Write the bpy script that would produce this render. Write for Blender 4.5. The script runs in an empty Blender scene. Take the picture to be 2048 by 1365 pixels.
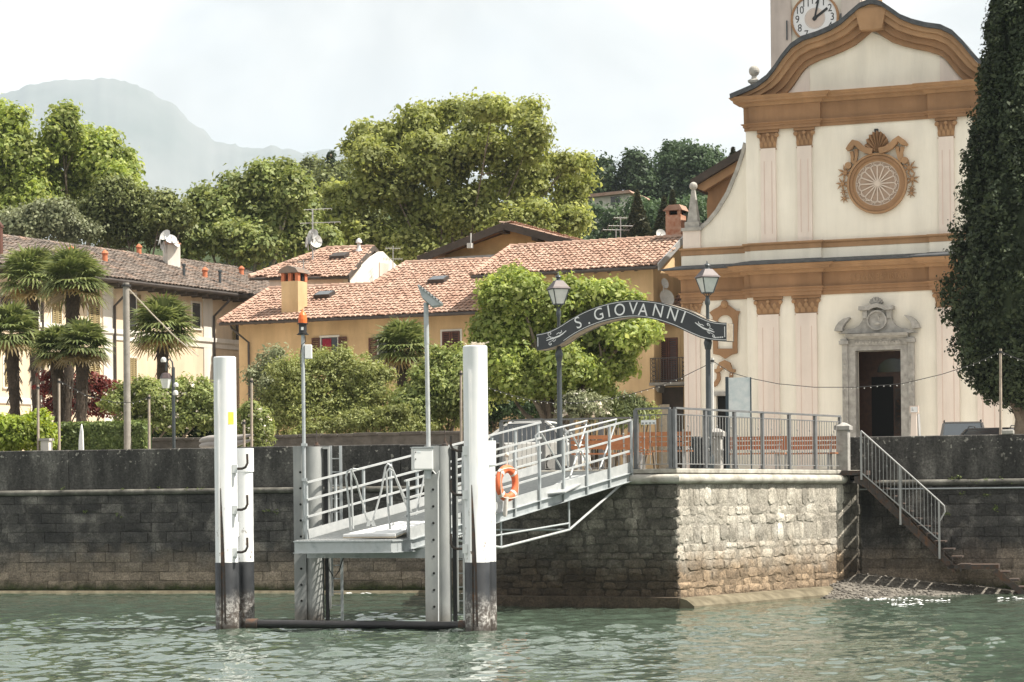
import bpy, bmesh, math, random
import numpy as np
from mathutils import Vector, Matrix, noise as mnoise

# ---------------------------------------------------------------- camera, sky, sun
SC = bpy.context.scene
COL = SC.collection
F_PX, PPX, PPY, HC, ROLL = 4600.0, 1024.0, 1000.0, 2.6, math.radians(0.6)
cam_d = bpy.data.cameras.new('camera')
cam = bpy.data.objects.new('camera', cam_d); COL.objects.link(cam)
cam.location = (0, 0, HC); cam.rotation_euler = (math.pi/2, ROLL, 0)
cam_d.sensor_width = 36.0; cam_d.lens = F_PX/2048*36
cam_d.shift_y = (PPY-682.5)/2048; cam_d.clip_start = 0.5; cam_d.clip_end = 20000
SC.camera = cam

SUN_EL, SUN_AZ = math.radians(54), math.atan2(-0.21, 0.978)      # direction towards the sun (x right, y away)
sun_dir = Vector((math.cos(SUN_EL)*math.cos(SUN_AZ), math.cos(SUN_EL)*math.sin(SUN_AZ), math.sin(SUN_EL)))
sl = bpy.data.lights.new('sun', 'SUN'); sl.energy = 5.0; sl.angle = math.radians(0.6); sl.color = (1.0, 0.94, 0.84)
so = bpy.data.objects.new('sun', sl); COL.objects.link(so)
so.rotation_euler = (-sun_dir).to_track_quat('-Z', 'Y').to_euler(); so.location = (60, 0, 80)

W = bpy.data.worlds.new('World'); SC.world = W; W.use_nodes = True
wn, wl = W.node_tree.nodes, W.node_tree.links
wn.clear()
w_out = wn.new('ShaderNodeOutputWorld'); w_bg = wn.new('ShaderNodeBackground')
sky = wn.new('ShaderNodeTexSky'); sky.sky_type = 'NISHITA'; sky.sun_disc = False
sky.sun_elevation = SUN_EL; sky.sun_rotation = math.pi/2 - SUN_AZ
sky.air_density = 1.2; sky.dust_density = 2.5; sky.altitude = 200
w_bg.inputs['Strength'].default_value = 0.098
w_tc = wn.new('ShaderNodeTexCoord'); w_map = wn.new('ShaderNodeMapping'); w_map.inputs['Scale'].default_value = (1.0, 1.0, 2.2)
w_map.inputs['Location'].default_value = (3.1, 0.7, 0.35)
w_n1 = wn.new('ShaderNodeTexNoise'); w_n1.inputs['Scale'].default_value = 4.2; w_n1.inputs['Detail'].default_value = 7; w_n1.inputs['Roughness'].default_value = 0.52; w_n1.inputs['Distortion'].default_value = 0.35
w_r1 = wn.new('ShaderNodeValToRGB'); w_r1.color_ramp.elements[0].position = 0.22; w_r1.color_ramp.elements[1].position = 0.50
w_r1.color_ramp.elements[0].color = (0.45, 0.45, 0.45, 1)
w_r2 = wn.new('ShaderNodeValToRGB'); w_r2.color_ramp.elements[0].position = 0.33; w_r2.color_ramp.elements[1].position = 0.60
w_r2.color_ramp.elements[0].color = (2.75, 2.78, 2.78, 1); w_r2.color_ramp.elements[1].color = (6.9, 6.7, 6.35, 1)
w_n2 = wn.new('ShaderNodeTexNoise'); w_n2.inputs['Scale'].default_value = 5.0; w_n2.inputs['Detail'].default_value = 6; w_n2.inputs['Distortion'].default_value = 0.6
w_mix = wn.new('ShaderNodeMix'); w_mix.data_type = 'RGBA'
wl.new(w_tc.outputs['Generated'], w_map.inputs['Vector']); wl.new(w_map.outputs['Vector'], w_n1.inputs['Vector']); wl.new(w_map.outputs['Vector'], w_n2.inputs['Vector'])
wl.new(w_n1.outputs['Fac'], w_r1.inputs['Fac']); wl.new(w_n2.outputs['Fac'], w_r2.inputs['Fac'])
wl.new(w_r1.outputs['Color'], w_mix.inputs[0]); wl.new(sky.outputs['Color'], w_mix.inputs[6]); wl.new(w_r2.outputs['Color'], w_mix.inputs[7])
wl.new(w_mix.outputs[2], w_bg.inputs['Color']); wl.new(w_bg.outputs['Background'], w_out.inputs['Surface'])

SC.view_settings.view_transform = 'Standard'; SC.view_settings.look = 'None'
SC.view_settings.exposure = 1.0; SC.view_settings.gamma = 1.0; SC.view_settings.use_curve_mapping = False
SC.render.engine = 'CYCLES'
SC.cycles.use_denoising = True
SC.cycles.max_bounces = 5; SC.cycles.diffuse_bounces = 2; SC.cycles.glossy_bounces = 2; SC.cycles.transmission_bounces = 4
SC.cycles.transparent_max_bounces = 6; SC.cycles.volume_bounces = 1
SC.cycles.caustics_reflective = False; SC.cycles.caustics_refractive = False

# ---------------------------------------------------------------- pixel helpers (2048 x 1365 photograph)
_cr, _sr = math.cos(ROLL), math.sin(ROLL)
CAM = Vector((0, 0, HC))
def ray(px, py):
    a, b = (px-PPX)/F_PX, (PPY-py)/F_PX
    return Vector((a*_cr+b*_sr, 1.0, -a*_sr+b*_cr))
def at(px, py, d): return CAM + ray(px, py)*d
def onz(px, py, z):
    r = ray(px, py); return CAM + r*((z-HC)/r.z)
class Frame:
    """facade frame: local x along, y into the wall, z up (world z)"""
    def __init__(s, o, deg):
        s.o = Vector((o[0], o[1], 0)); t = math.radians(deg); s.t = t
        s.u = Vector((math.cos(t), math.sin(t), 0)); s.n = Vector((-math.sin(t), math.cos(t), 0))
        s.M = Matrix.Translation(s.o) @ Matrix.Rotation(t, 4, 'Z')
    def pix(s, px, py, y=0.0):
        r = ray(px, py); k = ((s.o-CAM).dot(s.n)+y)/r.dot(s.n); p = CAM+r*k-s.o
        return (p.dot(s.u), p.z)
    def w(s, x, y, z): return s.M @ Vector((x, y, z))

# ---------------------------------------------------------------- materials
MATS = {}
def nodes(name):
    m = bpy.data.materials.new(name); m.use_nodes = True
    nt = m.node_tree; b = nt.nodes['Principled BSDF']
    MATS[name] = m
    return m, nt, b
def N(nt, t, **kw):
    n = nt.nodes.new('ShaderNode'+t)
    for k, v in kw.items():
        if k in n.inputs: n.inputs[k].default_value = v
        else: setattr(n, k, v)
    return n
def ramp(nt, src, stops):
    r = N(nt, 'ValToRGB'); e = r.color_ramp.elements
    while len(e) < len(stops): e.new(0.5)
    for i, (p, c) in enumerate(stops):
        e[i].position = p; e[i].color = (c[0], c[1], c[2], 1) if hasattr(c, '__len__') else (c, c, c, 1)
    nt.links.new(src, r.inputs['Fac']); return r.outputs['Color']
def mixc(nt, fac, a, b, mode='MIX'):
    m = N(nt, 'Mix'); m.data_type = 'RGBA'; m.blend_type = mode
    for i, v in ((0, fac), (6, a), (7, b)):
        if hasattr(v, 'links'): nt.links.new(v, m.inputs[i])
        elif i == 0: m.inputs[0].default_value = v
        else: m.inputs[i].default_value = (v[0], v[1], v[2], 1)
    return m.outputs[2]
def pos(nt, scale=(1, 1, 1)):
    g = N(nt, 'NewGeometry'); m = N(nt, 'Mapping'); m.inputs['Scale'].default_value = scale
    nt.links.new(g.outputs['Position'], m.inputs['Vector']); return m.outputs['Vector']
def noise(nt, scale, detail=5, rough=0.55, vec=None, dist=0.0):
    n = N(nt, 'TexNoise'); n.inputs['Scale'].default_value = scale; n.inputs['Detail'].default_value = detail
    n.inputs['Roughness'].default_value = rough; n.inputs['Distortion'].default_value = dist
    nt.links.new(vec if vec is not None else pos(nt), n.inputs['Vector']); return n.outputs['Fac']
def bump(nt, b, h, strength=0.3, dist=0.02):
    k = N(nt, 'Bump'); k.inputs['Strength'].default_value = strength; k.inputs['Distance'].default_value = dist
    nt.links.new(h, k.inputs['Height']); nt.links.new(k.outputs['Normal'], b.inputs['Normal'])
def zfac(nt, z0, z1, wob=0.0, wscale=3.0):
    g = N(nt, 'NewGeometry'); s = N(nt, 'SeparateXYZ'); nt.links.new(g.outputs['Position'], s.inputs[0])
    z = s.outputs['Z']
    if wob:
        a = N(nt, 'Math', operation='MULTIPLY_ADD'); nt.links.new(noise(nt, wscale), a.inputs[0]); a.inputs[1].default_value = wob; nt.links.new(z, a.inputs[2]); z = a.outputs[0]
    m = N(nt, 'MapRange'); m.inputs['From Min'].default_value = z0; m.inputs['From Max'].default_value = z1
    nt.links.new(z, m.inputs['Value']); return m.outputs['Result']
def mat(name, c1, c2=None, scale=2.0, rough=0.8, metal=0.0, bmp=0.0, bscale=30.0, bdist=0.01, island=0.0, c3=None, spec=None):
    m, nt, b = nodes(name)
    b.inputs['Roughness'].default_value = rough; b.inputs['Metallic'].default_value = metal
    if spec is not None: b.inputs['Specular IOR Level'].default_value = spec
    c = None
    if c2 is not None:
        st = [(0.3, c1), (0.7, c2)] if c3 is None else [(0.28, c1), (0.5, c2), (0.72, c3)]
        c = ramp(nt, noise(nt, scale, 7, 0.6), st)
    if island:
        g = N(nt, 'NewGeometry'); oi = N(nt, 'ObjectInfo'); ad = N(nt, 'Math', operation='ADD'); fr = N(nt, 'Math', operation='FRACT')
        nt.links.new(g.outputs['Random Per Island'], ad.inputs[0]); nt.links.new(oi.outputs['Random'], ad.inputs[1]); nt.links.new(ad.outputs[0], fr.inputs[0])
        v = N(nt, 'MapRange'); v.inputs['To Min'].default_value = 1-island; v.inputs['To Max'].default_value = 1+island
        nt.links.new(fr.outputs[0], v.inputs['Value'])
        h = N(nt, 'HueSaturation'); nt.links.new(v.outputs[0], h.inputs['Value'])
        if c is not None: nt.links.new(c, h.inputs['Color'])
        else: h.inputs['Color'].default_value = (*c1, 1)
        c = h.outputs['Color']
    if c is not None: nt.links.new(c, b.inputs['Base Color'])
    else: b.inputs['Base Color'].default_value = (*c1, 1)
    if bmp: bump(nt, b, noise(nt, bscale, 6, 0.6), bmp, bdist)
    return m

# ---------------------------------------------------------------- mesh builder
class MB:
    def __init__(s, M=None): s.v = []; s.f = []; s.M = M
    def add(s, vs, fs):
        k = len(s.v)
        s.v += [tuple((s.M @ Vector(p)) if s.M is not None else Vector(p)) for p in vs]
        s.f += [tuple(i+k for i in f) for f in fs]; return s
    def box(s, a, b):
        x0, y0, z0 = a; x1, y1, z1 = b
        return s.add([(x0,y0,z0),(x1,y0,z0),(x1,y1,z0),(x0,y1,z0),(x0,y0,z1),(x1,y0,z1),(x1,y1,z1),(x0,y1,z1)],
                     [(0,3,2,1),(4,5,6,7),(0,1,5,4),(1,2,6,5),(2,3,7,6),(3,0,4,7)])
    def hexa(s, q0, q1):        # two quads (same winding)
        return s.add(list(q0)+list(q1), [(3,2,1,0),(4,5,6,7),(0,1,5,4),(1,2,6,5),(2,3,7,6),(3,0,4,7)])
    def bar(s, p0, p1, w, h=None, up=(0,0,1)):   # rectangular bar
        h = h or w; p0, p1 = Vector(p0), Vector(p1); d = (p1-p0).normalized(); up = Vector(up)
        if abs(d.dot(up)) > 0.95: up = Vector((0,1,0))
        a = d.cross(up).normalized()*w/2; b = a.cross(d).normalized()*h/2
        return s.hexa([p0-a-b, p0+a-b, p0+a+b, p0-a+b], [p1-a-b, p1+a-b, p1+a+b, p1-a+b])
    def tube(s, pts, r, n=8, cap=True):
        pts = [Vector(p) for p in pts]; rs = r if hasattr(r, '__len__') else [r]*len(pts)
        k = len(pts); vs = []; fs = []; prev = None
        for i, p in enumerate(pts):
            d = (pts[min(i+1,k-1)]-pts[max(i-1,0)]).normalized()
            if prev is None:
                a = d.cross(Vector((0,0,1)) if abs(d.z) < 0.9 else Vector((1,0,0))).normalized()
            else:
                a = prev-d*prev.dot(d); a = a.normalized() if a.length > 1e-6 else d.orthogonal().normalized()
            prev = a; b = d.cross(a)
            vs += [p+(a*math.cos(2*math.pi*j/n)+b*math.sin(2*math.pi*j/n))*rs[i] for j in range(n)]
        for i in range(k-1):
            for j in range(n):
                j2 = (j+1) % n; fs.append((i*n+j, i*n+j2, (i+1)*n+j2, (i+1)*n+j))
        if cap: fs += [tuple(range(n-1,-1,-1)), tuple((k-1)*n+j for j in range(n))]
        return s.add(vs, fs)
    def lathe(s, prof, c=(0,0,0), n=16, rot=0.0, sq=False):     # prof [(r,z)...] ; sq: square section
        vs = []; fs = []; k = len(prof)
        if sq: n = 4; rot = math.pi/4; q = math.sqrt(2)
        else: q = 1
        for r, z in prof: vs += [(c[0]+q*r*math.cos(rot+2*math.pi*j/n), c[1]+q*r*math.sin(rot+2*math.pi*j/n), c[2]+z) for j in range(n)]
        for i in range(k-1):
            for j in range(n): j2 = (j+1) % n; fs.append((i*n+j, i*n+j2, (i+1)*n+j2, (i+1)*n+j))
        fs += [tuple(range(n-1,-1,-1)), tuple((k-1)*n+j for j in range(n))]
        return s.add(vs, fs)
    def prism(s, poly, y0, y1):   # poly in (x,z), extruded along local y
        n = len(poly)
        A = sum(poly[i][0]*poly[(i+1)%n][1]-poly[(i+1)%n][0]*poly[i][1] for i in range(n))
        if A < 0: poly = poly[::-1]
        if y0 > y1: y0, y1 = y1, y0
        vs = [(p[0], y0, p[1]) for p in poly]+[(p[0], y1, p[1]) for p in poly]
        fs = [tuple(range(n)), tuple(range(2*n-1, n-1, -1))]+[(i, i+n, (i+1)%n+n, (i+1)%n) for i in range(n)]
        return s.add(vs, fs)
    def ring(s, outer, inner, y0, y1):   # closed strip between two loops of equal length in (x,z)
        n = len(outer); vs = [(p[0], y0, p[1]) for p in outer]+[(p[0], y0, p[1]) for p in inner]+[(p[0], y1, p[1]) for p in outer]+[(p[0], y1, p[1]) for p in inner]
        fs = []
        for i in range(n):
            j = (i+1) % n
            fs += [(i, j, n+j, n+i), (2*n+i, 3*n+i, 3*n+j, 2*n+j), (i, 2*n+i, 2*n+j, j), (n+i, n+j, 3*n+j, 3*n+i)]
        return s.add(vs, fs)
    def strip(s, a, b, y0, y1):   # open strip between two polylines in (x,z)
        n = len(a); vs = [(p[0], y0, p[1]) for p in a]+[(p[0], y0, p[1]) for p in b]+[(p[0], y1, p[1]) for p in a]+[(p[0], y1, p[1]) for p in b]
        fs = []
        for i in range(n-1):
            j = i+1
            fs += [(i, j, n+j, n+i), (2*n+i, 3*n+i, 3*n+j, 2*n+j), (i, 2*n+i, 2*n+j, j), (n+i, n+j, 3*n+j, 3*n+i)]
        fs += [(0, n, 3*n, 2*n), (n-1, 3*n-1, 4*n-1, 2*n-1)]
        return s.add(vs, fs)
    def sweep(s, prof, path, closed=False):
        """profile [(out, z)] swept along an (x, y) path whose outside is on the right-hand side (-y when going +x)"""
        P = [Vector((p[0], p[1])) for p in path]; n = len(P); k = len(prof); vs = []; fs = []
        for i in range(n):
            d0 = (P[i]-P[i-1]).normalized() if (i > 0 or closed) else (P[1]-P[0]).normalized()
            d1 = (P[(i+1) % n]-P[i]).normalized() if (i < n-1 or closed) else d0
            n0 = Vector((d0.y, -d0.x)); n1 = Vector((d1.y, -d1.x)); m = n0+n1
            m = m/max(m.dot(n0), 1e-3) if m.length > 1e-6 else n0
            vs += [(P[i].x+m.x*o, P[i].y+m.y*o, z) for o, z in prof]
        for i in range(n if closed else n-1):
            a, b = i*k, ((i+1) % n)*k
            for j in range(k-1): fs.append((a+j, b+j, b+j+1, a+j+1))
        if not closed: fs += [tuple(range(k)), tuple(range((n-1)*k+k-1, (n-1)*k-1, -1))]
        return s.add(vs, fs)
    def ball(s, c, r, n=12, m=8, sz=(1,1,1)):
        vs = [(c[0], c[1], c[2]-r*sz[2])]; fs = []
        for i in range(1, m):
            t = math.pi*i/m-math.pi/2
            vs += [(c[0]+r*sz[0]*math.cos(t)*math.cos(2*math.pi*j/n), c[1]+r*sz[1]*math.cos(t)*math.sin(2*math.pi*j/n), c[2]+r*sz[2]*math.sin(t)) for j in range(n)]
        vs.append((c[0], c[1], c[2]+r*sz[2])); L = len(vs)-1
        for j in range(n):
            j2 = (j+1) % n; fs.append((0, 1+j2, 1+j)); fs.append((L, 1+(m-2)*n+j, 1+(m-2)*n+j2))
            for i in range(m-2): a = 1+i*n; fs.append((a+j, a+j2, a+n+j2, a+n+j))
        return s.add(vs, fs)
    def build(s, name, m, parent=None, smooth=False, kind=None, bevel=0.0, label=None):
        me = bpy.data.meshes.new(name)
        off = wloc(parent)
        me.from_pydata([(x-off.x, y-off.y, z-off.z) for x, y, z in s.v], [], s.f)
        me.materials.append(MATS[m] if isinstance(m, str) else m)
        if smooth:
            me.polygons.foreach_set('use_smooth', [True]*len(me.polygons))
            try: me.set_sharp_from_angle(angle=math.radians(40))
            except Exception: pass
        me.update()
        o = bpy.data.objects.new(name, me); COL.objects.link(o)
        if parent is not None: o.parent = parent
        if kind: o['kind'] = kind
        if label: o['label'] = label
        if bevel:
            b = o.modifiers.new('edge', 'BEVEL'); b.width = bevel; b.segments = 2; b.limit_method = 'ANGLE'; b.angle_limit = math.radians(40)
        return o
def wloc(o):
    v = Vector((0, 0, 0))
    while o is not None: v += o.location; o = o.parent
    return v
def thing(name, label, cat, loc=(0, 0, 0), group=None):
    o = bpy.data.objects.new(name, None); COL.objects.link(o); o.location = loc; o.empty_display_size = 0.2
    return tag(o, label, cat, group)
def tag(o, label, cat, group=None, kind=None):
    o['label'] = label; o['category'] = cat
    if group: o['group'] = group
    if kind: o['kind'] = kind
    return o
def structure(o, label=None):
    o['kind'] = 'structure'
    if label: o['label'] = label
    return o
def inst(name, me, parent, M):     # shared-mesh piece, M in world space (parents carry translation only)
    o = bpy.data.objects.new(name, me); COL.objects.link(o); o.parent = parent
    o.matrix_local = Matrix.Translation(-wloc(parent)) @ M
    return o
def mesh_of(mb, name, m, smooth=False):
    me = bpy.data.meshes.new(name); me.from_pydata(mb.v, [], mb.f); me.materials.append(MATS[m])
    if smooth: me.polygons.foreach_set('use_smooth', [True]*len(me.polygons))
    me.update(); return me
def np_mesh(name, verts, quads, m, parent=None, kind=None, smooth=False):
    me = bpy.data.meshes.new(name); off = wloc(parent)
    verts = np.asarray(verts, dtype=np.float32)-np.array(off, dtype=np.float32)
    nf, k = quads.shape
    me.vertices.add(len(verts)); me.vertices.foreach_set('co', verts.ravel())
    me.loops.add(nf*k); me.loops.foreach_set('vertex_index', quads.astype(np.int32).ravel())
    me.polygons.add(nf); me.polygons.foreach_set('loop_start', np.arange(0, nf*k, k, dtype=np.int32)); me.polygons.foreach_set('loop_total', np.full(nf, k, dtype=np.int32))
    if smooth: me.polygons.foreach_set('use_smooth', np.ones(nf, dtype=bool))
    me.materials.append(MATS[m] if isinstance(m, str) else m); me.update(calc_edges=True)
    o = bpy.data.objects.new(name, me); COL.objects.link(o)
    if parent is not None: o.parent = parent
    if kind: o['kind'] = kind
    return o
# ---------------------------------------------------------------- material library
mat('galvanised', (0.30,0.33,0.34), (0.46,0.49,0.50), 3.5, 0.5, 0.35, 0.05, 60, c3=(0.40,0.42,0.42))
mat('galvanised_rail', (0.42,0.44,0.44), (0.56,0.57,0.565), 6, 0.45, 0.3)
mat('grating', (0.42,0.44,0.44), (0.55,0.56,0.55), 8, 0.6, 0.2)
mat('rail_grey', (0.13,0.135,0.14), (0.21,0.21,0.21), 5, 0.55, 0.25)
mat('rail_light', (0.30,0.30,0.30), (0.42,0.42,0.41), 5, 0.5, 0.3)
mat('baluster_steel', (0.24,0.24,0.235), (0.36,0.35,0.34), 7, 0.5, 0.3)
mat('lamp_iron', (0.045,0.055,0.06), (0.075,0.085,0.09), 6, 0.4, 0.3)
mat('lamp_copper', (0.055,0.040,0.040), (0.095,0.068,0.066), 6, 0.5, 0.1)
mat('rusty_steel', (0.10,0.045,0.022), (0.055,0.05,0.047), 5, 0.75, 0.1, 0.2, 40, c3=(0.16,0.075,0.035))
mat('black_pipe', (0.012,0.012,0.014), (0.03,0.028,0.028), 4, 0.35)
mat('white_enamel', (0.74,0.75,0.75), (0.80,0.80,0.79), 4, 0.4)
mat('orange_plastic', (0.80,0.13,0.025), (0.88,0.19,0.04), 6, 0.45)
mat('ring_orange', (0.68,0.13,0.045), (0.80,0.20,0.08), 5, 0.6)
mat('ring_band', (0.62,0.55,0.50), (0.75,0.70,0.66), 9, 0.7)
mat('rope', (0.55,0.48,0.40), (0.70,0.64,0.56), 30, 0.9)
mat('black_plastic', (0.012,0.012,0.013), (0.025,0.025,0.026), 5, 0.5)
mat('sign_board', (0.022,0.026,0.030), (0.034,0.038,0.042), 3, 0.4)
mat('sign_white', (0.76,0.77,0.77), (0.82,0.82,0.82), 5, 0.5)
mat('old_wood', (0.20,0.16,0.12), (0.36,0.31,0.24), 7, 0.85, 0, 0.3, 30)
mat('bench_wood', (0.34,0.12,0.045), (0.48,0.20,0.085), 6, 0.6, 0, 0.1, 40)
mat('plank_wood', (0.42,0.36,0.27), (0.58,0.50,0.39), 8, 0.8, 0, 0.2, 30)
mat('yellow_sticker', (0.85,0.66,0.05), (0.88,0.70,0.10), 9, 0.6)
mat('solar_cell', (0.01,0.013,0.02), (0.02,0.024,0.035), 8, 0.15)
mat('pole_wood', (0.30,0.24,0.19), (0.45,0.38,0.31), 7, 0.85)
mat('pole_concrete', (0.22,0.20,0.175), (0.32,0.295,0.26), 4, 0.9, 0, 0.2, 40)
mat('window_glass', (0.03,0.035,0.04), (0.05,0.055,0.06), 2, 0.08)
mat('lantern_glass', (0.62,0.64,0.62), (0.74,0.75,0.73), 8, 0.35)
mat('cable', (0.03,0.03,0.03))
mat('bulb', (0.85,0.83,0.78), rough=0.2)
# church
mat('plaster_cream', (0.83,0.775,0.665), (0.88,0.83,0.725), 0.8, 0.9, 0, 0.25, 12, 0.01)
mat('plaster_pink', (0.75,0.65,0.575), (0.80,0.705,0.63), 0.9, 0.9, 0, 0.2, 14, 0.01)
mat('pink_line', (0.64,0.50,0.43), (0.69,0.55,0.48), 3, 0.9)
mat('ochre', (0.295,0.165,0.083), (0.375,0.215,0.112), 1.1, 0.88, 0, 0.12, 20, 0.01)
mat('ochre_light', (0.36,0.21,0.108), (0.425,0.255,0.135), 1.3, 0.88, 0, 0.12, 20, 0.01)
mat('slate', (0.035,0.04,0.046), (0.085,0.088,0.092), 5, 0.7, 0, 0.3, 20, 0.02, island=0.25)
mat('portal_stone', (0.25,0.24,0.22), (0.47,0.45,0.42), 4.5, 0.9, 0, 0.5, 22, 0.02)
mat('finial_stone', (0.28,0.265,0.24), (0.50,0.475,0.43), 3.5, 0.9, 0, 0.4, 18, 0.02)
mat('rose_stone', (0.60,0.50,0.42), (0.70,0.60,0.51), 4, 0.9)
mat('rose_glass', (0.36,0.25,0.18), (0.44,0.32,0.235), 6, 0.5)
mat('door_wood', (0.045,0.018,0.010), (0.085,0.035,0.018), 6, 0.5)
mat('void_dark', (0.004,0.004,0.004), rough=0.9)
mat('tower_pink', (0.52,0.45,0.405), (0.60,0.53,0.48), 0.7, 0.9, 0, 0.15, 12)
mat('tower_cream', (0.70,0.665,0.58), (0.77,0.73,0.64), 0.8, 0.9)
mat('clock_white', (0.78,0.79,0.80), (0.82,0.82,0.82), 3, 0.6)
mat('clock_centre', (0.60,0.50,0.44), (0.66,0.56,0.49), 3, 0.7)
mat('clock_black', (0.02,0.022,0.024), rough=0.6)
def streaks(name, amt=0.22):
    m = MATS[name]; nt = m.node_tree; b = nt.nodes['Principled BSDF']; src = b.inputs['Base Color'].links[0].from_socket
    f = ramp(nt, noise(nt, 1.1, 6, 0.65, pos(nt, (1.3,1.3,0.16))), [(0.35, 1-amt), (0.60, 1.03)])
    f2 = ramp(nt, noise(nt, 0.35, 5, 0.6), [(0.3, 1-amt*0.6), (0.65, 1.04)])
    nt.links.new(mixc(nt, 1.0, mixc(nt, 1.0, src, f, 'MULTIPLY'), f2, 'MULTIPLY'), b.inputs['Base Color'])
for n_ in ('plaster_cream','plaster_pink','ochre','ochre_light','tower_cream','tower_pink'): streaks(n_, 0.09 if 'plaster' in n_ else 0.17)
# houses
mat('house_ochre', (0.56,0.385,0.205), (0.65,0.46,0.255), 0.7, 0.92, 0, 0.2, 14)
mat('house_ochre_rough', (0.42,0.27,0.12), (0.56,0.37,0.18), 2.0, 0.95, 0, 0.6, 8, 0.03)
mat('house_cream', (0.66,0.53,0.38), (0.74,0.61,0.45), 0.6, 0.92, 0, 0.15, 14)
mat('house_white', (0.70,0.66,0.58), (0.78,0.74,0.67), 0.8, 0.9)
mat('house_pink', (0.66,0.53,0.45), (0.72,0.59,0.51), 0.8, 0.9)
mat('shutter_brown', (0.075,0.028,0.018), (0.12,0.045,0.03), 5, 0.7)
mat('shutter_olive', (0.24,0.185,0.085), (0.32,0.25,0.125), 5, 0.7)
mat('curtain_red', (0.22,0.012,0.03), (0.30,0.02,0.045), 8, 0.9)
mat('gutter', (0.045,0.038,0.034), (0.075,0.062,0.055), 3, 0.6, 0.2)
mat('eave_dark', (0.05,0.04,0.033), (0.085,0.066,0.052), 4, 0.85)
mat('roof_tile', (0.30,0.175,0.125), (0.395,0.255,0.19), 1.1, 0.9, 0, 0.3, 25, 0.01, island=0.15, c3=(0.43,0.315,0.245))
mat('roof_tile_old', (0.115,0.10,0.09), (0.19,0.155,0.13), 1.2, 0.95, 0, 0.3, 25, 0.01, island=0.35, c3=(0.27,0.17,0.12))
mat('roof_base', (0.20,0.11,0.075), (0.28,0.16,0.11), 3, 0.95)
mat('chimney_brick', (0.40,0.16,0.085), (0.55,0.36,0.26), 5, 0.95, 0, 0.4, 20, 0.02)
mat('terracotta', (0.46,0.14,0.065), (0.56,0.20,0.10), 4, 0.85)
mat('balcony_iron', (0.04,0.036,0.034), (0.08,0.07,0.065), 8, 0.6, 0.3)
mat('balcony_slab', (0.15,0.14,0.125), (0.26,0.24,0.21), 5, 0.9)
mat('dish_white', (0.50,0.50,0.48), (0.62,0.62,0.60), 4, 0.6)
mat('antenna', (0.35,0.35,0.34), (0.45,0.45,0.44), 4, 0.5, 0.5)
for n_ in ('house_ochre','house_cream','house_white','house_pink'): streaks(n_, 0.16)
# ground
mat('plaza_paving', (0.42,0.39,0.34), (0.52,0.485,0.43), 1.2, 0.9, 0, 0.2, 20)
mat('garden_soil', (0.10,0.085,0.055), (0.16,0.15,0.07), 1.0, 0.95)
mat('terrain_green', (0.030,0.055,0.018), (0.060,0.085,0.028), 0.03, 0.95)
mat('mountain_rock', (0.045,0.065,0.04), (0.16,0.16,0.14), 0.0025, 0.95)
mat('lake_bed', (0.05,0.075,0.045), (0.09,0.11,0.065), 0.6, 0.95)
mat('algae_ledge', (0.085,0.07,0.04), (0.21,0.18,0.12), 3.0, 0.85, 0, 0.5, 12, 0.03)
mat('pebble', (0.055,0.05,0.042), (0.22,0.20,0.17), 3, 0.75, island=0.5)
mat('foam', (0.80,0.82,0.82), rough=0.6)
mat('bark', (0.10,0.075,0.055), (0.20,0.165,0.125), 4, 0.95, 0, 0.6, 14, 0.03)
mat('bark_pale', (0.22,0.19,0.14), (0.42,0.38,0.30), 2.5, 0.9, 0, 0.4, 10, 0.02)
mat('palm_fibre', (0.030,0.022,0.015), (0.075,0.055,0.038), 12, 0.95, 0, 0.8, 30, 0.04)
mat('stone_low', (0.055,0.048,0.04), (0.13,0.115,0.10), 2.5, 0.95, 0, 0.5, 10, 0.03)
mat('car_paint_grey', (0.09,0.085,0.08), rough=0.3, metal=0.5)
mat('car_paint_silver', (0.42,0.42,0.41), rough=0.3, metal=0.4)
mat('car_paint_white', (0.60,0.60,0.58), rough=0.4)
mat('car_glass', (0.05,0.06,0.07), rough=0.05)
mat('car_tyre', (0.015,0.015,0.015), rough=0.8)
mat('info_glass', (0.56,0.64,0.66), (0.80,0.83,0.83), 5, 0.35)
mat('info_frame', (0.03,0.05,0.065), rough=0.5)
mat('kayak_grey', (0.30,0.28,0.26), (0.40,0.37,0.34), 3, 0.6)

def leafmat(name, c1, c2, c3, trans=0.42, rough=0.55, patch=0.6):
    m, nt, b = nodes(name)
    g = N(nt, 'NewGeometry')
    col = ramp(nt, g.outputs['Random Per Island'], [(0.0, c1), (0.5, c2), (1.0, c3)])
    nz = noise(nt, patch, 3, 0.5)  # noise patches imitate brighter leaves that catch the sun
    v = N(nt, 'MapRange'); v.inputs['From Min'].default_value = 0.3; v.inputs['From Max'].default_value = 0.7; v.inputs['To Min'].default_value = 0.70; v.inputs['To Max'].default_value = 1.35
    nt.links.new(nz, v.inputs['Value'])
    h = N(nt, 'HueSaturation'); nt.links.new(v.outputs[0], h.inputs['Value']); nt.links.new(col, h.inputs['Color'])
    b.inputs['Roughness'].default_value = rough; b.inputs['Specular IOR Level'].default_value = 0.35
    nt.links.new(h.outputs['Color'], b.inputs['Base Color'])
    t = N(nt, 'BsdfTranslucent'); h2 = N(nt, 'HueSaturation'); h2.inputs['Saturation'].default_value = 1.15; h2.inputs['Value'].default_value = 1.3; h2.inputs['Hue'].default_value = 0.485
    nt.links.new(h.outputs['Color'], h2.inputs['Color']); nt.links.new(h2.outputs['Color'], t.inputs['Color'])
    mx = N(nt, 'MixShader'); mx.inputs[0].default_value = trans
    nt.links.new(b.outputs[0], mx.inputs[1]); nt.links.new(t.outputs[0], mx.inputs[2])
    nt.links.new(mx.outputs[0], nt.nodes['Material Output'].inputs['Surface'])
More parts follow.
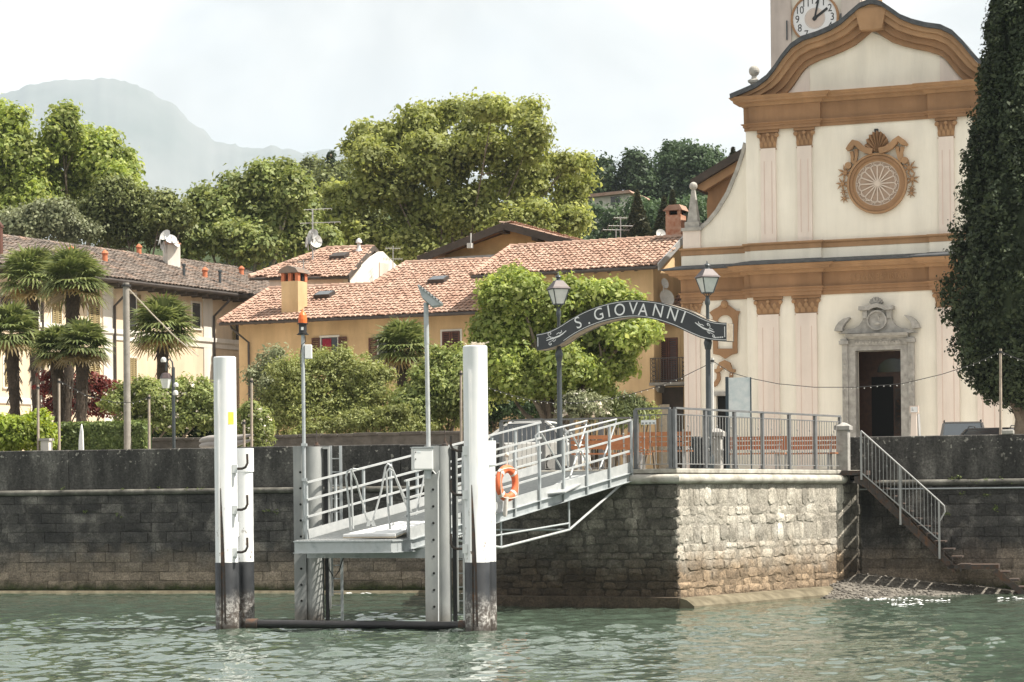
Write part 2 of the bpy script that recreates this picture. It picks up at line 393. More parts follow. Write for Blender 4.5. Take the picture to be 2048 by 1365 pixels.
leafmat('leaf_plane', (0.205, 0.242, 0.068), (0.295, 0.33, 0.11), (0.405, 0.43, 0.175), 0.5)
leafmat('leaf_bright', (0.175, 0.235, 0.055), (0.29, 0.355, 0.1), (0.45, 0.49, 0.19), 0.5)
leafmat('leaf_mid', (0.15, 0.2, 0.06), (0.235, 0.28, 0.095), (0.34, 0.37, 0.145), 0.38)
leafmat('leaf_oak', (0.105, 0.13, 0.045), (0.16, 0.185, 0.065), (0.23, 0.25, 0.1), 0.25)
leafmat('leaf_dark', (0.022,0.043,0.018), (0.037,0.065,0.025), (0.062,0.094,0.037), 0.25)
leafmat('leaf_cypress', (0.02, 0.032, 0.014), (0.034, 0.05, 0.021), (0.058, 0.075, 0.032), 0.18, 0.7, 1.5)
leafmat('leaf_hill', (0.037,0.069,0.027), (0.056,0.094,0.037), (0.081,0.125,0.053), 0.25, 0.6, 0.1)
leafmat('leaf_olive', (0.16, 0.185, 0.1), (0.23, 0.25, 0.14), (0.3, 0.315, 0.19), 0.3)
leafmat('leaf_shrub', (0.175, 0.21, 0.065), (0.255, 0.285, 0.1), (0.365, 0.385, 0.155), 0.35)
leafmat('leaf_hedge', (0.098,0.140,0.042), (0.154,0.203,0.063), (0.238,0.287,0.105), 0.3, 0.5, 2.0)
leafmat('leaf_palm', (0.1, 0.135, 0.045), (0.16, 0.195, 0.07), (0.24, 0.27, 0.11), 0.3)
leafmat('leaf_palm_dry', (0.16,0.12,0.05), (0.22,0.17,0.08), (0.28,0.22,0.11), 0.3)
leafmat('leaf_red', (0.11, 0.028, 0.022), (0.16, 0.042, 0.032), (0.22, 0.07, 0.05), 0.4)
leafmat('leaf_lime', (0.19, 0.26, 0.035), (0.27, 0.35, 0.06), (0.38, 0.44, 0.1), 0.42)
leafmat('flower_white', (0.70,0.68,0.58), (0.78,0.74,0.66), (0.8,0.66,0.55), 0.2)
leafmat('leaf_conifer', (0.030,0.041,0.019), (0.054,0.060,0.030), (0.102,0.094,0.048), 0.15)

# sea wall: dark weathered render with pale runs, and coursed blocks with algae at the water
m, nt, b = nodes('wall_render')
c = ramp(nt, noise(nt, 1.6, 8, 0.65, pos(nt, (1,1,0.28))), [(0.28, (0.02,0.019,0.018)), (0.47, (0.054,0.051,0.047)), (0.60, (0.105,0.099,0.09)), (0.74, (0.25,0.238,0.215))])
sp = ramp(nt, noise(nt, 9, 3, 0.5), [(0.63, 0.0), (0.69, 1.0)])
up = zfac(nt, 3.55, 4.25, 0.5, 2.5); mu = N(nt, 'Math', operation='MULTIPLY'); nt.links.new(sp, mu.inputs[0]); nt.links.new(up, mu.inputs[1])
c = mixc(nt, 1.0, c, ramp(nt, noise(nt, 16, 7, 0.75), [(0.36, 0.5), (0.52, 1.0), (0.68, 1.6)]), 'MULTIPLY')
nt.links.new(mixc(nt, mu.outputs[0], c, (0.34,0.32,0.28)), b.inputs['Base Color']); b.inputs['Roughness'].default_value = 0.95
bump(nt, b, noise(nt, 18, 7, 0.65), 0.5, 0.02)
def blockmat(name, dark, midc, pale, low, algae, zlow, zalg):
    m, nt, b = nodes(name)
    c = ramp(nt, noise(nt, 1.3, 8, 0.62, None, 0.4), [(0.28, dark), (0.52, midc), (0.74, pale)])
    g = N(nt, 'ObjectInfo'); v = N(nt, 'MapRange'); v.inputs['To Min'].default_value = 0.72; v.inputs['To Max'].default_value = 1.35; nt.links.new(g.outputs['Random'], v.inputs['Value'])
    h = N(nt, 'HueSaturation'); nt.links.new(c, h.inputs['Color']); nt.links.new(v.outputs[0], h.inputs['Value'])
    lowc = ramp(nt, noise(nt, 4, 6, 0.6), [(0.3, [x*0.55 for x in low]), (0.7, low)])
    h2 = N(nt, 'HueSaturation'); nt.links.new(lowc, h2.inputs['Color']); nt.links.new(v.outputs[0], h2.inputs['Value'])
    c2 = mixc(nt, zfac(nt, zlow+0.55, zlow-0.25, 1.3, 1.6), h.outputs['Color'], h2.outputs['Color'])
    c3 = mixc(nt, zfac(nt, zalg+0.18, zalg-0.05, 0.4, 2.0), c2, ramp(nt, noise(nt, 6, 5), [(0.3, [x*0.4 for x in algae]), (0.7, algae)]))
    c4 = mixc(nt, 1.0, c3, ramp(nt, noise(nt, 22, 6, 0.75), [(0.36, 0.55), (0.52, 1.0), (0.66, 1.5)]), 'MULTIPLY')
    nt.links.new(c4, b.inputs['Base Color']); b.inputs['Roughness'].default_value = 0.92
    bump(nt, b, noise(nt, 9, 9, 0.72), 0.9, 0.05)
blockmat('wall_block', (0.024,0.024,0.024), (0.070,0.066,0.062), (0.25,0.235,0.21), (0.30,0.245,0.19), (0.055,0.07,0.018), 1.5, 0.36)
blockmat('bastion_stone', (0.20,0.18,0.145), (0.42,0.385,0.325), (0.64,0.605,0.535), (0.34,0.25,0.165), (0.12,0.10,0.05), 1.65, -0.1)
blockmat('bastion_stone_dark', (0.05,0.047,0.039), (0.14,0.128,0.105), (0.40,0.37,0.31), (0.085,0.063,0.042), (0.03,0.032,0.016), 1.6, 0.1)  # darker copy for faces turned from the sun, shade and moss in its colour
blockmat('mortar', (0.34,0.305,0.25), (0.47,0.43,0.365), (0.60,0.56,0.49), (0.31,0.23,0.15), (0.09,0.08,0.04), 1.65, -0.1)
blockmat('mortar_dark', (0.055,0.051,0.043), (0.11,0.102,0.086), (0.19,0.178,0.15), (0.06,0.047,0.033), (0.022,0.022,0.012), 1.6, 0.1)  # mortar of the same faces, their shade put into its darker colour
m, nt, b = nodes('moulding_stone')
c = ramp(nt, noise(nt, 2.2, 7, 0.65), [(0.3, (0.045,0.042,0.036)), (0.52, (0.12,0.115,0.10)), (0.72, (0.24,0.23,0.20))])
nt.links.new(c, b.inputs['Base Color']); b.inputs['Roughness'].default_value = 0.95; bump(nt, b, noise(nt, 20, 6), 0.4, 0.02)
m, nt, b = nodes('cap_stone')
c = ramp(nt, noise(nt, 2.6, 7, 0.65), [(0.3, (0.22,0.20,0.165)), (0.52, (0.42,0.40,0.35)), (0.72, (0.56,0.54,0.49))])
nt.links.new(c, b.inputs['Base Color']); b.inputs['Roughness'].default_value = 0.95; bump(nt, b, noise(nt, 20, 6), 0.4, 0.02)

# mooring piles: white enamel over a black foot, rust runs and flaking at the foot
m, nt, b = nodes('pile_paint')
white = ramp(nt, noise(nt, 2.5, 5), [(0.3, (0.72,0.74,0.75)), (0.7, (0.80,0.80,0.79))])
chip = ramp(nt, noise(nt, 7.5, 6, 0.7, pos(nt, (1,1,0.45))), [(0.60, 0.0), (0.625, 1.0)])
low = zfac(nt, 2.7, 1.7); cm = N(nt, 'Math', operation='MULTIPLY'); nt.links.new(chip, cm.inputs[0]); nt.links.new(low, cm.inputs[1])
white = mixc(nt, ramp(nt, noise(nt, 3.2, 6, 0.65, pos(nt, (2.2,2.2,0.22))), [(0.55, 0.0), (0.75, 0.55)]), white, (0.50,0.47,0.42))
white = mixc(nt, cm.outputs[0], white, (0.16,0.12,0.09))
blk = ramp(nt, noise(nt, 3, 5), [(0.3, (0.015,0.017,0.02)), (0.7, (0.04,0.042,0.046))])
worn = ramp(nt, noise(nt, 11, 9, 0.75), [(0.38, (0.06,0.04,0.028)), (0.50, (0.13,0.12,0.11)), (0.60, (0.50,0.48,0.45))])
wf = zfac(nt, 1.12, 0.62, 0.6, 2.2)
blk = mixc(nt, wf, blk, worn)
wet = zfac(nt, 0.35, 0.1, 0.2, 3); blk = mixc(nt, wet, blk, (0.035,0.026,0.02))
nt.links.new(mixc(nt, zfac(nt, 1.372, 1.368), white, blk), b.inputs['Base Color']); b.inputs['Roughness'].default_value = 0.42
# steel piles: galvanised with a rusty wet foot
m, nt, b = nodes('pile_steel')
g1 = ramp(nt, noise(nt, 2.5, 7, 0.6, pos(nt, (1,1,0.35))), [(0.3, (0.26,0.27,0.27)), (0.55, (0.36,0.37,0.36)), (0.75, (0.46,0.46,0.44))])
g2 = ramp(nt, noise(nt, 5, 7, 0.7), [(0.35, (0.05,0.04,0.034)), (0.6, (0.14,0.12,0.10))])
nt.links.new(mixc(nt, zfac(nt, 0.75, 0.2, 0.5, 3), g1, g2), b.inputs['Base Color']); b.inputs['Roughness'].default_value = 0.55; b.inputs['Metallic'].default_value = 0.2

# lake water
m, nt, b = nodes('lake_water')
b.inputs['Base Color'].default_value = (0.062, 0.088, 0.064, 1); b.inputs['Roughness'].default_value = 0.03; b.inputs['IOR'].default_value = 1.6
bump(nt, b, noise(nt, 9.0, 2, 0.5, pos(nt, (0.8, 1.5, 1)), 0.3), 0.10, 0.02)
# ---------------------------------------------------------------- setting: lake, bed, plaza, terrain
rng = np.random.default_rng(7)
def ocean(n, size, wind, vmean, slope, cut, seed):
    r = np.random.default_rng(seed); k = np.fft.fftfreq(n, size/n)*2*np.pi
    kx, ky = np.meshgrid(k, k, indexing='ij'); kk = np.sqrt(kx**2+ky**2); kk[0, 0] = 1
    L = vmean**2/9.81; wd = np.array(wind)/np.hypot(*wind)
    cosf = (kx*wd[0]+ky*wd[1])/kk
    P = np.exp(-1/(kk*L)**2)/kk**4*(0.2+0.8*cosf**2)*np.exp(-(kk*cut)**2); P[0, 0] = 0
    h = (r.normal(size=(n, n))+1j*r.normal(size=(n, n)))*np.sqrt(P)
    z = np.fft.ifft2(h).real; dx = np.fft.ifft2(1j*kx/kk*h).real; dy = np.fft.ifft2(1j*ky/kk*h).real
    sl = np.sqrt(np.gradient(z, size/n, axis=0).var()+np.gradient(z, size/n, axis=1).var()); s = slope/sl
    return z*s, dx*s, dy*s
def sample(T, X, Y, size):
    n = T.shape[0]; fx = (X/size*n) % n; fy = (Y/size*n) % n; i0 = np.floor(fx).astype(int) % n; j0 = np.floor(fy).astype(int) % n; a = fx-np.floor(fx); b = fy-np.floor(fy); i1 = (i0+1) % n; j1 = (j0+1) % n
    return T[i0,j0]*(1-a)*(1-b)+T[i1,j0]*a*(1-b)+T[i0,j1]*(1-a)*b+T[i1,j1]*a*b
oc = [(ocean(1024, 37.0, (0.25, -1.0), 1.7, 0.095, 0.05, 3), 37.0), (ocean(1024, 23.0, (0.7, -0.7), 0.95, 0.10, 0.03, 9), 23.0)]
nc_, nr_ = 640, 600
dd = 26.0*(70.0/26.0)**np.linspace(0, 1, nr_); uu = np.linspace(-0.285, 0.285, nc_)
Y = np.repeat(dd[None, :], nc_, 0); X = uu[:, None]*dd[None, :]
gust = 0.55+0.75*np.clip(0.5+0.5*np.sin(X*0.35+1.3*np.sin(Y*0.22)+0.6)*np.cos(Y*0.3-0.4*X), 0, 1)
fade = np.clip((69.5-Y)/3, 0, 1)*(1-0.35*np.clip((Y-52)/8, 0, 1))*gust
hs, xs_, ys_ = [sum(sample(o_[0][k], X, Y, o_[1]) for o_ in oc)*fade for k in range(3)]
V = np.stack([X+0.8*xs_, Y+0.8*ys_, hs], -1).reshape(-1, 3)
i = np.arange(nc_*nr_).reshape(nc_, nr_)
Q = np.stack([i[:-1,:-1], i[1:,:-1], i[1:,1:], i[:-1,1:]], -1).reshape(-1, 4)
lake = np_mesh('lake_water', V, Q, 'lake_water', smooth=True); structure(lake, 'rippled green lake water reflecting the bright sky')
# calm continuation of the lake outside the rippled sheet, a little lower
mb = MB(); e = 0.05; k0 = 0.28
mb.add([(-400,-60,-e),(400,-60,-e),(400,26.6,-e),(-400,26.6,-e),(-26.6*k0,26.6,-e),(26.6*k0,26.6,-e),(69*k0,69,-e),(-69*k0,69,-e),(-400,72,-e),(400,72,-e)], [(0,1,2,3),(3,4,7,8),(5,2,9,6)])
structure(mb.build('lake_water_around', 'lake_water'))
mb = MB(); mb.add([(-400,-60,-2.4),(400,-60,-2.4),(400,40,-2.2),(-400,40,-2.2),(400,75,-0.6),(-400,75,-0.6)], [(0,1,2,3),(3,2,4,5)])
structure(mb.build('lake_bed', 'lake_bed'))

# sea wall line
WALL = Frame((0.0, 64.42), -14.0)        # local x along the wall, y into the land
ZT = 4.2                                # top of parapet
GZ = 3.35                               # plaza level
mb = MB(WALL.M); mb.box((-60, 0.75, GZ-0.5), (60, 70, GZ))
structure(mb.build('plaza_ground', 'plaza_paving'))
mb = MB(WALL.M); zg = GZ-0.02
for (a, b, c, d) in ((-600,70,600,900), (-600,0.7,-60,70), (60,0.7,600,70)): mb.add([(a,b,zg),(c,b,zg),(c,d,zg),(a,d,zg)], [(0,1,2,3)])
structure(mb.build('land_ground', 'garden_soil'))

# mountain across the lake, in haze
def ridge(name, prof, d, depth, m, nx=160, ny=50, rough=0.06, seed=1, base=0.0, jag=0.0):
    xs = np.array([p[0] for p in prof], float); ys = np.array([p[1] for p in prof], float)
    u = np.linspace(xs[0], xs[-1], nx); yy = np.interp(u, xs, ys); yy = yy+np.array([mnoise.fractal(Vector((a_*0.03*jag, seed, 0)), 0.7, 2.0, 6)*6*jag for a_ in u])
    Vt = []
    for a, (px, py) in enumerate(zip(u, yy)):
        P = at(px, py, d)
        for k in range(ny):
            t = k/(ny-1)*2-0.9             # -0.9 .. 1.1 ; 0 = crest
            y = d+t*depth; x = P.x*(y/d if t < 0 else 1)
            f = max(0, 1-abs(t)**1.0) if t < 0 else max(0, 1-t*0.8)
            q = Vector((x/(depth*0.35)+seed, y/(depth*0.35), 0.3))
            nz = mnoise.fractal(q, 1.0, 2.1, 5)*rough*P.z*(1 if abs(t) > 1e-6 else 0.3)*min(1, abs(t)*4+0.12)
            rid = (1-abs(mnoise.noise(q*1.7)))*rough*1.6*P.z*min(1, abs(t)*3) if t < 0 else 0
            Vt.append((x, y, base+max(0.0, (P.z-base)*f+nz-rid*0.6)))
    i = np.arange(nx*ny).reshape(nx, ny)
    Q = np.stack([i[:-1,:-1], i[1:,:-1], i[1:,1:], i[:-1,1:]], -1).reshape(-1, 4)
    o = np_mesh(name, np.array(Vt), Q, m, smooth=True); structure(o); return o
ridge('mountain', [(-900,420),(-600,300),(-300,250),(-60,200),(0,190),(60,170),(100,168),(125,160),(150,166),(210,162),(270,172),(325,205),(350,216),(378,246),(405,262),(425,282),(445,286),(480,297),(520,298),(545,291),(575,300),(600,301),(640,293),(700,291),(760,300),(900,330),(1100,380),(1400,430),(1900,470),(2400,480)], 8000, 2400, 'mountain_rock', nx=420, ny=90, rough=0.16, seed=4.2, jag=1.0)
# hills behind the village
ridge('hill_right', [(900,996),(1000,900),(1080,640),(1150,470),(1190,420),(1250,400),(1310,380),(1380,360),(1440,350),(1520,345),(1620,350),(1800,370),(2100,400),(2500,420)], 265, 90, 'terrain_green', nx=90, ny=30, rough=0.05, seed=2.1, base=GZ-0.3)
ridge('hill_left', [(-300,560),(100,520),(380,450),(470,400),(560,385),(640,370),(720,365),(820,380),(950,450),(1100,700),(1250,990)], 240, 80, 'terrain_green', nx=80, ny=30, rough=0.05, seed=8.1, base=GZ-0.3)

# haze of the far air
mb = MB(); mb.box((-7000,-100,-4), (7000,11000,1580)); hz = mb.build('haze', 'white_enamel', None, kind='stuff'); tag(hz, 'pale summer haze over the lake and hills', 'haze', kind='stuff')
hm = bpy.data.materials.new('haze_air'); hm.use_nodes = True; hn_ = hm.node_tree; hn_.nodes.clear()
ho = hn_.nodes.new('ShaderNodeOutputMaterial'); hv = hn_.nodes.new('ShaderNodeVolumePrincipled'); hv.inputs['Density'].default_value = 0.00012; hv.inputs['Color'].default_value = (0.56,0.635,0.71,1); hn_.links.new(hv.outputs[0], ho.inputs['Volume'])
hz.data.materials.clear(); hz.data.materials.append(hm)
# gravel beach in the angle of the bastion and the wall (built with the bastion)
# ---------------------------------------------------------------- sea wall, bastion, beach, stairs
R = random.Random(11)
A = onz(1357, 1217, 0); C = onz(985, 1213, 0)
B = at(1688, 1000, 61.2); B.z = 0; E = WALL.w(9.75, 0.06, 0); D = WALL.w(-0.4, 0.06, 0)
def stone_mesh(name, m, seed, irregular, depth=0.06, n=8):
    """unit stone: face in x,z in [-.5,.5], front at y<0"""
    r = random.Random(seed); pts = []
    if irregular:
        base = [(-.5,-.32),(-.34,-.5),(.32,-.5),(.5,-.3),(.5,.28),(.3,.5),(-.3,.5),(-.5,.3)]
        pts = [(x+r.uniform(-.10,.08), z+r.uniform(-.10,.08)) for x, z in base]
    else:
        base = [(-.5,-.44),(-.47,-.5),(.47,-.5),(.5,-.44),(.5,.44),(.47,.5),(-.47,.5),(-.5,.44)]
        pts = [(x+r.uniform(-.012,.012), z+r.uniform(-.03,.03)) for x, z in base]
    q = 0.90 if irregular else 0.97
    vs = [(x, 0.05, z) for x, z in pts]+[(x, -depth*0.45, z) for x, z in pts]+[(x*q, -depth+r.uniform(-.012,.012), z*q) for x, z in pts]+[(r.uniform(-.1,.1), -depth-r.uniform(0,.025), r.uniform(-.1,.1))]
    fs = []
    for i in range(8):
        j = (i+1) % 8
        fs += [(i, j, 8+j, 8+i), (8+i, 8+j, 16+j, 16+i), (16+i, 16+j, 24)]
    mb = MB(); mb.v = vs; mb.f = fs
    return mesh_of(mb, name, m)
block_me = [stone_mesh('wall_block', 'wall_block', k, False, 0.022) for k in range(6)]
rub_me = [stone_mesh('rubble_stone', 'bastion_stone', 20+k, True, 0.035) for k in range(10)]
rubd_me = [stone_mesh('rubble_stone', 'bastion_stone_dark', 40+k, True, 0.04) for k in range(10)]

def seawall(label, x0, x1, vis0, vis1):
    t = thing('sea_wall', label, 'wall', WALL.w((x0+x1)/2, 0.3, 0), 'lakeside wall stretches')
    xx = x0
    while xx < x1:
        xe = min(x1, xx+R.uniform(3.6, 5.4)); mb = MB(WALL.M); mb.box((xx+0.006, R.uniform(-0.008,0.008), 3.03), (xe-0.006, 0.55, ZT+R.uniform(-0.012,0.012))); mb.build('parapet_panel', 'wall_render', t, bevel=0.025); xx = xe
    mb = MB(WALL.M); mb.box((x0, 0.038, -1.5), (x1, 0.75, 2.86)); mb.build('core', 'wall_block', t)
    mb = MB(WALL.M); prof = [(0.10*math.cos(a)+0.02, 2.945+0.085*math.sin(a)) for a in [math.pi/2*k/5-math.pi/2 for k in range(11)]]
    mb.sweep([(-0.1, 2.86)]+prof+[(-0.1, 3.03)], [(x0, 0.02), (x1, 0.02)]); mb.build('roll_moulding', 'moulding_stone', t, smooth=True)
    z = -0.18; row = 0
    while z < 2.80:
        h = R.uniform(0.25, 0.32); h = min(h, 2.85-z)
        if 2.85-z-h < 0.14: h = 2.85-z
        x = vis0-R.uniform(0, 0.6)
        while x < vis1:
            w = R.uniform(0.55, 0.98)
            M = WALL.M @ Matrix.Translation((x+w/2, 0.03, z+h/2)) @ Matrix.Diagonal((w-0.006, 1+R.uniform(-.4,.3), h-0.006, 1))
            inst('stone_block', R.choice(block_me), t, M); x += w
        z += h; row += 1
    return t
seawall('long dark lakeside wall of blocks with a rounded band, left of the stone bastion', -60, -0.3, -16.8, -0.6)
tr = seawall('dark lakeside wall with rounded band behind the metal stairs, right of the bastion', 9.3, 60, 9.4, 15.2)
# low stone ledge at the foot of the long wall
mb = MB(WALL.M); mb.sweep([(0.0, -1.0), (0.0, 0.07), (0.28, 0.06), (0.34, -0.04), (0.34, -1.0)], [(-60, 0.0), (-0.6, 0.0)]); lg = mb.build('foundation_ledge', 'algae_ledge')
tag(lg, 'ochre algae covered stone ledge at the waterline along the long wall', 'ledge')

# bastion
bt = thing('stone_bastion', 'rubble stone bastion carrying the terrace, one face sunlit', 'bastion', (3, 58, 0))
plan = [C, A, B, E, D]
def inset(P, k):      # move polygon vertices inwards by k (2D, counter-clockwise)
    n = len(P); out = []
    for i in range(n):
        d0 = (P[i]-P[i-1]).normalized(); d1 = (P[(i+1) % n]-P[i]).normalized()
        n0 = Vector((-d0.y, d0.x, 0)); n1 = Vector((-d1.y, d1.x, 0)); m = n0+n1; out.append(P[i]+m/max(m.dot(n0), .3)*k)
    return out
def poly_prism(P, z0, z1):
    mb = MB(); n = len(P)
    mb.add([(p.x, p.y, z0) for p in P]+[(p.x, p.y, z1) for p in P], [tuple(range(n-1,-1,-1)), tuple(range(n, 2*n))]+[(i, (i+1) % n, (i+1) % n+n, i+n) for i in range(n)])
    return mb
pin = inset(plan, 0.033)
mb = MB()
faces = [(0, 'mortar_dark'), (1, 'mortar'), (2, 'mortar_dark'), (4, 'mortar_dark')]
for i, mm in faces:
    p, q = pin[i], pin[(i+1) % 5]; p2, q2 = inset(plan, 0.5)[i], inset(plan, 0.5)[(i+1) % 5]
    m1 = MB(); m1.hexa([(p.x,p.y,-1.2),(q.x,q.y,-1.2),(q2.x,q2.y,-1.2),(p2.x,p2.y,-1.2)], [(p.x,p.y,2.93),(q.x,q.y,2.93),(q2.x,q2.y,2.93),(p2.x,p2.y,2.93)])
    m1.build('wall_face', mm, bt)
poly_prism(inset(plan, 0.02), 3.19, 3.30).build('terrace_slab', 'cap_stone', bt, bevel=0.02)
poly_prism(inset(plan, 0.22), 2.94, 3.185).build('slab_bed', 'mortar_dark', bt)
def arc(p, q, r, n=4):
    return [p, q]
prof = [(-0.2, 2.93)]+[(0.115*math.cos(a), 3.055+0.115*math.sin(a)) for a in [math.pi*k/10-math.pi/2 for k in range(11)]]+[(-0.2, 3.18)]
mb = MB(); mb.sweep(prof, [(C.x,C.y),(A.x,A.y),(B.x,B.y)]); mb.build('roll_moulding', 'cap_stone', bt, smooth=True)
# foundation ledges
mb = MB(); mb.sweep([(0.0, -1.2), (0.0, 0.27), (0.16, 0.25), (0.18, -1.2)], [(C.x-.3,C.y+.15),(A.x+0.06,A.y)]); mb.build('foundation', 'bastion_stone_dark', bt)
mb = MB(); mb.sweep([(0.0, -1.2), (0.0, 0.25), (0.22, 0.2), (0.42, 0.06), (0.5, -1.2)], [(A.x,A.y-0.1),(B.x,B.y)]); mb.build('foundation', 'algae_ledge', bt)
def rubble(p, q, mes, hr, wr, z0=0.24, z1=2.92, tall=()):
    L = (q-p).length; t = math.atan2(q.y-p.y, q.x-p.x); fr = Frame((p.x, p.y), math.degrees(t)); z = z0; row = 0; n = 0
    while z < z1-0.05:
        h = R.uniform(*hr)
        if row in tall: h = 0.46
        if z1-z-h < 0.12: h = z1-z
        x = 0.0
        while x < L-0.02:
            w = R.uniform(*wr)*(0.7 if row in tall else 1)
            if L-x-w < 0.2: w = L-x
            hh = h*R.uniform(0.86, 1.12)
            ang = R.uniform(-.05, .05)
            M = fr.M @ Matrix.Translation((x+w/2, 0.055, z+h/2+R.uniform(-.02,.02))) @ Matrix.Rotation(ang, 4, 'Y') @ Matrix.Diagonal((w*0.985*R.choice((1,-1)), R.uniform(.6,1.3), hh*0.99, 1))
            inst('rubble_stone', R.choice(mes), bt, M); x += w; n += 1
        z += h; row += 1
    return n
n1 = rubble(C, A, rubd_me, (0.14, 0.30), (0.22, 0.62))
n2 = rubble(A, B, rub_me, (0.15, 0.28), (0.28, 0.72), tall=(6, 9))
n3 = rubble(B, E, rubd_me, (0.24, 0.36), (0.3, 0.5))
print('bastion stones', n1+n2+n3)

# beach
def beach_h(x, y):
    return 0.52-0.105*max(0, x-9.6)-0.16*max(0, -y)-0.10*max(0, 9.2-x)+0.05*mnoise.noise(Vector((x*0.9, y*0.9, 0)))
Vb = []; nx_, ny_ = 60, 46
for a in range(nx_):
    for b in range(ny_):
        x = 6.5+a*9.5/(nx_-1); y = -7.5+b*7.6/(ny_-1); p = WALL.w(x, y, 0); Vb.append((p.x, p.y, max(-1.0, beach_h(x, y))))
i = np.arange(nx_*ny_).reshape(nx_, ny_); Q = np.stack([i[:-1,:-1], i[1:,:-1], i[1:,1:], i[:-1,1:]], -1).reshape(-1, 4)
structure(np_mesh('beach_ground', np.array(Vb), Q, 'pebble', smooth=True), 'small grey gravel beach at the foot of the stairs')
oct_v = np.array([(1,0,0),(0,1,0),(-1,0,0),(0,-1,0),(0,0,1),(0,0,-1)], float); oct_f = np.array([(0,1,4),(1,2,4),(2,3,4),(3,0,4),(1,0,5),(2,1,5),(3,2,5),(0,3,5)])
pv, pf = [], []
for k in range(5200):
    x = R.uniform(7.4, 15.6); y = -R.random()**0.8*6.2; h = beach_h(x, y)
    if h < -0.03: continue
    p = WALL.w(x, y, h); s = R.choice((0.02,0.03,0.03,0.045,0.06))
    a = R.uniform(0, 6.28); ca, sa = math.cos(a), math.sin(a)
    v = oct_v*np.array([s*R.uniform(.8,1.5), s, s*R.uniform(.4,.8)]); v = v@np.array([[ca,sa,0],[-sa,ca,0],[0,0,1]])+np.array([p.x,p.y,p.z+0.005])
    pf.append(oct_f+6*len(pv)); pv.append(v)
o = np_mesh('gravel', np.concatenate(pv), np.concatenate(pf), 'pebble', kind='stuff'); tag(o, 'loose grey pebbles covering the little beach', 'gravel', kind='stuff')
# foam along the waterline of the beach
mb = MB()
for (p0, p1, wd, nseg) in (((1730,1197),(1900,1200),0.05,26), ((1995,1196),(2060,1195),0.06,9), ((1085,1183),(1128,1181),0.08,8), ((905,1186),(940,1184),0.07,8), ((690,1184),(740,1184),0.06,8), ((1770,1206),(1850,1207),0.05,10)):
    for k in range(nseg):
        f = (k+R.random())/nseg; c = onz(p0[0]+(p1[0]-p0[0])*f, p0[1]+(p1[1]-p0[1])*f+R.uniform(-2.5,2.5), 0.03)
        n = 9; a0 = R.uniform(0,6.28); rx = R.uniform(.03,.10); ry = wd*R.uniform(.3,1.0); pts = []
        for j in range(n):
            a = a0+2*math.pi*j/n; q = R.uniform(.55,1.15); pts.append((c.x+rx*q*math.cos(a), c.y+ry*q*math.sin(a), 0.012+R.uniform(0,.012)))
        mb.add(pts+[(c.x,c.y,0.035)], [(j, (j+1) % n, n) for j in range(n)])
o = mb.build('foam', 'foam', None, kind='stuff'); tag(o, 'white wash of foam along the shore', 'foam', kind='stuff')

# ---------------------------------------------------------------- railings
def baluster_mesh(name, h, m, knots):
    mb = MB(); mb.tube([(0,0,0),(0,0,h)], 0.011, 5, False)
    for kz in knots:
        mb.lathe([(0.011,kz-0.03),(0.024,kz-0.012),(0.012,kz),(0.024,kz+0.012),(0.011,kz+0.03)], n=6)
    return mesh_of(mb, name, m, True)
BH = 1.16
bal_me = [baluster_mesh('baluster', BH, 'baluster_steel', k) for k in ((0.34,), (0.34,0.62), (), (0.62,), (0.34,0.9))]
def terrace_railing(label, path, nposts, z0, top=1.42, bal=0.135, dark=True, group='terrace railings'):
    """path [(x,y)...]; posts evenly spaced on every stretch"""
    P = [Vector((p[0], p[1], 0)) for p in path]
    t = thing('terrace_railing', label, 'railing', (P[0].x, P[0].y, z0), group)
    Z = Vector((0, 0, 1))
    for s in range(len(P)-1):
        p, q = P[s], P[s+1]; L = (q-p).length; n = nposts[s]; d = (q-p)/L
        mb = MB(); mb.bar(p+Z*(z0+top), q+Z*(z0+top), 0.09, 0.045); mb.build('handrail', 'rail_grey', t)
        mb = MB(); mb.bar(p+Z*(z0+top-0.15), q+Z*(z0+top-0.15), 0.035, 0.025); mb.build('upper_bar', 'rail_grey', t)
        mb = MB(); mb.bar(p+Z*(z0+0.1), q+Z*(z0+0.1), 0.04, 0.02); mb.build('lower_bar', 'baluster_steel', t)
        for k in range(n+(1 if s == len(P)-2 else 0)):
            c = p+d*(L*k/n); mb = MB(Matrix.Translation(c) @ Matrix.Rotation(math.atan2(d.y, d.x), 4, 'Z'))
            mb.box((-0.045,-0.035,z0-0.12), (0.045,0.035,z0+top-0.025)); mb.box((-0.09,-0.07,z0-0.004), (0.09,0.07,z0+0.012)); mb.build('post', 'rail_grey', t)
        nb = max(2, int(L/bal))
        for k in range(nb):
            f = (k+0.5)/nb
            if abs((f*n)-round(f*n))*L/n < 0.06: continue
            c = p+(q-p)*f; inst('baluster', bal_me[k % 5 if k % 3 else 2], t, Matrix.Translation((c.x, c.y, z0+0.11)))
    return t
ii = inset(plan, 0.10)
gw = lambda px: None
def on_line(p, q, px):
    r = ray(px, 950); a, b = p.x, p.y; dx, dy = q.x-p.x, q.y-p.y   # r.x*t = a+dx*s, r.y*t = b+dy*s
    s = (a*r.y-b*r.x)/(dy*r.x-dx*r.y); return Vector((a+dx*s, b+dy*s, 0))
G1 = on_line(ii[0], ii[1], 1272)
terrace_railing('grey steel railing along the sunlit bastion edge, from the corner to the metal stairs', [(ii[1].x,ii[1].y),(ii[2].x,ii[2].y)], [6], 3.31)
terrace_railing('short grey steel railing with a white notice, between the gangway and the bastion corner', [(G1.x,G1.y),(ii[1].x-0.1,ii[1].y+0.05)], [1], 3.31)
Wl = WALL.w(-0.4, -0.6, 0); Wr = WALL.w(3.6, -0.35, 0)
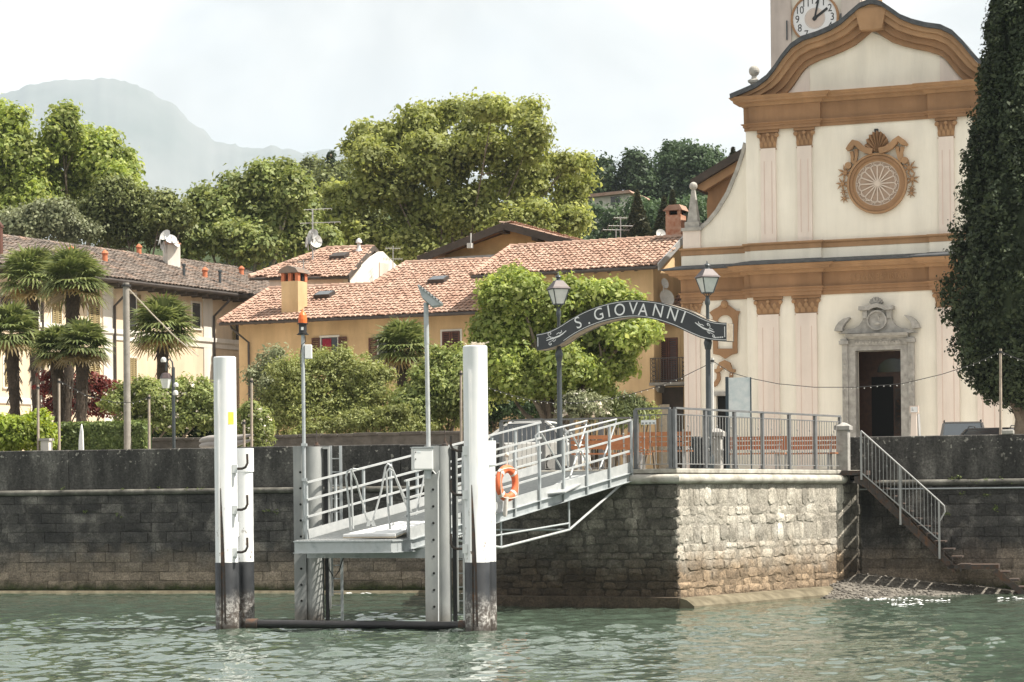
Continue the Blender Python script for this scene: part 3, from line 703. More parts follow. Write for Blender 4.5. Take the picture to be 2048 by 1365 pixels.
p1 = at(1003, 900, 61.5); p2 = at(1086, 900, 60.9); p3 = at(1262, 900, 60.0)
terrace_railing('steel railing at the back of the terrace behind the upper end of the gangway', [(p1.x,p1.y),(p2.x,p2.y),(p3.x,p3.y)], [1,3], 3.31, top=1.40)
# white notice on the short railing
fr = Frame((G1.x, G1.y), math.degrees(math.atan2(ii[1].y-G1.y, ii[1].x-G1.x)))
x0, zt = fr.pix(1284, 841); x1, zb = fr.pix(1314, 849)
mb = MB(fr.M); mb.box((x0, -0.07, zb), (x1, -0.05, zt)); nt_ = mb.build('notice_plate', 'white_enamel'); tag(nt_, 'small white notice plate fixed on the short railing by the gangway', 'notice')
mb = MB(fr.M)
for k in range(4): mb.box((x0+(x1-x0)*(0.05+k*0.245), -0.073, zb+0.015), (x0+(x1-x0)*(0.19+k*0.245), -0.0705, zb+0.045))
mb.build('print', 'rail_grey', nt_)

# ---------------------------------------------------------------- metal stairs beside the bastion
YO, YI = -1.25, -0.2
P = lambda px, py, y=YO: WALL.pix(px, py, y)
st = thing('metal_stairs', 'rusty metal stairs with grey railing going down the wall to the beach', 'stairs', WALL.w(11, -0.7, 0))
(xa, za), (xb, zb) = P(1735, 962), P(1920, 1130)
n = 12
for y in (YO, YI):
    mb = MB(WALL.M); mb.hexa([(xa-0.35,y,za-0.02),(xa-0.35,y+0.03,za-0.02),(xa-0.35,y+0.03,za+0.12),(xa-0.35,y,za+0.12)][::-1], [(xa-0.05,y,za-0.2),(xa-0.05,y+0.03,za-0.2),(xa-0.05,y+0.03,za+0.12),(xa-0.05,y,za+0.12)][::-1])
    mb.hexa([(xa-0.05,y,za-0.2),(xa-0.05,y+0.03,za-0.2),(xa-0.05,y+0.03,za+0.1),(xa-0.05,y,za+0.1)][::-1], [(xb-0.15,y,zb-0.22),(xb-0.15,y+0.03,zb-0.22),(xb-0.15,y+0.03,zb),(xb-0.15,y,zb)][::-1])
    mb.build('stringer', 'rusty_steel', st)
for k in range(n):
    f = k/(n-1); x = xa+(xb-xa)*f; z = za+(zb-za)*f
    mb = MB(WALL.M); mb.box((x-0.02, YO+0.04, z-0.02), (x+0.27, YI-0.01, z+0.018)); mb.build('tread', 'rusty_steel', st)
    mb = MB(WALL.M); mb.bar((x+0.015, YO-0.01, z-0.2), (x+0.015, YO-0.01, z), 0.03); mb.build('bracket', 'rusty_steel', st)
xl0, zl = P(1895, 1130); xl1, _ = P(1997, 1130)
mb = MB(WALL.M); mb.box((xl0, YO, zl-0.12), (xl1, YI, zl)); mb.build('landing', 'rusty_steel', st)
for k in range(6):
    mb = MB(WALL.M); x = xl1+0.02+k*0.23; z = zl-0.2*(k+1); mb.box((x, YO+0.04, z-0.02), (x+0.26, YI, z+0.018)); mb.build('tread', 'rusty_steel', st)
mb = MB(WALL.M); mb.bar((xl1-0.1,YO-0.02,zl-0.16), (xl1+1.2,YO-0.02,zl-1.25), 0.03, 0.16); mb.build('stringer', 'rusty_steel', st)
mb = MB(WALL.M); xq, zq = P(1682, 945); mb.box((xq, YO, 3.16), (xa-0.02, YI, 3.28)); mb.build('landing', 'rusty_steel', st)
pst = [((1722,862),(1722,960)), ((1800,932),(1800,1050)), ((1878,1002),(1878,1118))]
tops = []
for (a, b) in pst:
    (x, z1_), (_, z0_) = P(*a), P(*b); tops.append((x, z1_)); mb = MB(WALL.M); mb.bar((x,YO-0.03,z0_), (x,YO-0.03,z1_), 0.05); mb.build('railing_post', 'rail_light', st)
hx, hz = P(1886, 1012); ex, ez = P(1880, 1042)
mb = MB(WALL.M); mb.tube([(tops[0][0],YO-0.03,tops[0][1]),(tops[2][0],YO-0.03,tops[2][1]),(hx+0.03,YO-0.03,hz),(hx+0.05,YO-0.03,hz-0.15),(ex,YO-0.03,ez)], 0.022, 8); mb.build('handrail', 'rail_light', st, smooth=True)
(l0, m0), (l1, m1) = P(1722, 945), P(1878, 1080)
mb = MB(WALL.M); mb.bar((l0,YO-0.03,m0), (l1,YO-0.03,m1), 0.03); mb.build('lower_rail', 'rail_light', st)
for k in range(1, 21):
    f = k/21
    if k in (10, 11) and abs(f-0.5) < 0.02: continue
    x = tops[0][0]+(tops[2][0]-tops[0][0])*f; zt = tops[0][1]+(tops[2][1]-tops[0][1])*f; zb_ = m0+(m1-m0)*f
    mb = MB(WALL.M); mb.tube([(x,YO-0.03,zb_),(x,YO-0.03,zt)], 0.009, 5, False)
    if k % 2: mb.lathe([(0.01,-0.03),(0.022,-0.012),(0.011,0),(0.022,0.012),(0.01,0.03)], (x,YO-0.03,zb_+(0.45 if k % 4 == 1 else 0.75)), 6)
    mb.build('baluster', 'rail_light', st)
# pipe along the right wall under the band
xa_, zp = WALL.pix(1800, 973, -0.03)
mb = MB(WALL.M); mb.tube([(xa_-1.2,-0.06,2.78),(16,-0.06,2.78)], 0.022, 6); o = mb.build('wall_pipe', 'galvanised'); tag(o, 'thin grey pipe running along the dark wall below its band', 'pipe')
# ---------------------------------------------------------------- landing stage
Zv = Vector((0, 0, 1))
# mooring piles
def hook(t, p, out=(1, -0.5, 0)):
    o = Vector(out).normalized(); mb = MB()
    mb.tube([p, p+o*0.16, p+o*0.24+Zv*0.03, p+o*0.285+Zv*0.11, p+o*0.28+Zv*0.3], 0.026, 8); mb.build('hook', 'rusty_steel', t, smooth=True)
    mb = MB(); mb.box((p.x-0.05, p.y-0.05, p.z-0.09), (p.x+0.05, p.y+0.06, p.z+0.09)); mb.build('hook_plate', 'pile_paint', t)
def mooring(label, px, pyw, pytop, wpx, px2, top2, w2, d2, hooks, hx, sticker, rust):
    base = onz(px, pyw, 0); d = base.y; t = thing('mooring_pile', label, 'mooring pile', base, 'white mooring piles')
    r = wpx/2*d/F_PX; zt = at(px, pytop, d).z
    mb = MB(); mb.lathe([(r*1.04,-2.0),(r*1.04,1.36),(r,1.38),(r,zt-0.02),(r-0.02,zt)], (base.x,base.y,0), 32); mb.build('tall_tube', 'pile_paint', t, smooth=True)
    mb = MB(); mb.box((base.x-r*0.55, base.y-r-0.035, -2), (base.x-r*0.42, base.y-r*0.8, zt-0.5)); mb.build('guard_strip', 'pile_paint', t)
    if rust:
        mb = MB(); mb.add([(base.x-r*0.42, base.y-r*0.965, z_) for z_ in (0.1,1.2,2.0,2.9)]+[(base.x-r*q_, base.y-r*1.045*math.sqrt(1-q_*q_)-0.004, z_) for q_, z_ in ((-0.04,0.1),(0.02,1.2),(0.14,2.0),(0.36,2.9))], [(0,4,5,1),(1,5,6,2),(2,6,7,3)]); mb.build('rust_seam', 'rusty_steel', t)
    c2 = at(px2, 1000, d+d2); r2 = w2/2*(d+d2)/F_PX; z2 = at(px2, top2, d+d2).z
    mb = MB(); mb.lathe([(r2*1.02,-2.0),(r2*1.02,1.36),(r2,1.38),(r2,z2-0.5),(r2+0.02,z2-0.49),(r2+0.02,z2)], (c2.x,c2.y,0), 28); mb.build('short_tube', 'pile_paint', t, smooth=True)
    mb = MB(); mb.bar(Vector((base.x,base.y,2.05)), Vector((c2.x,c2.y,2.05)), 0.02, 0.3); mb.bar(Vector((base.x,base.y,0.5)), Vector((c2.x,c2.y,0.5)), 0.02, 0.3); mb.build('link_plate', 'pile_paint', t)
    for py in hooks:
        p = at(hx, py, d-r*0.6); hook(t, p, (1, -0.35, 0) if hx > px else (-1, -0.35, 0))
    if sticker:
        (qx, q0, q1) = sticker; a = math.radians(38); mb = MB()
        for i in range(4):
            t0, t1 = a-0.28+i*0.14, a-0.28+(i+1)*0.14; rr = r+0.004; za, zb = at(qx, q1, d-r).z, at(qx, q0, d-r).z
            P_ = lambda tt, z: (base.x+rr*math.sin(tt), base.y-rr*math.cos(tt), z)
            mb.add([P_(t0,za), P_(t1,za), P_(t1,zb), P_(t0,zb)], [(0,1,2,3)])
        mb.build('sticker', 'yellow_sticker', t, label='yellow warning sticker')
    return t, base, r, zt
m1, b1, r1, zt1 = mooring('white mooring pile with black foot and yellow sticker, left end of the boom', 455, 1258, 714, 45, 490, 897, 33, 0.42, (938,1020,1105), 470, (474,824,849), True)
m2, b2, r2, zt2 = mooring('white mooring pile with rust streak and weeds on top, right of the gangway', 956, 1263, 692, 49, 976, 882, 30, 0.4, (), 930, None, True)
# weeds on the right pile's top
mb = MB(); rr_ = random.Random(3)
for k in range(46):
    a = rr_.uniform(0,6.28); q = rr_.uniform(0,.2); p = Vector((b2.x+q*math.cos(a), b2.y+q*math.sin(a), zt2)); e = p+Vector((rr_.uniform(-.09,.12), rr_.uniform(-.05,.05), rr_.uniform(.02,.08)))
    mb.tube([p, (p+e)/2+Zv*0.02, e], 0.006, 4)
o = mb.build('nest_twigs', 'plank_wood'); tag(o, 'dry twigs lying on top of the right white mooring pile', 'twigs')
for py in (902, 990, 1098):
    hook(m2, at(930, py, b2.y-r2*0.5), (-1, -0.2, 0.0))
# boom between the piles
p = at(505, 1248, 47.2); q = at(930, 1252, 46.3); mb = MB()
mb.tube([p, q], 0.085, 14); bo = mb.build('floating_boom', 'black_pipe', smooth=True); tag(bo, 'black pipe boom lying just above the water between the white piles', 'boom')
for s_, e_ in ((p, 0.0), (q, 1.0)):
    mb = MB(); dd = (q-p).normalized(); c = p+(q-p)*e_; mb.tube([c-dd*0.12, c+dd*0.12], 0.11, 14); mb.build('collar', 'rusty_steel', bo, smooth=True)

# gangway
S0 = Vector((-2.2, 47.9, 1.83)); E0 = Vector((2.82, 54.7, 3.27)); CW = Vector((-2.13, 1.0, 0)); WID = CW.length; CU = CW/WID
AX = Vector((E0.x-S0.x, E0.y-S0.y, 0)).normalized()
def G(t, w, h=0.0): return S0+(E0-S0)*t+CU*w+Zv*h
gt = thing('gangway', 'long galvanised steel gangway with tube railings rising to the terrace', 'gangway', G(0, WID/2))
for w, nm in ((0.0, -1), (WID, 1)):
    mb = MB(); mb.bar(G(0,w,0.06), G(1,w,0.06), 0.012, 0.26); mb.build('toe_board', 'galvanised_rail', gt)
    mb = MB(); mb.bar(G(0,w,-0.15), G(1,w,-0.15), 0.02, 0.2); mb.bar(G(0,w,-0.055)+CU*nm*0.03, G(1,w,-0.055)+CU*nm*0.03, 0.09, 0.014); mb.bar(G(0,w,-0.25)+CU*nm*0.03, G(1,w,-0.25)+CU*nm*0.03, 0.09, 0.014); mb.build('girder', 'galvanised', gt)
    for k in range(10):
        t_ = k/9; base = G(t_,w,-0.25)+CU*nm*0.04; mb = MB(); mb.bar(base, G(t_,w,1.18)+CU*nm*0.04, 0.05, 0.05, up=AX); mb.build('railing_post', 'galvanised', gt)
    for h, nm2 in ((1.19,'handrail'), (0.82,'rail'), (0.46,'rail')):
        mb = MB(); mb.bar(G(-0.005,w,h)+CU*nm*0.0, G(1.005,w,h), 0.05, 0.04); mb.build(nm2, 'galvanised_rail', gt)
mb = MB()
nb = 120
for k in range(nb):
    t_ = (k+0.5)/nb; mb.bar(G(t_,0.02,-0.02), G(t_,WID-0.02,-0.02), 0.022, 0.03)
for k in range(24):
    w = (k+0.5)/24*WID; mb.bar(G(0,w,-0.034), G(1,w,-0.034), 0.006, 0.026)
mb.build('deck_grating', 'grating', gt, kind='stuff')
for k in range(8): mb = MB(); mb.bar(G(k/7*0.98+0.01,0.01,-0.16), G(k/7*0.98+0.01,WID-0.01,-0.16), 0.08, 0.16); mb.build('cross_beam', 'galvanised', gt)
# under-truss
tt = [0.985, 0.72, 0.41, 0.17]; hh = [-0.28, -0.72, -0.62, -0.28]
for w in (0.12, WID-0.12):
    mb = MB(); mb.tube([G(tt[i],w,hh[i]-(0.25 if i in (1,2) else 0)) for i in range(4)], 0.028, 8); mb.build('truss_chord', 'galvanised_rail', gt, smooth=True)
    mb = MB(); mb.tube([G(tt[1],w,hh[1]-0.25), G(tt[1],w,-0.28)], 0.024, 8); mb.tube([G(tt[2],w,hh[2]-0.25), G(tt[2],w,-0.28)], 0.024, 8); mb.tube([G(tt[1],w,hh[1]-0.1), G(tt[2]-0.12,w,-0.5)], 0.022, 8); mb.build('truss_strut', 'galvanised', gt, smooth=True)
for i in (1, 2): mb = MB(); mb.tube([G(tt[i],0.12,hh[i]-0.25), G(tt[i],WID-0.12,hh[i]-0.25)], 0.024, 8); mb.build('truss_tie', 'galvanised', gt, smooth=True)

# landing platform
pf = thing('landing_platform', 'galvanised steel landing platform with grating deck at the lower gangway end', 'platform', G(-0.06, WID/2))
fl = at(590, 1079, 47.3); fr_ = at(781, 1079, 47.0); fl.z = fr_.z = 1.80; bl = G(0.03, WID-0.02, 0); br = G(0.03, 0.02, 0); bl.z = br.z = 1.80
mb = MB()
for k in range(26):
    f = (k+0.5)/26; mb.bar(fl.lerp(fr_, f), bl.lerp(br, f), 0.02, 0.03)
for k in range(34):
    f = (k+0.5)/34; mb.bar(fl.lerp(bl, f), fr_.lerp(br, f), 0.012, 0.03)
mb.build('deck_grating', 'grating', pf, kind='stuff')
for (p, q) in ((fl, fr_), (fr_, br), (br, bl), (bl, fl)):
    mb = MB(); mb.bar(p-Zv*0.135, q-Zv*0.135, 0.02, 0.23); mb.bar(p-Zv*0.015, q-Zv*0.015, 0.08, 0.024); mb.bar(p-Zv*0.25, q-Zv*0.25, 0.09, 0.016); mb.build('edge_beam', 'galvanised', pf)
mb = MB()
cb0 = at(615, 1107, 48.6); cb1 = at(930, 1107, 48.2); mb.bar(cb0, cb1, 0.16, 0.2); mb.build('cross_beam', 'galvanised', pf)

# steel piles
def steel_pile(label, px, d, pytop, wpx, flange):
    c = at(px, 1000, d); c.z = 0; zt = at(px, pytop, d).z; r = wpx/2*d/F_PX
    t = thing('steel_pile', label, 'pile', c, 'steel piles of the landing stage')
    mb = MB(); mb.lathe([(r,-2),(r,zt)], (c.x,c.y,0), 28); mb.build('tube', 'pile_steel', t, smooth=True)
    mb = MB(); mb.box((c.x-r-0.16, c.y-0.06, -2), (c.x-r+0.14, c.y-r*0.2, zt+0.004)); mb.build('face_plate', 'pile_steel', t)
    mb = MB(); mb.box((c.x-r-0.17, c.y-r-0.02, -2), (c.x-r+0.14 if flange else c.x-r*0.62, c.y-r+0.1, zt+0.01)); mb.build('front_channel', 'pile_steel', t)
    for k in range(9):
        z = zt-0.55-k*0.345; mb = MB(); x = c.x-r-0.02+(0.03 if flange else 0); mb.tube([(x,c.y-r-0.026,z),(x,c.y-r-0.01,z)], 0.026, 10); mb.build('bolt_hole', 'void_dark', t)
    x1 = c.x+r+0.02
    mb = MB(); mb.box((x1, c.y-0.02, -2), (x1+0.09, c.y+0.02, zt-0.06)); mb.build('beam_web', 'black_plastic', t)  # web coloured black, standing in for the shade of the slot
    mb = MB(); mb.box((x1+0.09, c.y-0.14, 0.3), (x1+0.12, c.y+0.14, zt)); mb.box((x1-0.02, c.y-0.14, zt-0.055), (x1+0.09, c.y+0.14, zt)); mb.build('beam_flange', 'pile_steel', t)
    mb = MB(); mb.lathe([(0.07,0),(0.07,0.05),(0.035,0.06),(0.035,0.1)], (c.x+r*0.4,c.y,zt), 10); mb.tube([(c.x+r*0.4,c.y,zt+0.08),(c.x+r*0.4,c.y,zt+0.35)], 0.012, 6); mb.build('lifting_eye', 'rusty_steel', t)
    return t, c, zt, r
p1_, c1, z1_, rr1 = steel_pile('steel pile behind the platform carrying the orange beacon pole', 626, 49.6, 894, 42, False)
p2_, c2, z2_, rr2 = steel_pile('steel pile with bolt holes in front of the gangway, under the white cabinet', 884, 47.6, 893, 36, True)
for nm, pxa, pxb, d, tp, z0 in (('tall steel ladder beside the beacon pile', 661, 681, 50.0, 892, 0.15), ('steel ladder half hidden behind the right white pile', 906, 926, 48.4, 900, 0.15)):
    a = at(pxa, tp, d); b = at(pxb, tp, d); t = thing('ladder', nm, 'ladder', (a.x, a.y, 0), 'steel ladders')
    for q in (a, b):
        mb = MB(); mb.box((q.x-0.03, q.y-0.03, z0-1.0 if q is b else 0.55), (q.x+0.03, q.y+0.03, q.z)); mb.build('side_rail', 'galvanised', t)
    for k in range(13):
        z = a.z-0.28-k*0.29; mb = MB(); mb.bar((a.x,a.y,z), (b.x,b.y,z), 0.025); mb.build('rung', 'galvanised', t)
# hanging cable under the platform
mb = MB(); a = at(648, 1105, 48.9); b = at(688, 1112, 48.9); m_ = at(668, 1156, 48.9)
mb.tube([a, a.lerp(m_, .5)-Zv*.09, m_, b.lerp(m_, .5)-Zv*.09, b], 0.014, 6); o = mb.build('hanging_cable', 'cable', smooth=True); tag(o, 'dark cable hanging in a loop under the landing platform', 'cable')

# beacon
bx = at(608, 900, 49.3); bz = lambda py: at(608, py, 49.3).z
t = thing('beacon', 'orange beacon lamp on a tall thin grey pole', 'beacon', (bx.x, bx.y, 1.9))
mb = MB(); mb.tube([(bx.x,bx.y,1.9),(bx.x,bx.y,bz(670))], 0.038, 12); mb.build('pole', 'galvanised', t, smooth=True)
mb = MB(); mb.lathe([(0.10,0),(0.10,0.02),(0.085,0.025),(0.085,0.20),(0.12,0.205),(0.12,0.225)], (bx.x,bx.y,bz(668)), 16); mb.build('housing', 'black_plastic', t, smooth=True)
mb = MB(); mb.lathe([(0.09,0),(0.095,0.08),(0.085,0.17),(0.055,0.23),(0.03,0.25),(0.008,0.31)], (bx.x,bx.y,bz(647)), 14); mb.build('lens', 'orange_plastic', t)
mb = MB(); mb.lathe([(0.13,0),(0.13,0.015)], (bx.x,bx.y,bz(670)), 16); mb.build('base_plate', 'black_plastic', t)
mb = MB(); mb.box((bx.x-0.03, bx.y-0.092, bz(661)), (bx.x+0.025, bx.y-0.086, bz(655))); mb.build('badge', 'white_enamel', t)
mb = MB(); mb.box((bx.x+0.04, bx.y-0.05, bz(718)), (bx.x+0.19, bx.y+0.12, bz(690))); mb.build('junction_box', 'white_enamel', t, bevel=0.01)
mb = MB(); mb.tube([(bx.x-0.05,bx.y-0.03,bz(735)),(bx.x-0.06,bx.y-0.03,bz(710)),(bx.x-0.02,bx.y-0.03,bz(690)),(bx.x+0.06,bx.y-0.03,bz(684)),(bx.x+0.05,bx.y-0.03,bz(672))], 0.01, 6); mb.build('cable', 'cable', t)
for py in (890, 960, 1040):
    mb = MB(); mb.box((bx.x-0.055, bx.y-0.055, bz(py)-0.03), (bx.x+0.055, bx.y+0.2, bz(py)+0.03)); mb.build('clamp', 'galvanised', t)

# solar lamp
d = 47.4; sx = at(857, 890, d); sz = lambda py: at(855, py, d).z
t = thing('solar_panel_pole', 'small tilted solar panel on a tall galvanised pole above the cabinet', 'solar panel', (sx.x, sx.y, sz(893)))
mb = MB(); top = Vector((at(852, 610, d).x, sx.y, sz(606))); mb.tube([Vector((sx.x,sx.y,sz(895))), top.lerp(Vector((sx.x,sx.y,sz(895))), .28)], 0.045, 12); mb.build('pole', 'galvanised_rail', t, smooth=True)
mb = MB(); mb.tube([top.lerp(Vector((sx.x,sx.y,sz(895))), .285), top], 0.052, 12); mb.build('sleeve', 'galvanised', t, smooth=True)
pa, pb = at(836, 574, d), at(884, 611, d); pa.y = pb.y = sx.y
u = (pb-pa).normalized(); n_ = Vector((-u.z, 0, u.x)); 
if n_.z < 0: n_ = -n_
v = Vector((0, 1, 0.0)); M_ = Matrix((( u.x, v.x, n_.x, (pa.x+pb.x)/2), (u.y, v.y, n_.y, sx.y), (u.z, v.z, n_.z, (pa.z+pb.z)/2), (0,0,0,1)))
Lh = (pb-pa).length/2
mb = MB(M_); mb.box((-Lh,-0.30,0.0), (Lh,0.30,0.035)); mb.build('frame', 'galvanised_rail', t)
mb = MB(M_); mb.box((-Lh+0.02,-0.28,0.036), (Lh-0.02,0.28,0.04)); mb.build('cells', 'solar_cell', t)
mb = MB(M_)
for k in range(7): mb.box((-Lh+0.07+k*(2*Lh-.1)/7, -0.304, 0.004), (-Lh+0.02+(k+1)*(2*Lh-.1)/7, -0.301, 0.03))
mb.build('vents', 'black_plastic', t)
mb = MB(M_); mb.prism([(-Lh,-0.001),(Lh,-0.001),(0.18,-0.15),(-0.10,-0.13)], -0.26, 0.26); mb.build('underside', 'galvanised', t)
# cabinet
cabp = [at(826, 897, 47.0), at(866, 897, 47.0)]
t = thing('electric_cabinet', 'white electric cabinet mounted on top of the steel pile', 'cabinet', (cabp[0].x, 47.0, at(826, 940, 47.0).z))
zc0, zc1 = at(846, 940, 47.0).z, at(846, 896, 47.0).z; x0, x1 = cabp[0].x, cabp[1].x
fc = Frame((x0, 47.0), 9); mb = MB(fc.M); wcb = (x1-x0)/math.cos(math.radians(9)); mb.box((0,0,zc0), (wcb,0.34,zc1)); mb.build('body', 'white_enamel', t, bevel=0.008)
mb = MB(fc.M); mb.box((0.02,-0.012,zc0+0.02), (wcb-0.02,-0.002,zc1-0.02)); dr = mb.build('door', 'white_enamel', t, bevel=0.004)
mb = MB(fc.M); mb.tube([(0.05,-0.03,zc0+0.22),(0.05,-0.012,zc0+0.22)], 0.012, 8); mb.tube([(0.05,-0.03,zc1-0.09),(0.05,-0.012,zc1-0.09)], 0.012, 8); mb.build('lock', 'black_plastic', dr)
mb = MB(fc.M); mb.box((0.09,-0.016,zc1-0.10), (0.16,-0.013,zc1-0.075)); mb.build('label_plate', 'info_glass', dr)
mb = MB(fc.M); mb.box((-0.02,-0.03,zc1), (wcb+0.02,0.36,zc1+0.02)); mb.build('lid', 'galvanised', t)
mb = MB(fc.M); mb.box((wcb*0.6,0.08,zc0-0.18), (wcb*0.9,0.2,zc0)); mb.build('bracket', 'galvanised', t)
cc = fc.w(wcb+0.08, 0.05, 0)
mb = MB(); zz = zc0; mb.tube([(cc.x-0.1,cc.y,zz),(cc.x-0.02,cc.y-0.02,zz-0.09),(cc.x+0.05,cc.y-0.02,zz-0.02),(cc.x+0.02,cc.y,zz-0.22),(cc.x+0.0,cc.y-0.02,0.1)], 0.012, 6); mb.build('cable', 'white_enamel', t)

# life ring on the gangway railing
rp = at(1015, 968, 0); 
tq = 0.50
rc = at(1014, 967, 50.2); t = thing('life_ring', 'orange life ring hung on the gangway railing', 'life ring', rc)
mb = MB(); nu, nv = 40, 14; Rr, rr_ = 0.31, 0.088; uu = AX; vv = Zv; ww = uu.cross(vv)
vs = []; fs = []
for a in range(nu):
    for b in range(nv):
        ta, tb = 2*math.pi*a/nu, 2*math.pi*b/nv; rad = Rr+rr_*math.cos(tb); vs.append(rc+uu*rad*math.cos(ta)+vv*rad*math.sin(ta)*1.02+ww*rr_*0.8*math.sin(tb))
        fs.append((a*nv+b, ((a+1) % nu)*nv+b, ((a+1) % nu)*nv+(b+1) % nv, a*nv+(b+1) % nv))
mb.add(vs, fs); mb.build('ring', 'ring_orange', t, smooth=True)
for k in range(4):
    mb = MB(); a0 = math.pi/4+k*math.pi/2; vs = []; fs = []
    for a in range(4):
        for b in range(nv):
            ta, tb = a0-0.11+a*0.073, 2*math.pi*b/nv; rad = Rr+(rr_+0.006)*math.cos(tb); vs.append(rc+uu*rad*math.cos(ta)+vv*rad*math.sin(ta)*1.02+ww*(rr_+0.006)*0.8*math.sin(tb))
            if a < 3: fs.append((a*nv+b, (a+1)*nv+b, (a+1)*nv+(b+1) % nv, a*nv+(b+1) % nv))
    mb.add(vs, fs); mb.build('band', 'ring_band', t, smooth=True)
mb = MB(); pts = []
for k in range(33):
    a = 2*math.pi*k/32; q = 0.405-0.075*abs(math.sin(2*a+math.pi/2))**0.8; pts.append(rc+uu*q*math.cos(a)+vv*q*math.sin(a)-ww*0.07*-1)
mb.tube(pts, 0.011, 6); mb.build('grab_rope', 'rope', t)
mb = MB(); mb.tube([rc+vv*0.36, rc+vv*0.5+uu*0.03, rc+vv*0.62], 0.012, 6); mb.ball(rc+vv*0.62, 0.05, 8, 6); mb.build('hanging_rope', 'rope', t)
mb = MB(); fp = at(1013, 1003, 50.1); fe = at(1010, 1034, 50.1); mb.tube([fp+Zv*.1, fe+Zv*.06, fe], [0.05,0.052,0.03], 10); o = mb.build('float_light', 'ring_band', smooth=True); tag(o, 'pale tubular float light hanging under the life ring', 'float light')

# loose boarding ramps with tube handrails
def tubes(t, nm, paths, r=0.022, m='galvanised_rail'):
    for pth in paths:
        mb = MB(); mb.tube([at(*p) for p in pth], r, 8); mb.build(nm, m, t, smooth=True)
t = thing('boarding_ramp', 'loose white boarding ramp with tube handrails lying on the landing platform', 'boarding ramp', at(740, 1062, 48.2), 'boarding ramps')
pl = [at(686,1064,47.7), at(790,1067,47.5), at(858,1042,49.0), at(800,1036,49.2)]
for p in pl: p.z = G(0.02, 1, 0).z+0.01
pl[2].z += 0.25; pl[3].z += 0.25
mb = MB(); mb.hexa([p for p in pl], [p+Zv*0.05 for p in pl]); mb.build('plate', 'white_enamel', t)
mb = MB(); mb.hexa([p-Zv*0.03 for p in pl], [p-Zv*0.002 for p in pl]); mb.build('plate_base', 'plank_wood', t)
tubes(t, 'handrail', [[(701,1062,47.8),(698,1010,47.8),(692,955,47.8),(695,943,47.8),(702,939,47.8),(712,960,48.0),(736,1046,48.4)],
                      [(706,1058,48.0),(704,1000,48.0),(702,945,48.0),(706,938,48.0),(716,940,48.1)],
                      [(745,1045,48.4),(762,985,48.5),(771,935,48.5),(776,928,48.5),(782,932,48.5),(800,975,48.8),(826,1032,49.1)],
                      [(780,1058,47.9),(775,1000,48.0),(773,945,48.0),(778,938,48.0),(786,942,48.1),(812,1010,48.6),(822,1030,48.8)],
                      [(832,1030,49.0),(842,985,49.1),(850,945,49.2)]])
for px in (737, 745, 822, 786):
    p = at(px, 1045 if px < 780 else (1052 if px == 786 else 1030), 48.3 if px < 780 else 48.6); mb = MB(); mb.hexa([p+Vector((-.05,-.01,-.08)), p+Vector((.07,-.01,-.08)), p+Vector((.07,.01,-.08)), p+Vector((-.05,.01,-.08))], [p+Vector((-.01,-.01,.06)), p+Vector((.02,-.01,.06)), p+Vector((.02,.01,.06)), p+Vector((-.01,.01,.06))]); mb.build('gusset', 'galvanised_rail', t)
t = thing('boarding_ramp', 'loose boarding ramp with tube handrails parked at the top of the gangway', 'boarding ramp', at(1140, 945, 53.6), 'boarding ramps')
pl = [at(1072,975,52.0), at(1130,952,51.9), at(1200,930,54.4), at(1140,930,54.6)]
for i_, p in enumerate(pl): p.z = S0.z+(E0.z-S0.z)*((p-S0).dot(AX)/((E0-S0).dot(AX)))+0.02
mb = MB(); mb.hexa(pl, [p+Zv*0.025 for p in pl]); mb.build('plate', 'galvanised_rail', t)
tubes(t, 'handrail', [[(1078,970,52.2),(1076,905,52.2),(1071,872,52.2),(1078,866,52.2),(1174,842,54.4),(1172,850,54.4),(1140,955,53.0)],
                      [(1083,868,52.3),(1130,950,53.2)],
                      [(1136,935,53.0),(1133,880,53.0),(1131,868,53.0),(1138,862,53.0),(1233,839,54.9),(1231,848,54.9),(1199,940,54.0)],
                      [(1142,866,53.1),(1182,940,54.0)]])
# ---------------------------------------------------------------- lamps, sign and terrace furniture
TZ = 3.30
def text_mesh(s, size, ext, name, m, bold=0.0):
    cu = bpy.data.curves.new(name, 'FONT'); cu.body = s; cu.size = size; cu.extrude = ext; cu.align_x = 'CENTER'; cu.align_y = 'CENTER'; cu.offset = bold; cu.resolution_u = 5
    o = bpy.data.objects.new(name, cu); COL.objects.link(o); dg = bpy.context.evaluated_depsgraph_get(); dg.update()
    me = bpy.data.meshes.new_from_object(o.evaluated_get(dg)); bpy.data.objects.remove(o); bpy.data.curves.remove(cu)
    if m: me.materials.clear(); me.materials.append(MATS[m])
    return me
def put_text(fr, me, name, parent, x, y, z, ang=0.0, sx=1.0):
    M = fr.M @ Matrix.Translation((x, y, z)) @ Matrix.Rotation(-ang, 4, 'Y') @ Matrix.Rotation(math.pi/2, 4, 'X') @ Matrix.Diagonal((sx, 1, 1, 1))
    return inst(name, me, parent, M)
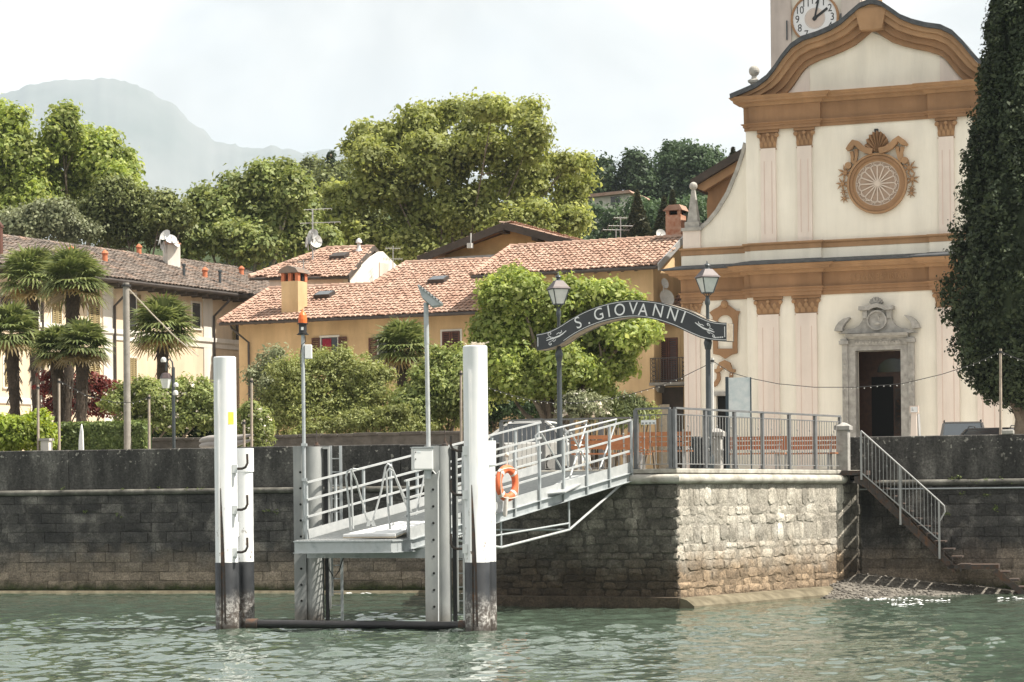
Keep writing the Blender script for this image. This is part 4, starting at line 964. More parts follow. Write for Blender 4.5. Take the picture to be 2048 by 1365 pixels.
def street_lamp(label, px, d, ytop, base_z=TZ):
    c = at(px, 700, d); s = d/F_PX; zt = at(px, ytop, d).z
    t = thing('street_lamp', label, 'street lamp', (c.x, c.y, base_z), 'lamps carrying the sign')
    z = lambda k: zt-k*s     # k pixels below the top of the finial
    mb = MB(); mb.lathe([(0.13,base_z),(0.13,base_z+0.3),(0.085,base_z+0.4),(0.085,base_z+1.2),(0.07,base_z+1.25),(0.062,z(178)),(0.075,z(177)),(0.095,z(168)),(0.105,z(164)),(0.085,z(158)),(0.06,z(152)),(0.046,z(150)),(0.042,z(90)),(0.065,z(86)),(0.065,z(80)),(0.045,z(74)),(0.03,z(70))], (c.x,c.y,0), 16); mb.build('pole', 'lamp_iron', t, smooth=True)
    rot = math.radians(20)
    def sq(r, zz, dx=0): return [(c.x+math.sqrt(2)*r*math.cos(rot+math.pi/4+k*math.pi/2), c.y+math.sqrt(2)*r*math.sin(rot+math.pi/4+k*math.pi/2), zz) for k in range(4)]
    lt = MB(); cg = sq(0.10, z(64)); 
    for k in range(4): lt.tube([(c.x,c.y,z(75)), Vector(cg[k])*0.6+Vector((c.x,c.y,z(72)))*0.4, cg[k]], 0.011, 6)
    ln = lt.build('lantern', 'lamp_iron', t)
    lo, hi = sq(0.11, z(64)), sq(0.215, z(34)); mb = MB()
    for k in range(4):
        mb.bar(lo[k], hi[k], 0.022); mb.bar(lo[k], lo[(k+1) % 4], 0.022); mb.bar(hi[k], hi[(k+1) % 4], 0.026)
    mb.build('frame', 'lamp_iron', ln)
    l2, h2 = sq(0.107, z(63.5)), sq(0.210, z(34.5))
    for k in range(4):
        mb = MB(); mb.add([l2[k], l2[(k+1) % 4], h2[(k+1) % 4], h2[k]], [(0,1,2,3)]); mb.build('pane', 'lantern_glass', ln)
    mb = MB(); a, b, e = sq(0.255, z(33.5)), sq(0.215, z(30)), sq(0.10, z(17))
    mb.add(a+b+e, [(3,2,1,0),(8,9,10,11)]+[(k,(k+1)%4,4+(k+1)%4,4+k) for k in range(4)]+[(4+k,4+(k+1)%4,8+(k+1)%4,8+k) for k in range(4)]); mb.build('roof', 'lamp_copper', ln)
    mb = MB(); mb.lathe([(0.095,z(17)),(0.05,z(14)),(0.05,z(10.5)),(0.085,z(9.5)),(0.07,z(7)),(0.02,z(5)),(0.012,z(3)),(0.02,z(2)),(0.008,z(0))], (c.x,c.y,0), 12); mb.build('chimney_cap', 'lamp_iron', ln, smooth=True)
    return t, c
l1, lc1 = street_lamp('dark iron street lamp with lantern standing at the left end of the arched sign', 1118, 59.4, 545)
l2, lc2 = street_lamp('dark iron street lamp with lantern standing at the right end of the arched sign', 1416, 57.0, 522)
# arched sign
dv = (lc2-lc1); SG = Frame((lc1.x, lc1.y), math.degrees(math.atan2(dv.y, dv.x)))
YF = -0.20          # front face
zpx = lambda p: SG.pix(1050+p[0]/4.551, 520+p[1]/4.551, YF)
topc = [(105,675),(150,668),(200,655),(250,635),(300,610),(350,580),(400,547),(450,518),(500,490),(550,466),(600,445),(650,426),(700,410),(750,396),(800,385),(850,376),(900,370),(950,366),(1000,365),(1050,366),(1100,370),(1150,375),(1200,383),(1250,393),(1300,405),(1350,419),(1400,435),(1450,452),(1500,472),(1550,495),(1600,520),(1640,538),(1680,553),(1720,563),(1760,569),(1800,572),(1830,573)]
botc = [(105,825),(150,819),(200,810),(250,796),(300,778),(350,748),(400,712),(450,680),(500,652),(550,627),(600,605),(650,586),(700,570),(750,556),(800,545),(850,535),(900,528),(950,523),(1000,522),(1050,524),(1100,530),(1150,539),(1200,551),(1250,566),(1300,582),(1350,600),(1400,622),(1450,646),(1500,670),(1550,692),(1600,712),(1640,722),(1680,730),(1720,735),(1760,738),(1800,740),(1830,740)]
T = [zpx(p) for p in topc]; Bt = [zpx(p) for p in botc]
sg = thing('arched_sign', 'black arched sign reading S. GIOVANNI in white between two street lamps', 'sign', (lc1.x, lc1.y, Bt[0][1]))
mb = MB(SG.M); mb.strip(T, Bt, YF, YF+0.03); mb.build('front_board', 'sign_board', sg)
mb = MB(SG.M); mb.strip([(x,z-0.01) for x, z in T], [(x,z+0.01) for x, z in Bt], YF+0.032, YF+0.37); mb.build('box_frame', 'old_wood', sg)
mb = MB(SG.M); mb.strip(T, Bt, YF+0.372, YF+0.40); mb.build('back_board', 'sign_board', sg)
def off(a, b, f): return [(p[0]+(q[0]-p[0])*f, p[1]+(q[1]-p[1])*f) for p, q in zip(a, b)]
yl = YF-0.003
mb = MB(SG.M); mb.strip(off(T,Bt,0.055), off(T,Bt,0.085), yl, YF-0.0005); mb.build('border_line', 'sign_white', sg)
mb = MB(SG.M); mb.strip(off(T,Bt,0.915)[5:], off(T,Bt,0.945)[5:], yl, YF-0.0005); mb.build('border_line', 'sign_white', sg)
for k in (0, -1):
    xx = T[k][0]+(0.03 if k == 0 else -0.05); mb = MB(SG.M); mb.box((xx, yl, Bt[k][1]+0.1), (xx+0.02, YF-0.0005, T[k][1]-0.09)); mb.build('border_line', 'sign_white', sg)
for ch, x, y, w in (('S',485,577,1.0),('.',567,520,1.0),('G',672,500,1.0),('I',763,474,1.0),('O',863,460,1.0),('V',985,448,1.0),('A',1075,460,1.0),('N',1210,470,1.0),('N',1343,500,1.0),('I',1440,528,1.0)):
    i_ = min(range(len(topc)), key=lambda k: abs(topc[k][0]-x)); i_ = max(1, min(len(topc)-2, i_))
    a_ = math.atan2((T[i_+1][1]-T[i_-1][1])+(Bt[i_+1][1]-Bt[i_-1][1]), (T[i_+1][0]-T[i_-1][0])*2)
    X, Zz = zpx((x, y)); me = text_mesh(ch, 0.435, 0.002, 'letter', 'sign_white', 0.0)
    if ch == '.': X, Zz = zpx((575, 540))
    put_text(SG, me, 'letter', sg, X, YF-0.003, Zz, a_, 0.97)
def ribbon(pts, wd):
    P_ = [Vector(zpx(p)) for p in pts]; L, Rr_ = [], []
    for k, p in enumerate(P_):
        d_ = (P_[min(k+1,len(P_)-1)]-P_[max(k-1,0)]).normalized(); n_ = Vector((-d_.y, d_.x)); w_ = wd*(0.35+0.65*math.sin(math.pi*min(max(k/(len(P_)-1),0.05),0.95))); L.append(tuple(p+n_*w_)); Rr_.append(tuple(p-n_*w_))
    mb = MB(SG.M); mb.strip(L, Rr_, yl, YF-0.0006); return mb
def spiral(cx, cy, r0, a0, turns, sgn): return [(cx+r0*(1-0.7*k/14)*math.cos(a0+sgn*turns*2*math.pi*k/14), cy+r0*(1-0.7*k/14)*math.sin(a0+sgn*turns*2*math.pi*k/14)) for k in range(15)]
orn = [([(195,735),(230,722),(270,710),(310,695),(345,672),(376,645)], 0.020), ([(285,680),(305,665),(320,668),(335,655),(330,640)], 0.013),
       ([(275,708),(240,705),(215,690)]+spiral(226,674,18,2.4,0.9,1), 0.011), ([(270,716),(250,735),(222,750)]+spiral(232,764,15,-2.6,0.9,-1), 0.011), ([(195,718),(222,700),(240,716)], 0.010), ([(245,735),(262,742),(275,735),(282,720)], 0.009)]
for pts, wd in orn:
    ribbon(pts, wd).build('flourish', 'sign_white', sg)
    q = [(1718-(x-195)*1.05, 640+ (y-735)*0.55*-1*-1 - (x-195)*0.36) for x, y in pts]
    q = []
    for x, y in pts:       # mirrored ornament follows the falling end of the board
        dx, dy = x-195, y-725; ca, sa = math.cos(math.radians(29.0)), math.sin(math.radians(29.0))
        rx, ry = dx*ca-dy*sa, dx*sa+dy*ca       # straighten (stem rose at about 25 degrees)
        q.append((1718-rx*ca+ry*sa*0.3, 648-rx*sa+ry))
    ribbon(q, wd).build('flourish', 'sign_white', sg)
mb = MB(SG.M)
for k in range(5): mb.box((T[-1][0]-0.32+k*0.05, yl, Bt[-1][1]+0.085), (T[-1][0]-0.285+k*0.05, YF-0.0005, Bt[-1][1]+0.115))
mb.build('maker_mark', 'sign_white', sg)

# stone pillars of the terrace, lamp foot, info board
def pillar(label, pxa, pxb, pyt, d, cap=0.06):
    a, b = at(pxa, pyt, d), at(pxb, pyt, d); w = b.x-a.x; t = thing('stone_pillar', label, 'pillar', ((a.x+b.x)/2, d, TZ), 'terrace pillars')
    fr = Frame(((a.x+b.x)/2, d), -20)
    mb = MB(fr.M); mb.box((-w/2,-w/2,TZ-0.1), (w/2,w/2,a.z-0.14)); mb.build('shaft', 'portal_stone', t, bevel=0.02)
    mb = MB(fr.M); c_ = w/2+cap; mb.lathe([(c_,0),(c_,0.10),(c_*0.4,0.18),(0.02,0.2)], (0,0,a.z-0.14), sq=True); mb.build('capstone', 'portal_stone', t)
pillar('grey stone pillar beside the right street lamp', 1423, 1444, 862, 57.6)
pillar('stone pillar with a pointed cap where the railing meets the dark wall', 1674, 1698, 850, 61.3, 0.05)
d = 60.5; a, b = at(1457, 756, d), at(1500, 836, d); fr = Frame((a.x, d), -12)
w = (b.x-a.x)/math.cos(math.radians(12)); t = thing('info_board', 'pale glazed notice board on the terrace in front of the church', 'notice board', (a.x+w/2, d, TZ))
mb = MB(fr.M); mb.box((0,-0.03,b.z), (w,0.03,a.z)); mb.build('panel', 'info_glass', t)
mb = MB(fr.M); mb.box((-0.08,-0.05,TZ), (-0.005,0.25,a.z+0.02)); mb.build('side_post', 'info_frame', t)
mb = MB(fr.M); mb.box((w+0.002,-0.04,TZ), (w+0.03,0.04,a.z)); mb.build('side_post', 'info_frame', t)
# benches
def bench(label, px, py_seat, d, yaw, L=1.55):
    c = at(px, py_seat, d); t = thing('bench', label, 'bench', (c.x, c.y, TZ), 'wooden slat benches on the terrace'); fr = Frame((c.x, c.y), yaw)
    for k in range(4):
        mb = MB(fr.M); mb.box((-L/2,-0.22+k*0.115,TZ+0.43), (L/2,-0.125+k*0.115,TZ+0.465)); mb.build('seat_slat', 'bench_wood', t)
    for k in range(3):
        z = TZ+0.56+k*0.125; y = 0.25+k*0.035; mb = MB(fr.M); mb.box((-L/2,y,z), (L/2,y+0.03,z+0.10)); mb.build('back_slat', 'bench_wood', t)
    for s in (-1, 1):
        x = s*(L/2-0.2); mb = MB(fr.M); mb.bar((x,-0.2,TZ), (x,-0.17,TZ+0.43), 0.05); mb.bar((x,0.3,TZ), (x,0.22,TZ+0.45), 0.05); mb.bar((x,0.21,TZ+0.45), (x,0.375,TZ+0.95), 0.04); mb.bar((x,-0.2,TZ+0.41), (x,0.25,TZ+0.41), 0.04); mb.build('leg_frame', 'rail_light', t)
bench('wooden slat bench behind the upper gangway end, left of the short railing', 1205, 910, 58.6, 172)
bench('wooden slat bench seen through the short railing beside the bastion corner', 1322, 912, 56.2, 170)
bench('wooden slat bench right of the stone pillar beside the street lamp', 1512, 908, 60.6, -18)
bench('wooden slat bench near the pointed pillar at the stairs end', 1616, 912, 61.2, -18)
bench('empty low bench between two stretches of railing near the gangway head', 1255, 918, 59.6, 168, 1.2)
# litter bin by the pillar
c = at(1403, 905, 58.2); t = thing('litter_bin', 'dark slatted litter bin left of the right street lamp', 'bin', (c.x, c.y, TZ))
mb = MB(); mb.lathe([(0.24,0.05),(0.25,0.8),(0.22,0.82),(0.22,0.7)], (c.x,c.y,TZ), 16); mb.build('liner', 'black_plastic', t)
for k in range(14):
    a_ = 2*math.pi*k/14; mb = MB(); mb.bar((c.x+0.265*math.cos(a_),c.y+0.265*math.sin(a_),TZ), (c.x+0.275*math.cos(a_),c.y+0.275*math.sin(a_),TZ+0.85), 0.06, 0.02); mb.build('slat', 'lamp_iron', t)
# ---------------------------------------------------------------- church
CH = Frame((14.1, 88.5), -21)
def c(px, py, y=0.0): return CH.pix(px, py, y)
zc = lambda py, px=1690: c(px, py)[1]
z5 = lambda x, y, yy=0.0: c(1300+x/2.73, y/2.73, yy)
ch = thing('church', 'cream and ochre baroque church with curved gable, rose window and stone portal', 'church', CH.w(0, 4, GZ))
HM = -c(1494, 600)[0]; HW = -c(1367, 620, 0.5)[0]; HU = HM-0.02
PZ = GZ
zA0, zA1, zA2, zA3, zA4 = zc(588), zc(571), zc(543), zc(526), zc(511)     # lower entablature: architrave, frieze, cornice, slate
zS0, zS1 = zc(494), zc(479)                                               # string course
zU0, zU1, zU2, zU3 = zc(250), zc(236), zc(202), zc(184)                   # upper entablature
def chb(name, m, parent=ch, **k): return mb.build(name, m, parent, **k)
# walls
DW0, DW1 = c(1711.5, 780)[0], c(1805, 780)[0]; ZD = c(1757, 701)[1]
mb = MB(CH.M); mb.box((-HM,0,PZ-0.3), (DW0,0.6,zA0+0.3)); mb.box((DW1,0,PZ-0.3), (HM,0.6,zA0+0.3)); mb.box((DW0,0,ZD), (DW1,0.6,zA0+0.3)); chb('lower_wall', 'plaster_cream')
nx0, nx1 = c(1432, 800, .5)[0], c(1456, 800, .5)[0]; nz = c(1440, 792, .5)[1]
mb = MB(CH.M); mb.box((-HW,0.5,PZ-0.3), (nx0,1.0,zA0+0.3)); mb.box((nx1,0.5,PZ-0.3), (-HM+0.3,1.0,zA0+0.3)); mb.box((nx0,0.5,nz), (nx1,1.0,zA0+0.3)); chb('wing_wall', 'plaster_cream')
mb = MB(CH.M); mb.box((HM-0.3,0.5,PZ-0.3), (HW,1.0,zA0+0.3)); chb('wing_wall', 'plaster_cream')
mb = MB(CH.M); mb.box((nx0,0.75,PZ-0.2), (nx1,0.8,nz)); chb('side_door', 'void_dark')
mb = MB(CH.M); mb.box((nx0-0.15,0.42,nz), (nx1+0.15,0.52,nz+0.16)); chb('side_door_lintel', 'portal_stone')
mb = MB(CH.M); mb.box((-HU,0.0,zA0+0.35), (HU,0.6,zU0+0.35)); chb('upper_wall', 'plaster_cream')
# gable field
outer = [(460,555),(520,530),(600,495),(660,450),(700,400),(740,340),(790,280),(850,240),(930,215),(1000,185),(1060,150),(1110,105),(1160,62),(1210,42)]
inner = [(700,545),(740,520),(768,490),(790,460),(830,400),(850,376),(870,360),(930,330),(1000,305),(1060,280),(1120,250),(1170,210),(1210,175),(1235,172)]
def half(pts, yy):        # read on the left half, mirrored for the right
    L = [z5(x, y, yy) for x, y in pts]; return L
cx = z5(1235, 40)[0]
Lo = half(outer, 0)+[(0.0, z5(1235,40)[1])]; Li = half(inner, 0)+[(0.0, z5(1240,170)[1])]
sh = lambda P: [(x-cx*0, z) for x, z in P]
mir = lambda P: P+[(-x, z) for x, z in P[::-1][1:]]
n_ = 15
fullo, fulli = mir(Lo), mir(Li)
mb = MB(CH.M); mb.prism([(x, max(z, zU2)) for x, z in fulli]+[(HU-0.3, zU2), (-HU+0.3, zU2)][:0], 0.05, 0.5); chb('gable_wall', 'plaster_cream')
for s in (-1, 1):
    xa_, xb_ = sorted((s*HU*0.97, s*(-c(1626, 100)[0]))); pts = [(x, z-0.04) for x, z in fulli if xa_ < x < xb_]
    if len(pts) > 1:
        mb = MB(CH.M); pts = sorted(pts); mb.prism([(pts[0][0], zU3-0.1)]+pts+[(pts[-1][0], zU3-0.1)], 0.02, 0.06); chb('gable_pink_field', 'plaster_pink')
mid = [(a[0]*0.55+b[0]*0.45, a[1]*0.55+b[1]*0.45) for a, b in zip(fullo, fulli)]; lip = [(a[0]*0.8+b[0]*0.2, a[1]*0.8+b[1]*0.2) for a, b in zip(fullo, fulli)]; low = [(a[0]*0.25+b[0]*0.75, a[1]*0.25+b[1]*0.75) for a, b in zip(fullo, fulli)]
mb = MB(CH.M); mb.strip(low, fulli, -0.10, 0.45); chb('gable_moulding', 'ochre')
mb = MB(CH.M); mb.strip(mid, low, -0.22, 0.45); chb('gable_moulding', 'ochre')
mb = MB(CH.M); mb.strip(lip, mid, -0.40, 0.45); chb('gable_moulding', 'ochre_light')
mb = MB(CH.M); mb.strip([(x, z+0.015) for x, z in fullo], lip, -0.50, 0.45); chb('gable_moulding', 'ochre_light')
mb = MB(CH.M); mb.strip([(x*1.004, z+0.20) for x, z in fullo], [(x, z+0.02) for x, z in fullo], -0.62, 0.9); chb('gable_slates', 'slate')
# keystone at the apex and the little ornament on it
kx0, kx1 = -0.55, 0.55
mb = MB(CH.M); mb.prism([(-0.42, Li[-1][1]-0.02),(0.42, Li[-1][1]-0.02),(0.62, Lo[-1][1]-0.12),(-0.62, Lo[-1][1]-0.12)], -0.53, -0.05); chb('keystone', 'ochre_light')
mb = MB(CH.M); mb.lathe([(0.32,0),(0.32,0.25),(0.22,0.3),(0.2,0.55),(0.3,0.7),(0.3,0.78),(0.1,0.9),(0.16,1.05),(0.02,1.25)], (0.05,-0.1,Lo[-1][1]+0.15), 12); chb('apex_finial', 'ochre', smooth=True)
# entablatures
px_a, px_b = c(1507, 600)[0], c(1643, 600)[0]
pathL = [(-HW-0.02,0.95),(-HW-0.02,0.5),(-HM-0.02,0.5),(-HM-0.02,0.0),(px_a,0.0),(px_a,-0.16),(px_b,-0.16),(px_b,0.0),(-px_b,0.0),(-px_b,-0.16),(-px_a,-0.16),(-px_a,0.0),(HM+0.02,0.0),(HM+0.02,0.5),(HW+0.02,0.5),(HW+0.02,0.95)]
def ent(z0, z1, z2, z3, path, big, parts=('architrave','frieze','cornice')):
    global mb
    mb = MB(CH.M); mb.sweep([(-0.2,z0),(0.05,z0),(0.05,z0+(z1-z0)*0.45),(0.09,z0+(z1-z0)*0.48),(0.09,z1-0.07),(0.16,z1-0.03),(0.16,z1),(-0.2,z1)], path); chb(parts[0], 'ochre')
    mb = MB(CH.M); mb.sweep([(-0.2,z1+0.002),(0.06,z1+0.002),(0.07,z2-0.002),(-0.2,z2-0.002)], path); chb(parts[1], 'ochre')
    h = z3-z2; mb = MB(CH.M); mb.sweep([(-0.2,z2),(0.12,z2),(0.17,z2+h*0.18),(0.2,z2+h*0.35),(big*0.72,z2+h*0.42),(big*0.74,z2+h*0.62),(big*0.86,z2+h*0.74),(big*0.95,z2+h*0.92),(big,z3),(-0.2,z3)], path); chb(parts[2], 'ochre_light')
ent(zA0, zA1, zA2, zA3, pathL, 0.62)
mb = MB(CH.M); mb.sweep([(-0.18,zA3+0.01),(0.70,zA3+0.01),(0.70,zA3+0.06),(-0.18,zA4)], pathL); chb('cornice_slates', 'slate')
pathU = [(-HU,0.55),(-HU,0.0),(px_a,0.0),(px_a,-0.14),(px_b,-0.14),(px_b,0.0),(-px_b,0.0),(-px_b,-0.14),(-px_a,-0.14),(-px_a,0.0),(HU,0.0),(HU,0.55)]
ent(zU0, zU1, zU2, zU3, pathU, 0.55)
pathS = [(-HW,0.95),(-HW,0.5),(-HM,0.5),(-HM,-0.004),(px_a,-0.004),(px_a,-0.14),(px_b,-0.14),(px_b,-0.004),(-px_b,-0.004),(-px_b,-0.14),(-px_a,-0.14),(-px_a,-0.004),(HM,-0.004),(HM,0.5),(HW,0.5),(HW,0.95)]
mb = MB(CH.M); mb.sweep([(-0.2,zS0),(0.07,zS0),(0.07,zS1-0.12),(0.14,zS1-0.06),(0.14,zS1),(-0.2,zS1)], pathS); chb('string_course', 'ochre_light')
mb = MB(CH.M); mb.sweep([(-0.2,zA4-0.25),(0.05,zA4-0.25),(0.05,zS0-0.003),(-0.2,zS0-0.003)], pathS); chb('plinth_band', 'plaster_cream')
mb = MB(CH.M); mb.box((-HW,0.52,zA0+0.35), (-HM+0.1,1.0,zS1-0.003)); mb.box((HM-0.1,0.52,zA0+0.35), (HW,1.0,zS1-0.003)); chb('wing_band', 'plaster_cream')
# pilasters
def capital(x0, x1, z0, z1, y, t):
    global mb
    w = x1-x0; xm = (x0+x1)/2; e = w*0.13
    mb = MB(CH.M); mb.prism([(x0,z0),(x1,z0),(x1+e,z1-0.16*(z1-z0)),(x0-e,z1-0.16*(z1-z0))], y-0.04, y+0.16)
    mb.box((x0-e-0.05,y-0.12,z1-0.15*(z1-z0)), (x1+e+0.05,y+0.16,z1)); mb.box((x0-0.03,y-0.07,z0-0.06), (x1+0.03,y+0.16,z0)); cp = mb.build('capital', 'ochre', t)
    h = z1-z0; mb = MB(CH.M)
    for s in (x0-e*0.7, x1+e*0.7): mb.ball((s,y-0.08,z1-0.30*h), 0.13*h, 8, 6)
    mb.ball((xm,y-0.10,z1-0.27*h), 0.11*h, 8, 6)
    for k, (fx, fz) in enumerate(((0.05,0.05),(0.35,0.05),(0.65,0.05),(0.95,0.05),(0.2,0.3),(0.5,0.3),(0.8,0.3))):
        xx = x0+w*fx; zz = z0+h*fz; mb.add([(xx-0.09*w,y-0.045,zz),(xx+0.09*w,y-0.045,zz),(xx+0.11*w,y-0.07,zz+0.2*h),(xx,y-0.13,zz+0.36*h),(xx-0.11*w,y-0.07,zz+0.2*h)], [(0,1,2,3),(0,3,4)])
    mb.build('carving', 'ochre_light', cp)
def pilaster(x0, x1, zb, zt, capz, y, t, m='plaster_pink'):
    global mb
    mb = MB(CH.M); mb.box((x0,y-0.10,zb), (x1,y+0.05,zt)); p = mb.build('pilaster', m, t)
    a, b = x0+(x1-x0)*0.22, x1-(x1-x0)*0.22; mb = MB(CH.M); yy = y-0.104
    mb.box((a,yy,zb+0.35), (a+0.035,y-0.1005,zt-0.5)); mb.box((b-0.035,yy,zb+0.35), (b,y-0.1005,zt-0.5)); mb.build('inlay_lines', 'pink_line', p)
    capital(x0, x1, zt, capz, y, t)
for (a, b) in ((1517,1559), (1593,1635)):
    xa_, xb_ = c(a, 700)[0], c(b, 700)[0]; zt = c(1615, 627)[1]
    pilaster(xa_, xb_, PZ, zt, zA0-0.004, -0.003, ch); pilaster(-xb_, -xa_, PZ, zt, zA0-0.004, -0.003, ch)
for (a, b) in ((1523,1553), (1596,1625)):
    xa_, xb_ = c(a, 400)[0], c(b, 400)[0]; zt = c(1610, 293)[1]
    pilaster(xa_, xb_, zS1+0.003, zt, zU0-0.004, -0.003, ch); pilaster(-xb_, -xa_, zS1+0.003, zt, zU0-0.004, -0.003, ch)
xa_, xb_ = c(1370, 700, .5)[0], c(1401, 700, .5)[0]; pilaster(xa_, xb_, PZ, c(1385, 630, .5)[1], zA0-0.004, 0.497, ch)
pilaster(-xb_, -xa_, PZ, c(1385, 630, .5)[1], zA0-0.004, 0.497, ch)
# volute wings with stone coping, end piers and obelisks
vol = [(527,790),(512,850),(482,940),(432,1060),(372,1160),(322,1220),(275,1262)]
for s in (1, -1):
    V_ = [(s*x, z) for x, z in [z5(x, y, 0.5) for x, y in vol]]
    mb = MB(CH.M); mb.prism(V_+[(s*V_[-1][0]*s, zS1), (-s*HU, zS1), (-s*HU, V_[0][1])], 0.55, 0.95); chb('volute_wall', 'plaster_cream')
    mb = MB(CH.M); mb.strip([(x-s*0.12, z+0.10) for x, z in V_], V_, 0.47, 1.02); chb('volute_coping', 'finial_stone')
    (pa_, pz_), (pb_, _) = z5(182, 1265, 0.5), z5(277, 1265, 0.5); pa_, pb_ = sorted((s*pa_, s*pb_))
    mb = MB(CH.M); mb.box((pa_,0.42,zS1-0.02), (pb_,1.1,pz_)); chb('end_pier', 'plaster_pink')
    mb = MB(CH.M); xm = (pa_+pb_)/2; w_ = (pb_-pa_)/2
    mb.box((pa_-0.06,0.36,pz_), (pb_+0.06,1.16,pz_+0.12)); mb.lathe([(w_*0.82,0.12),(w_*0.82,0.36),(w_*0.6,0.38),(w_*0.18,1.68),(0.02,1.7)], (xm,0.76,pz_), sq=True); mb.ball((xm,0.76,pz_+1.82), 0.165, 14, 10); chb('obelisk', 'finial_stone')
    fx, fz = z5(567, 520, 0.2); fx *= s
    mb = MB(CH.M); k_ = c(0,0)[0]; u_ = 0.0527/2.73*1.0
    prof = [(0.62,0),(0.62,0.75),(0.72,0.8),(0.72,0.95),(0.5,1.0),(0.34,1.35),(0.30,1.75),(0.5,1.9),(0.5,2.1),(0.24,2.25),(0.2,2.5)]
    q_ = 0.42; mb.lathe([(r*q_,z*q_) for r, z in prof], (fx,0.3,fz-0.3), sq=True); mb.ball((fx,0.3,fz-0.3+3.0*q_), 0.52*q_*1.0, 14, 10); chb('gable_finial', 'finial_stone')
# rose window
RX, RZ = c(1755.2, 367.8); u1 = abs(c(1756.2, 367)[0]-RX)
circ = lambda r, n=48, ox=0, oz=0: [(RX+ox+r*math.cos(2*math.pi*k/n), RZ+oz+r*math.sin(2*math.pi*k/n)) for k in range(n)]
r0 = 59.6*u1
mb = MB(CH.M); mb.ring(circ(r0), circ(r0*0.93), -0.16, 0.1); rw = chb('rose_window_frame', 'ochre_light')
mb = MB(CH.M); mb.ring(circ(r0*0.918), circ(r0*0.82), -0.12, 0.1); mb.build('ring', 'ochre', rw)
mb = MB(CH.M); mb.ring(circ(r0*0.82), circ(r0*0.73), -0.06, 0.1); mb.build('ring', 'ochre_light', rw)
mb = MB(CH.M); mb.prism(circ(r0*0.735), -0.006, 0.0); mb.build('pane', 'rose_glass', rw)
for k in range(16):
    a = 2*math.pi*k/16; mb = MB(CH.M); d0 = Vector((math.cos(a), 0, math.sin(a))); P0 = Vector((RX, -0.03, RZ)); mb.bar(P0+d0*r0*0.10, P0+d0*r0*0.54, 0.045, 0.04, up=(0,1,0)); mb.build('spoke', 'rose_stone', rw)
    a2 = a+math.pi/16; oc = (r0*0.535*math.cos(a2), r0*0.535*math.sin(a2)); mb = MB(CH.M); pts = []
    for j in range(9):
        b_ = a2-math.pi/2+math.pi*j/8; pts.append(Vector((RX+oc[0]+r0*0.10*math.cos(b_), -0.03, RZ+oc[1]+r0*0.10*math.sin(b_))))
    mb.tube(pts, 0.02, 5); mb.build('tracery_arch', 'rose_stone', rw)
for k in range(14):
    a = 2*math.pi*(k+0.5)/14; mb = MB(CH.M); q = [(RX+r0*0.672*math.cos(a)+r0*(0.115*math.cos(t_)*-math.sin(a)+0.036*math.sin(t_)*math.cos(a)), RZ+r0*0.672*math.sin(a)+r0*(0.115*math.cos(t_)*math.cos(a)+0.036*math.sin(t_)*math.sin(a))) for t_ in [2*math.pi*j/10 for j in range(10)]]
    cxq = sum(p[0] for p in q)/10; czq = sum(p[1] for p in q)/10; mb.ring([(cxq+(x-cxq)*1.2, czq+(z-czq)*1.3) for x, z in q], q, -0.04, -0.007); mb.build('tracery_oval', 'rose_stone', rw)
mb = MB(CH.M); mb.prism(circ(r0*0.10, 16), -0.06, -0.007); mb.build('hub', 'rose_stone', rw)
for rr_ in (0.735, 0.605):
    mb = MB(CH.M); mb.ring(circ(r0*rr_), circ(r0*(rr_-0.018)), -0.045, -0.007); mb.build('tracery_ring', 'rose_stone', rw)
# scrolls, shell and garlands round the rose
zr = lambda x, y: c(1640+x/6.204, 230+y/6.204)
def bandx(pts, wd, y0, y1, name, m='ochre_light', par=rw, cvt=zr):
    global mb
    P_ = [Vector(cvt(*p)) for p in pts]; L, R_ = [], []
    for k, p in enumerate(P_):
        d_ = (P_[min(k+1,len(P_)-1)]-P_[max(k-1,0)]).normalized(); n_ = Vector((-d_.y, d_.x)); w_ = wd[k] if hasattr(wd, '__len__') else wd; L.append(tuple(p+n_*w_)); R_.append(tuple(p-n_*w_))
    mb = MB(CH.M); mb.strip(L, R_, y0, y1); return mb.build(name, m, par)
for pts in ([(345,445),(390,405),(430,350),(470,365),(520,415),(580,450),(660,465)], [(1090,380),(1040,350),(985,305),(940,345),(890,400),(830,435),(745,455)]): bandx(pts, [0.05]+[0.11]*6, -0.26, 0.01, 'scroll')
for pts in ([(455,430),(460,500),(450,570),(425,620)], [(400,460),(410,530),(405,600)], [(962,400),(975,480),(990,550),(1020,595)], [(1030,400),(1015,470),(1018,550)]): bandx(pts, [0.07,0.06,0.05,0.07][:len(pts)], -0.14, 0.01, 'scroll_leg')
for x, y in ((360,635),(1060,570)):
    q = zr(x, y); mb = MB(CH.M); mb.prism([(q[0]+0.13*math.cos(2*math.pi*k/14), q[1]+0.13*math.sin(2*math.pi*k/14)) for k in range(14)], -0.18, 0.0); mb.build('scroll_boss', 'ochre_light', rw)
sx_, sz_ = zr(720, 470); R_s = 148/6.204*u1
mb = MB(CH.M)
for k in range(11):
    a0 = math.radians(-12+k*204/11); a1 = math.radians(-12+(k+1)*204/11); am = (a0+a1)/2
    mb.add([(sx_,-0.1,sz_), (sx_+R_s*1.0*math.cos(a0),-0.05,sz_+0.05+R_s*1.62*max(0.1,math.sin(a0)*0.92+.05)), (sx_+R_s*1.06*math.cos(am),-0.26,sz_+0.05+R_s*1.70*max(0.1,math.sin(am)*0.92+.05)), (sx_+R_s*1.0*math.cos(a1),-0.05,sz_+0.05+R_s*1.62*max(0.1,math.sin(a1)*0.92+.05))], [(0,1,2),(0,2,3)])
    
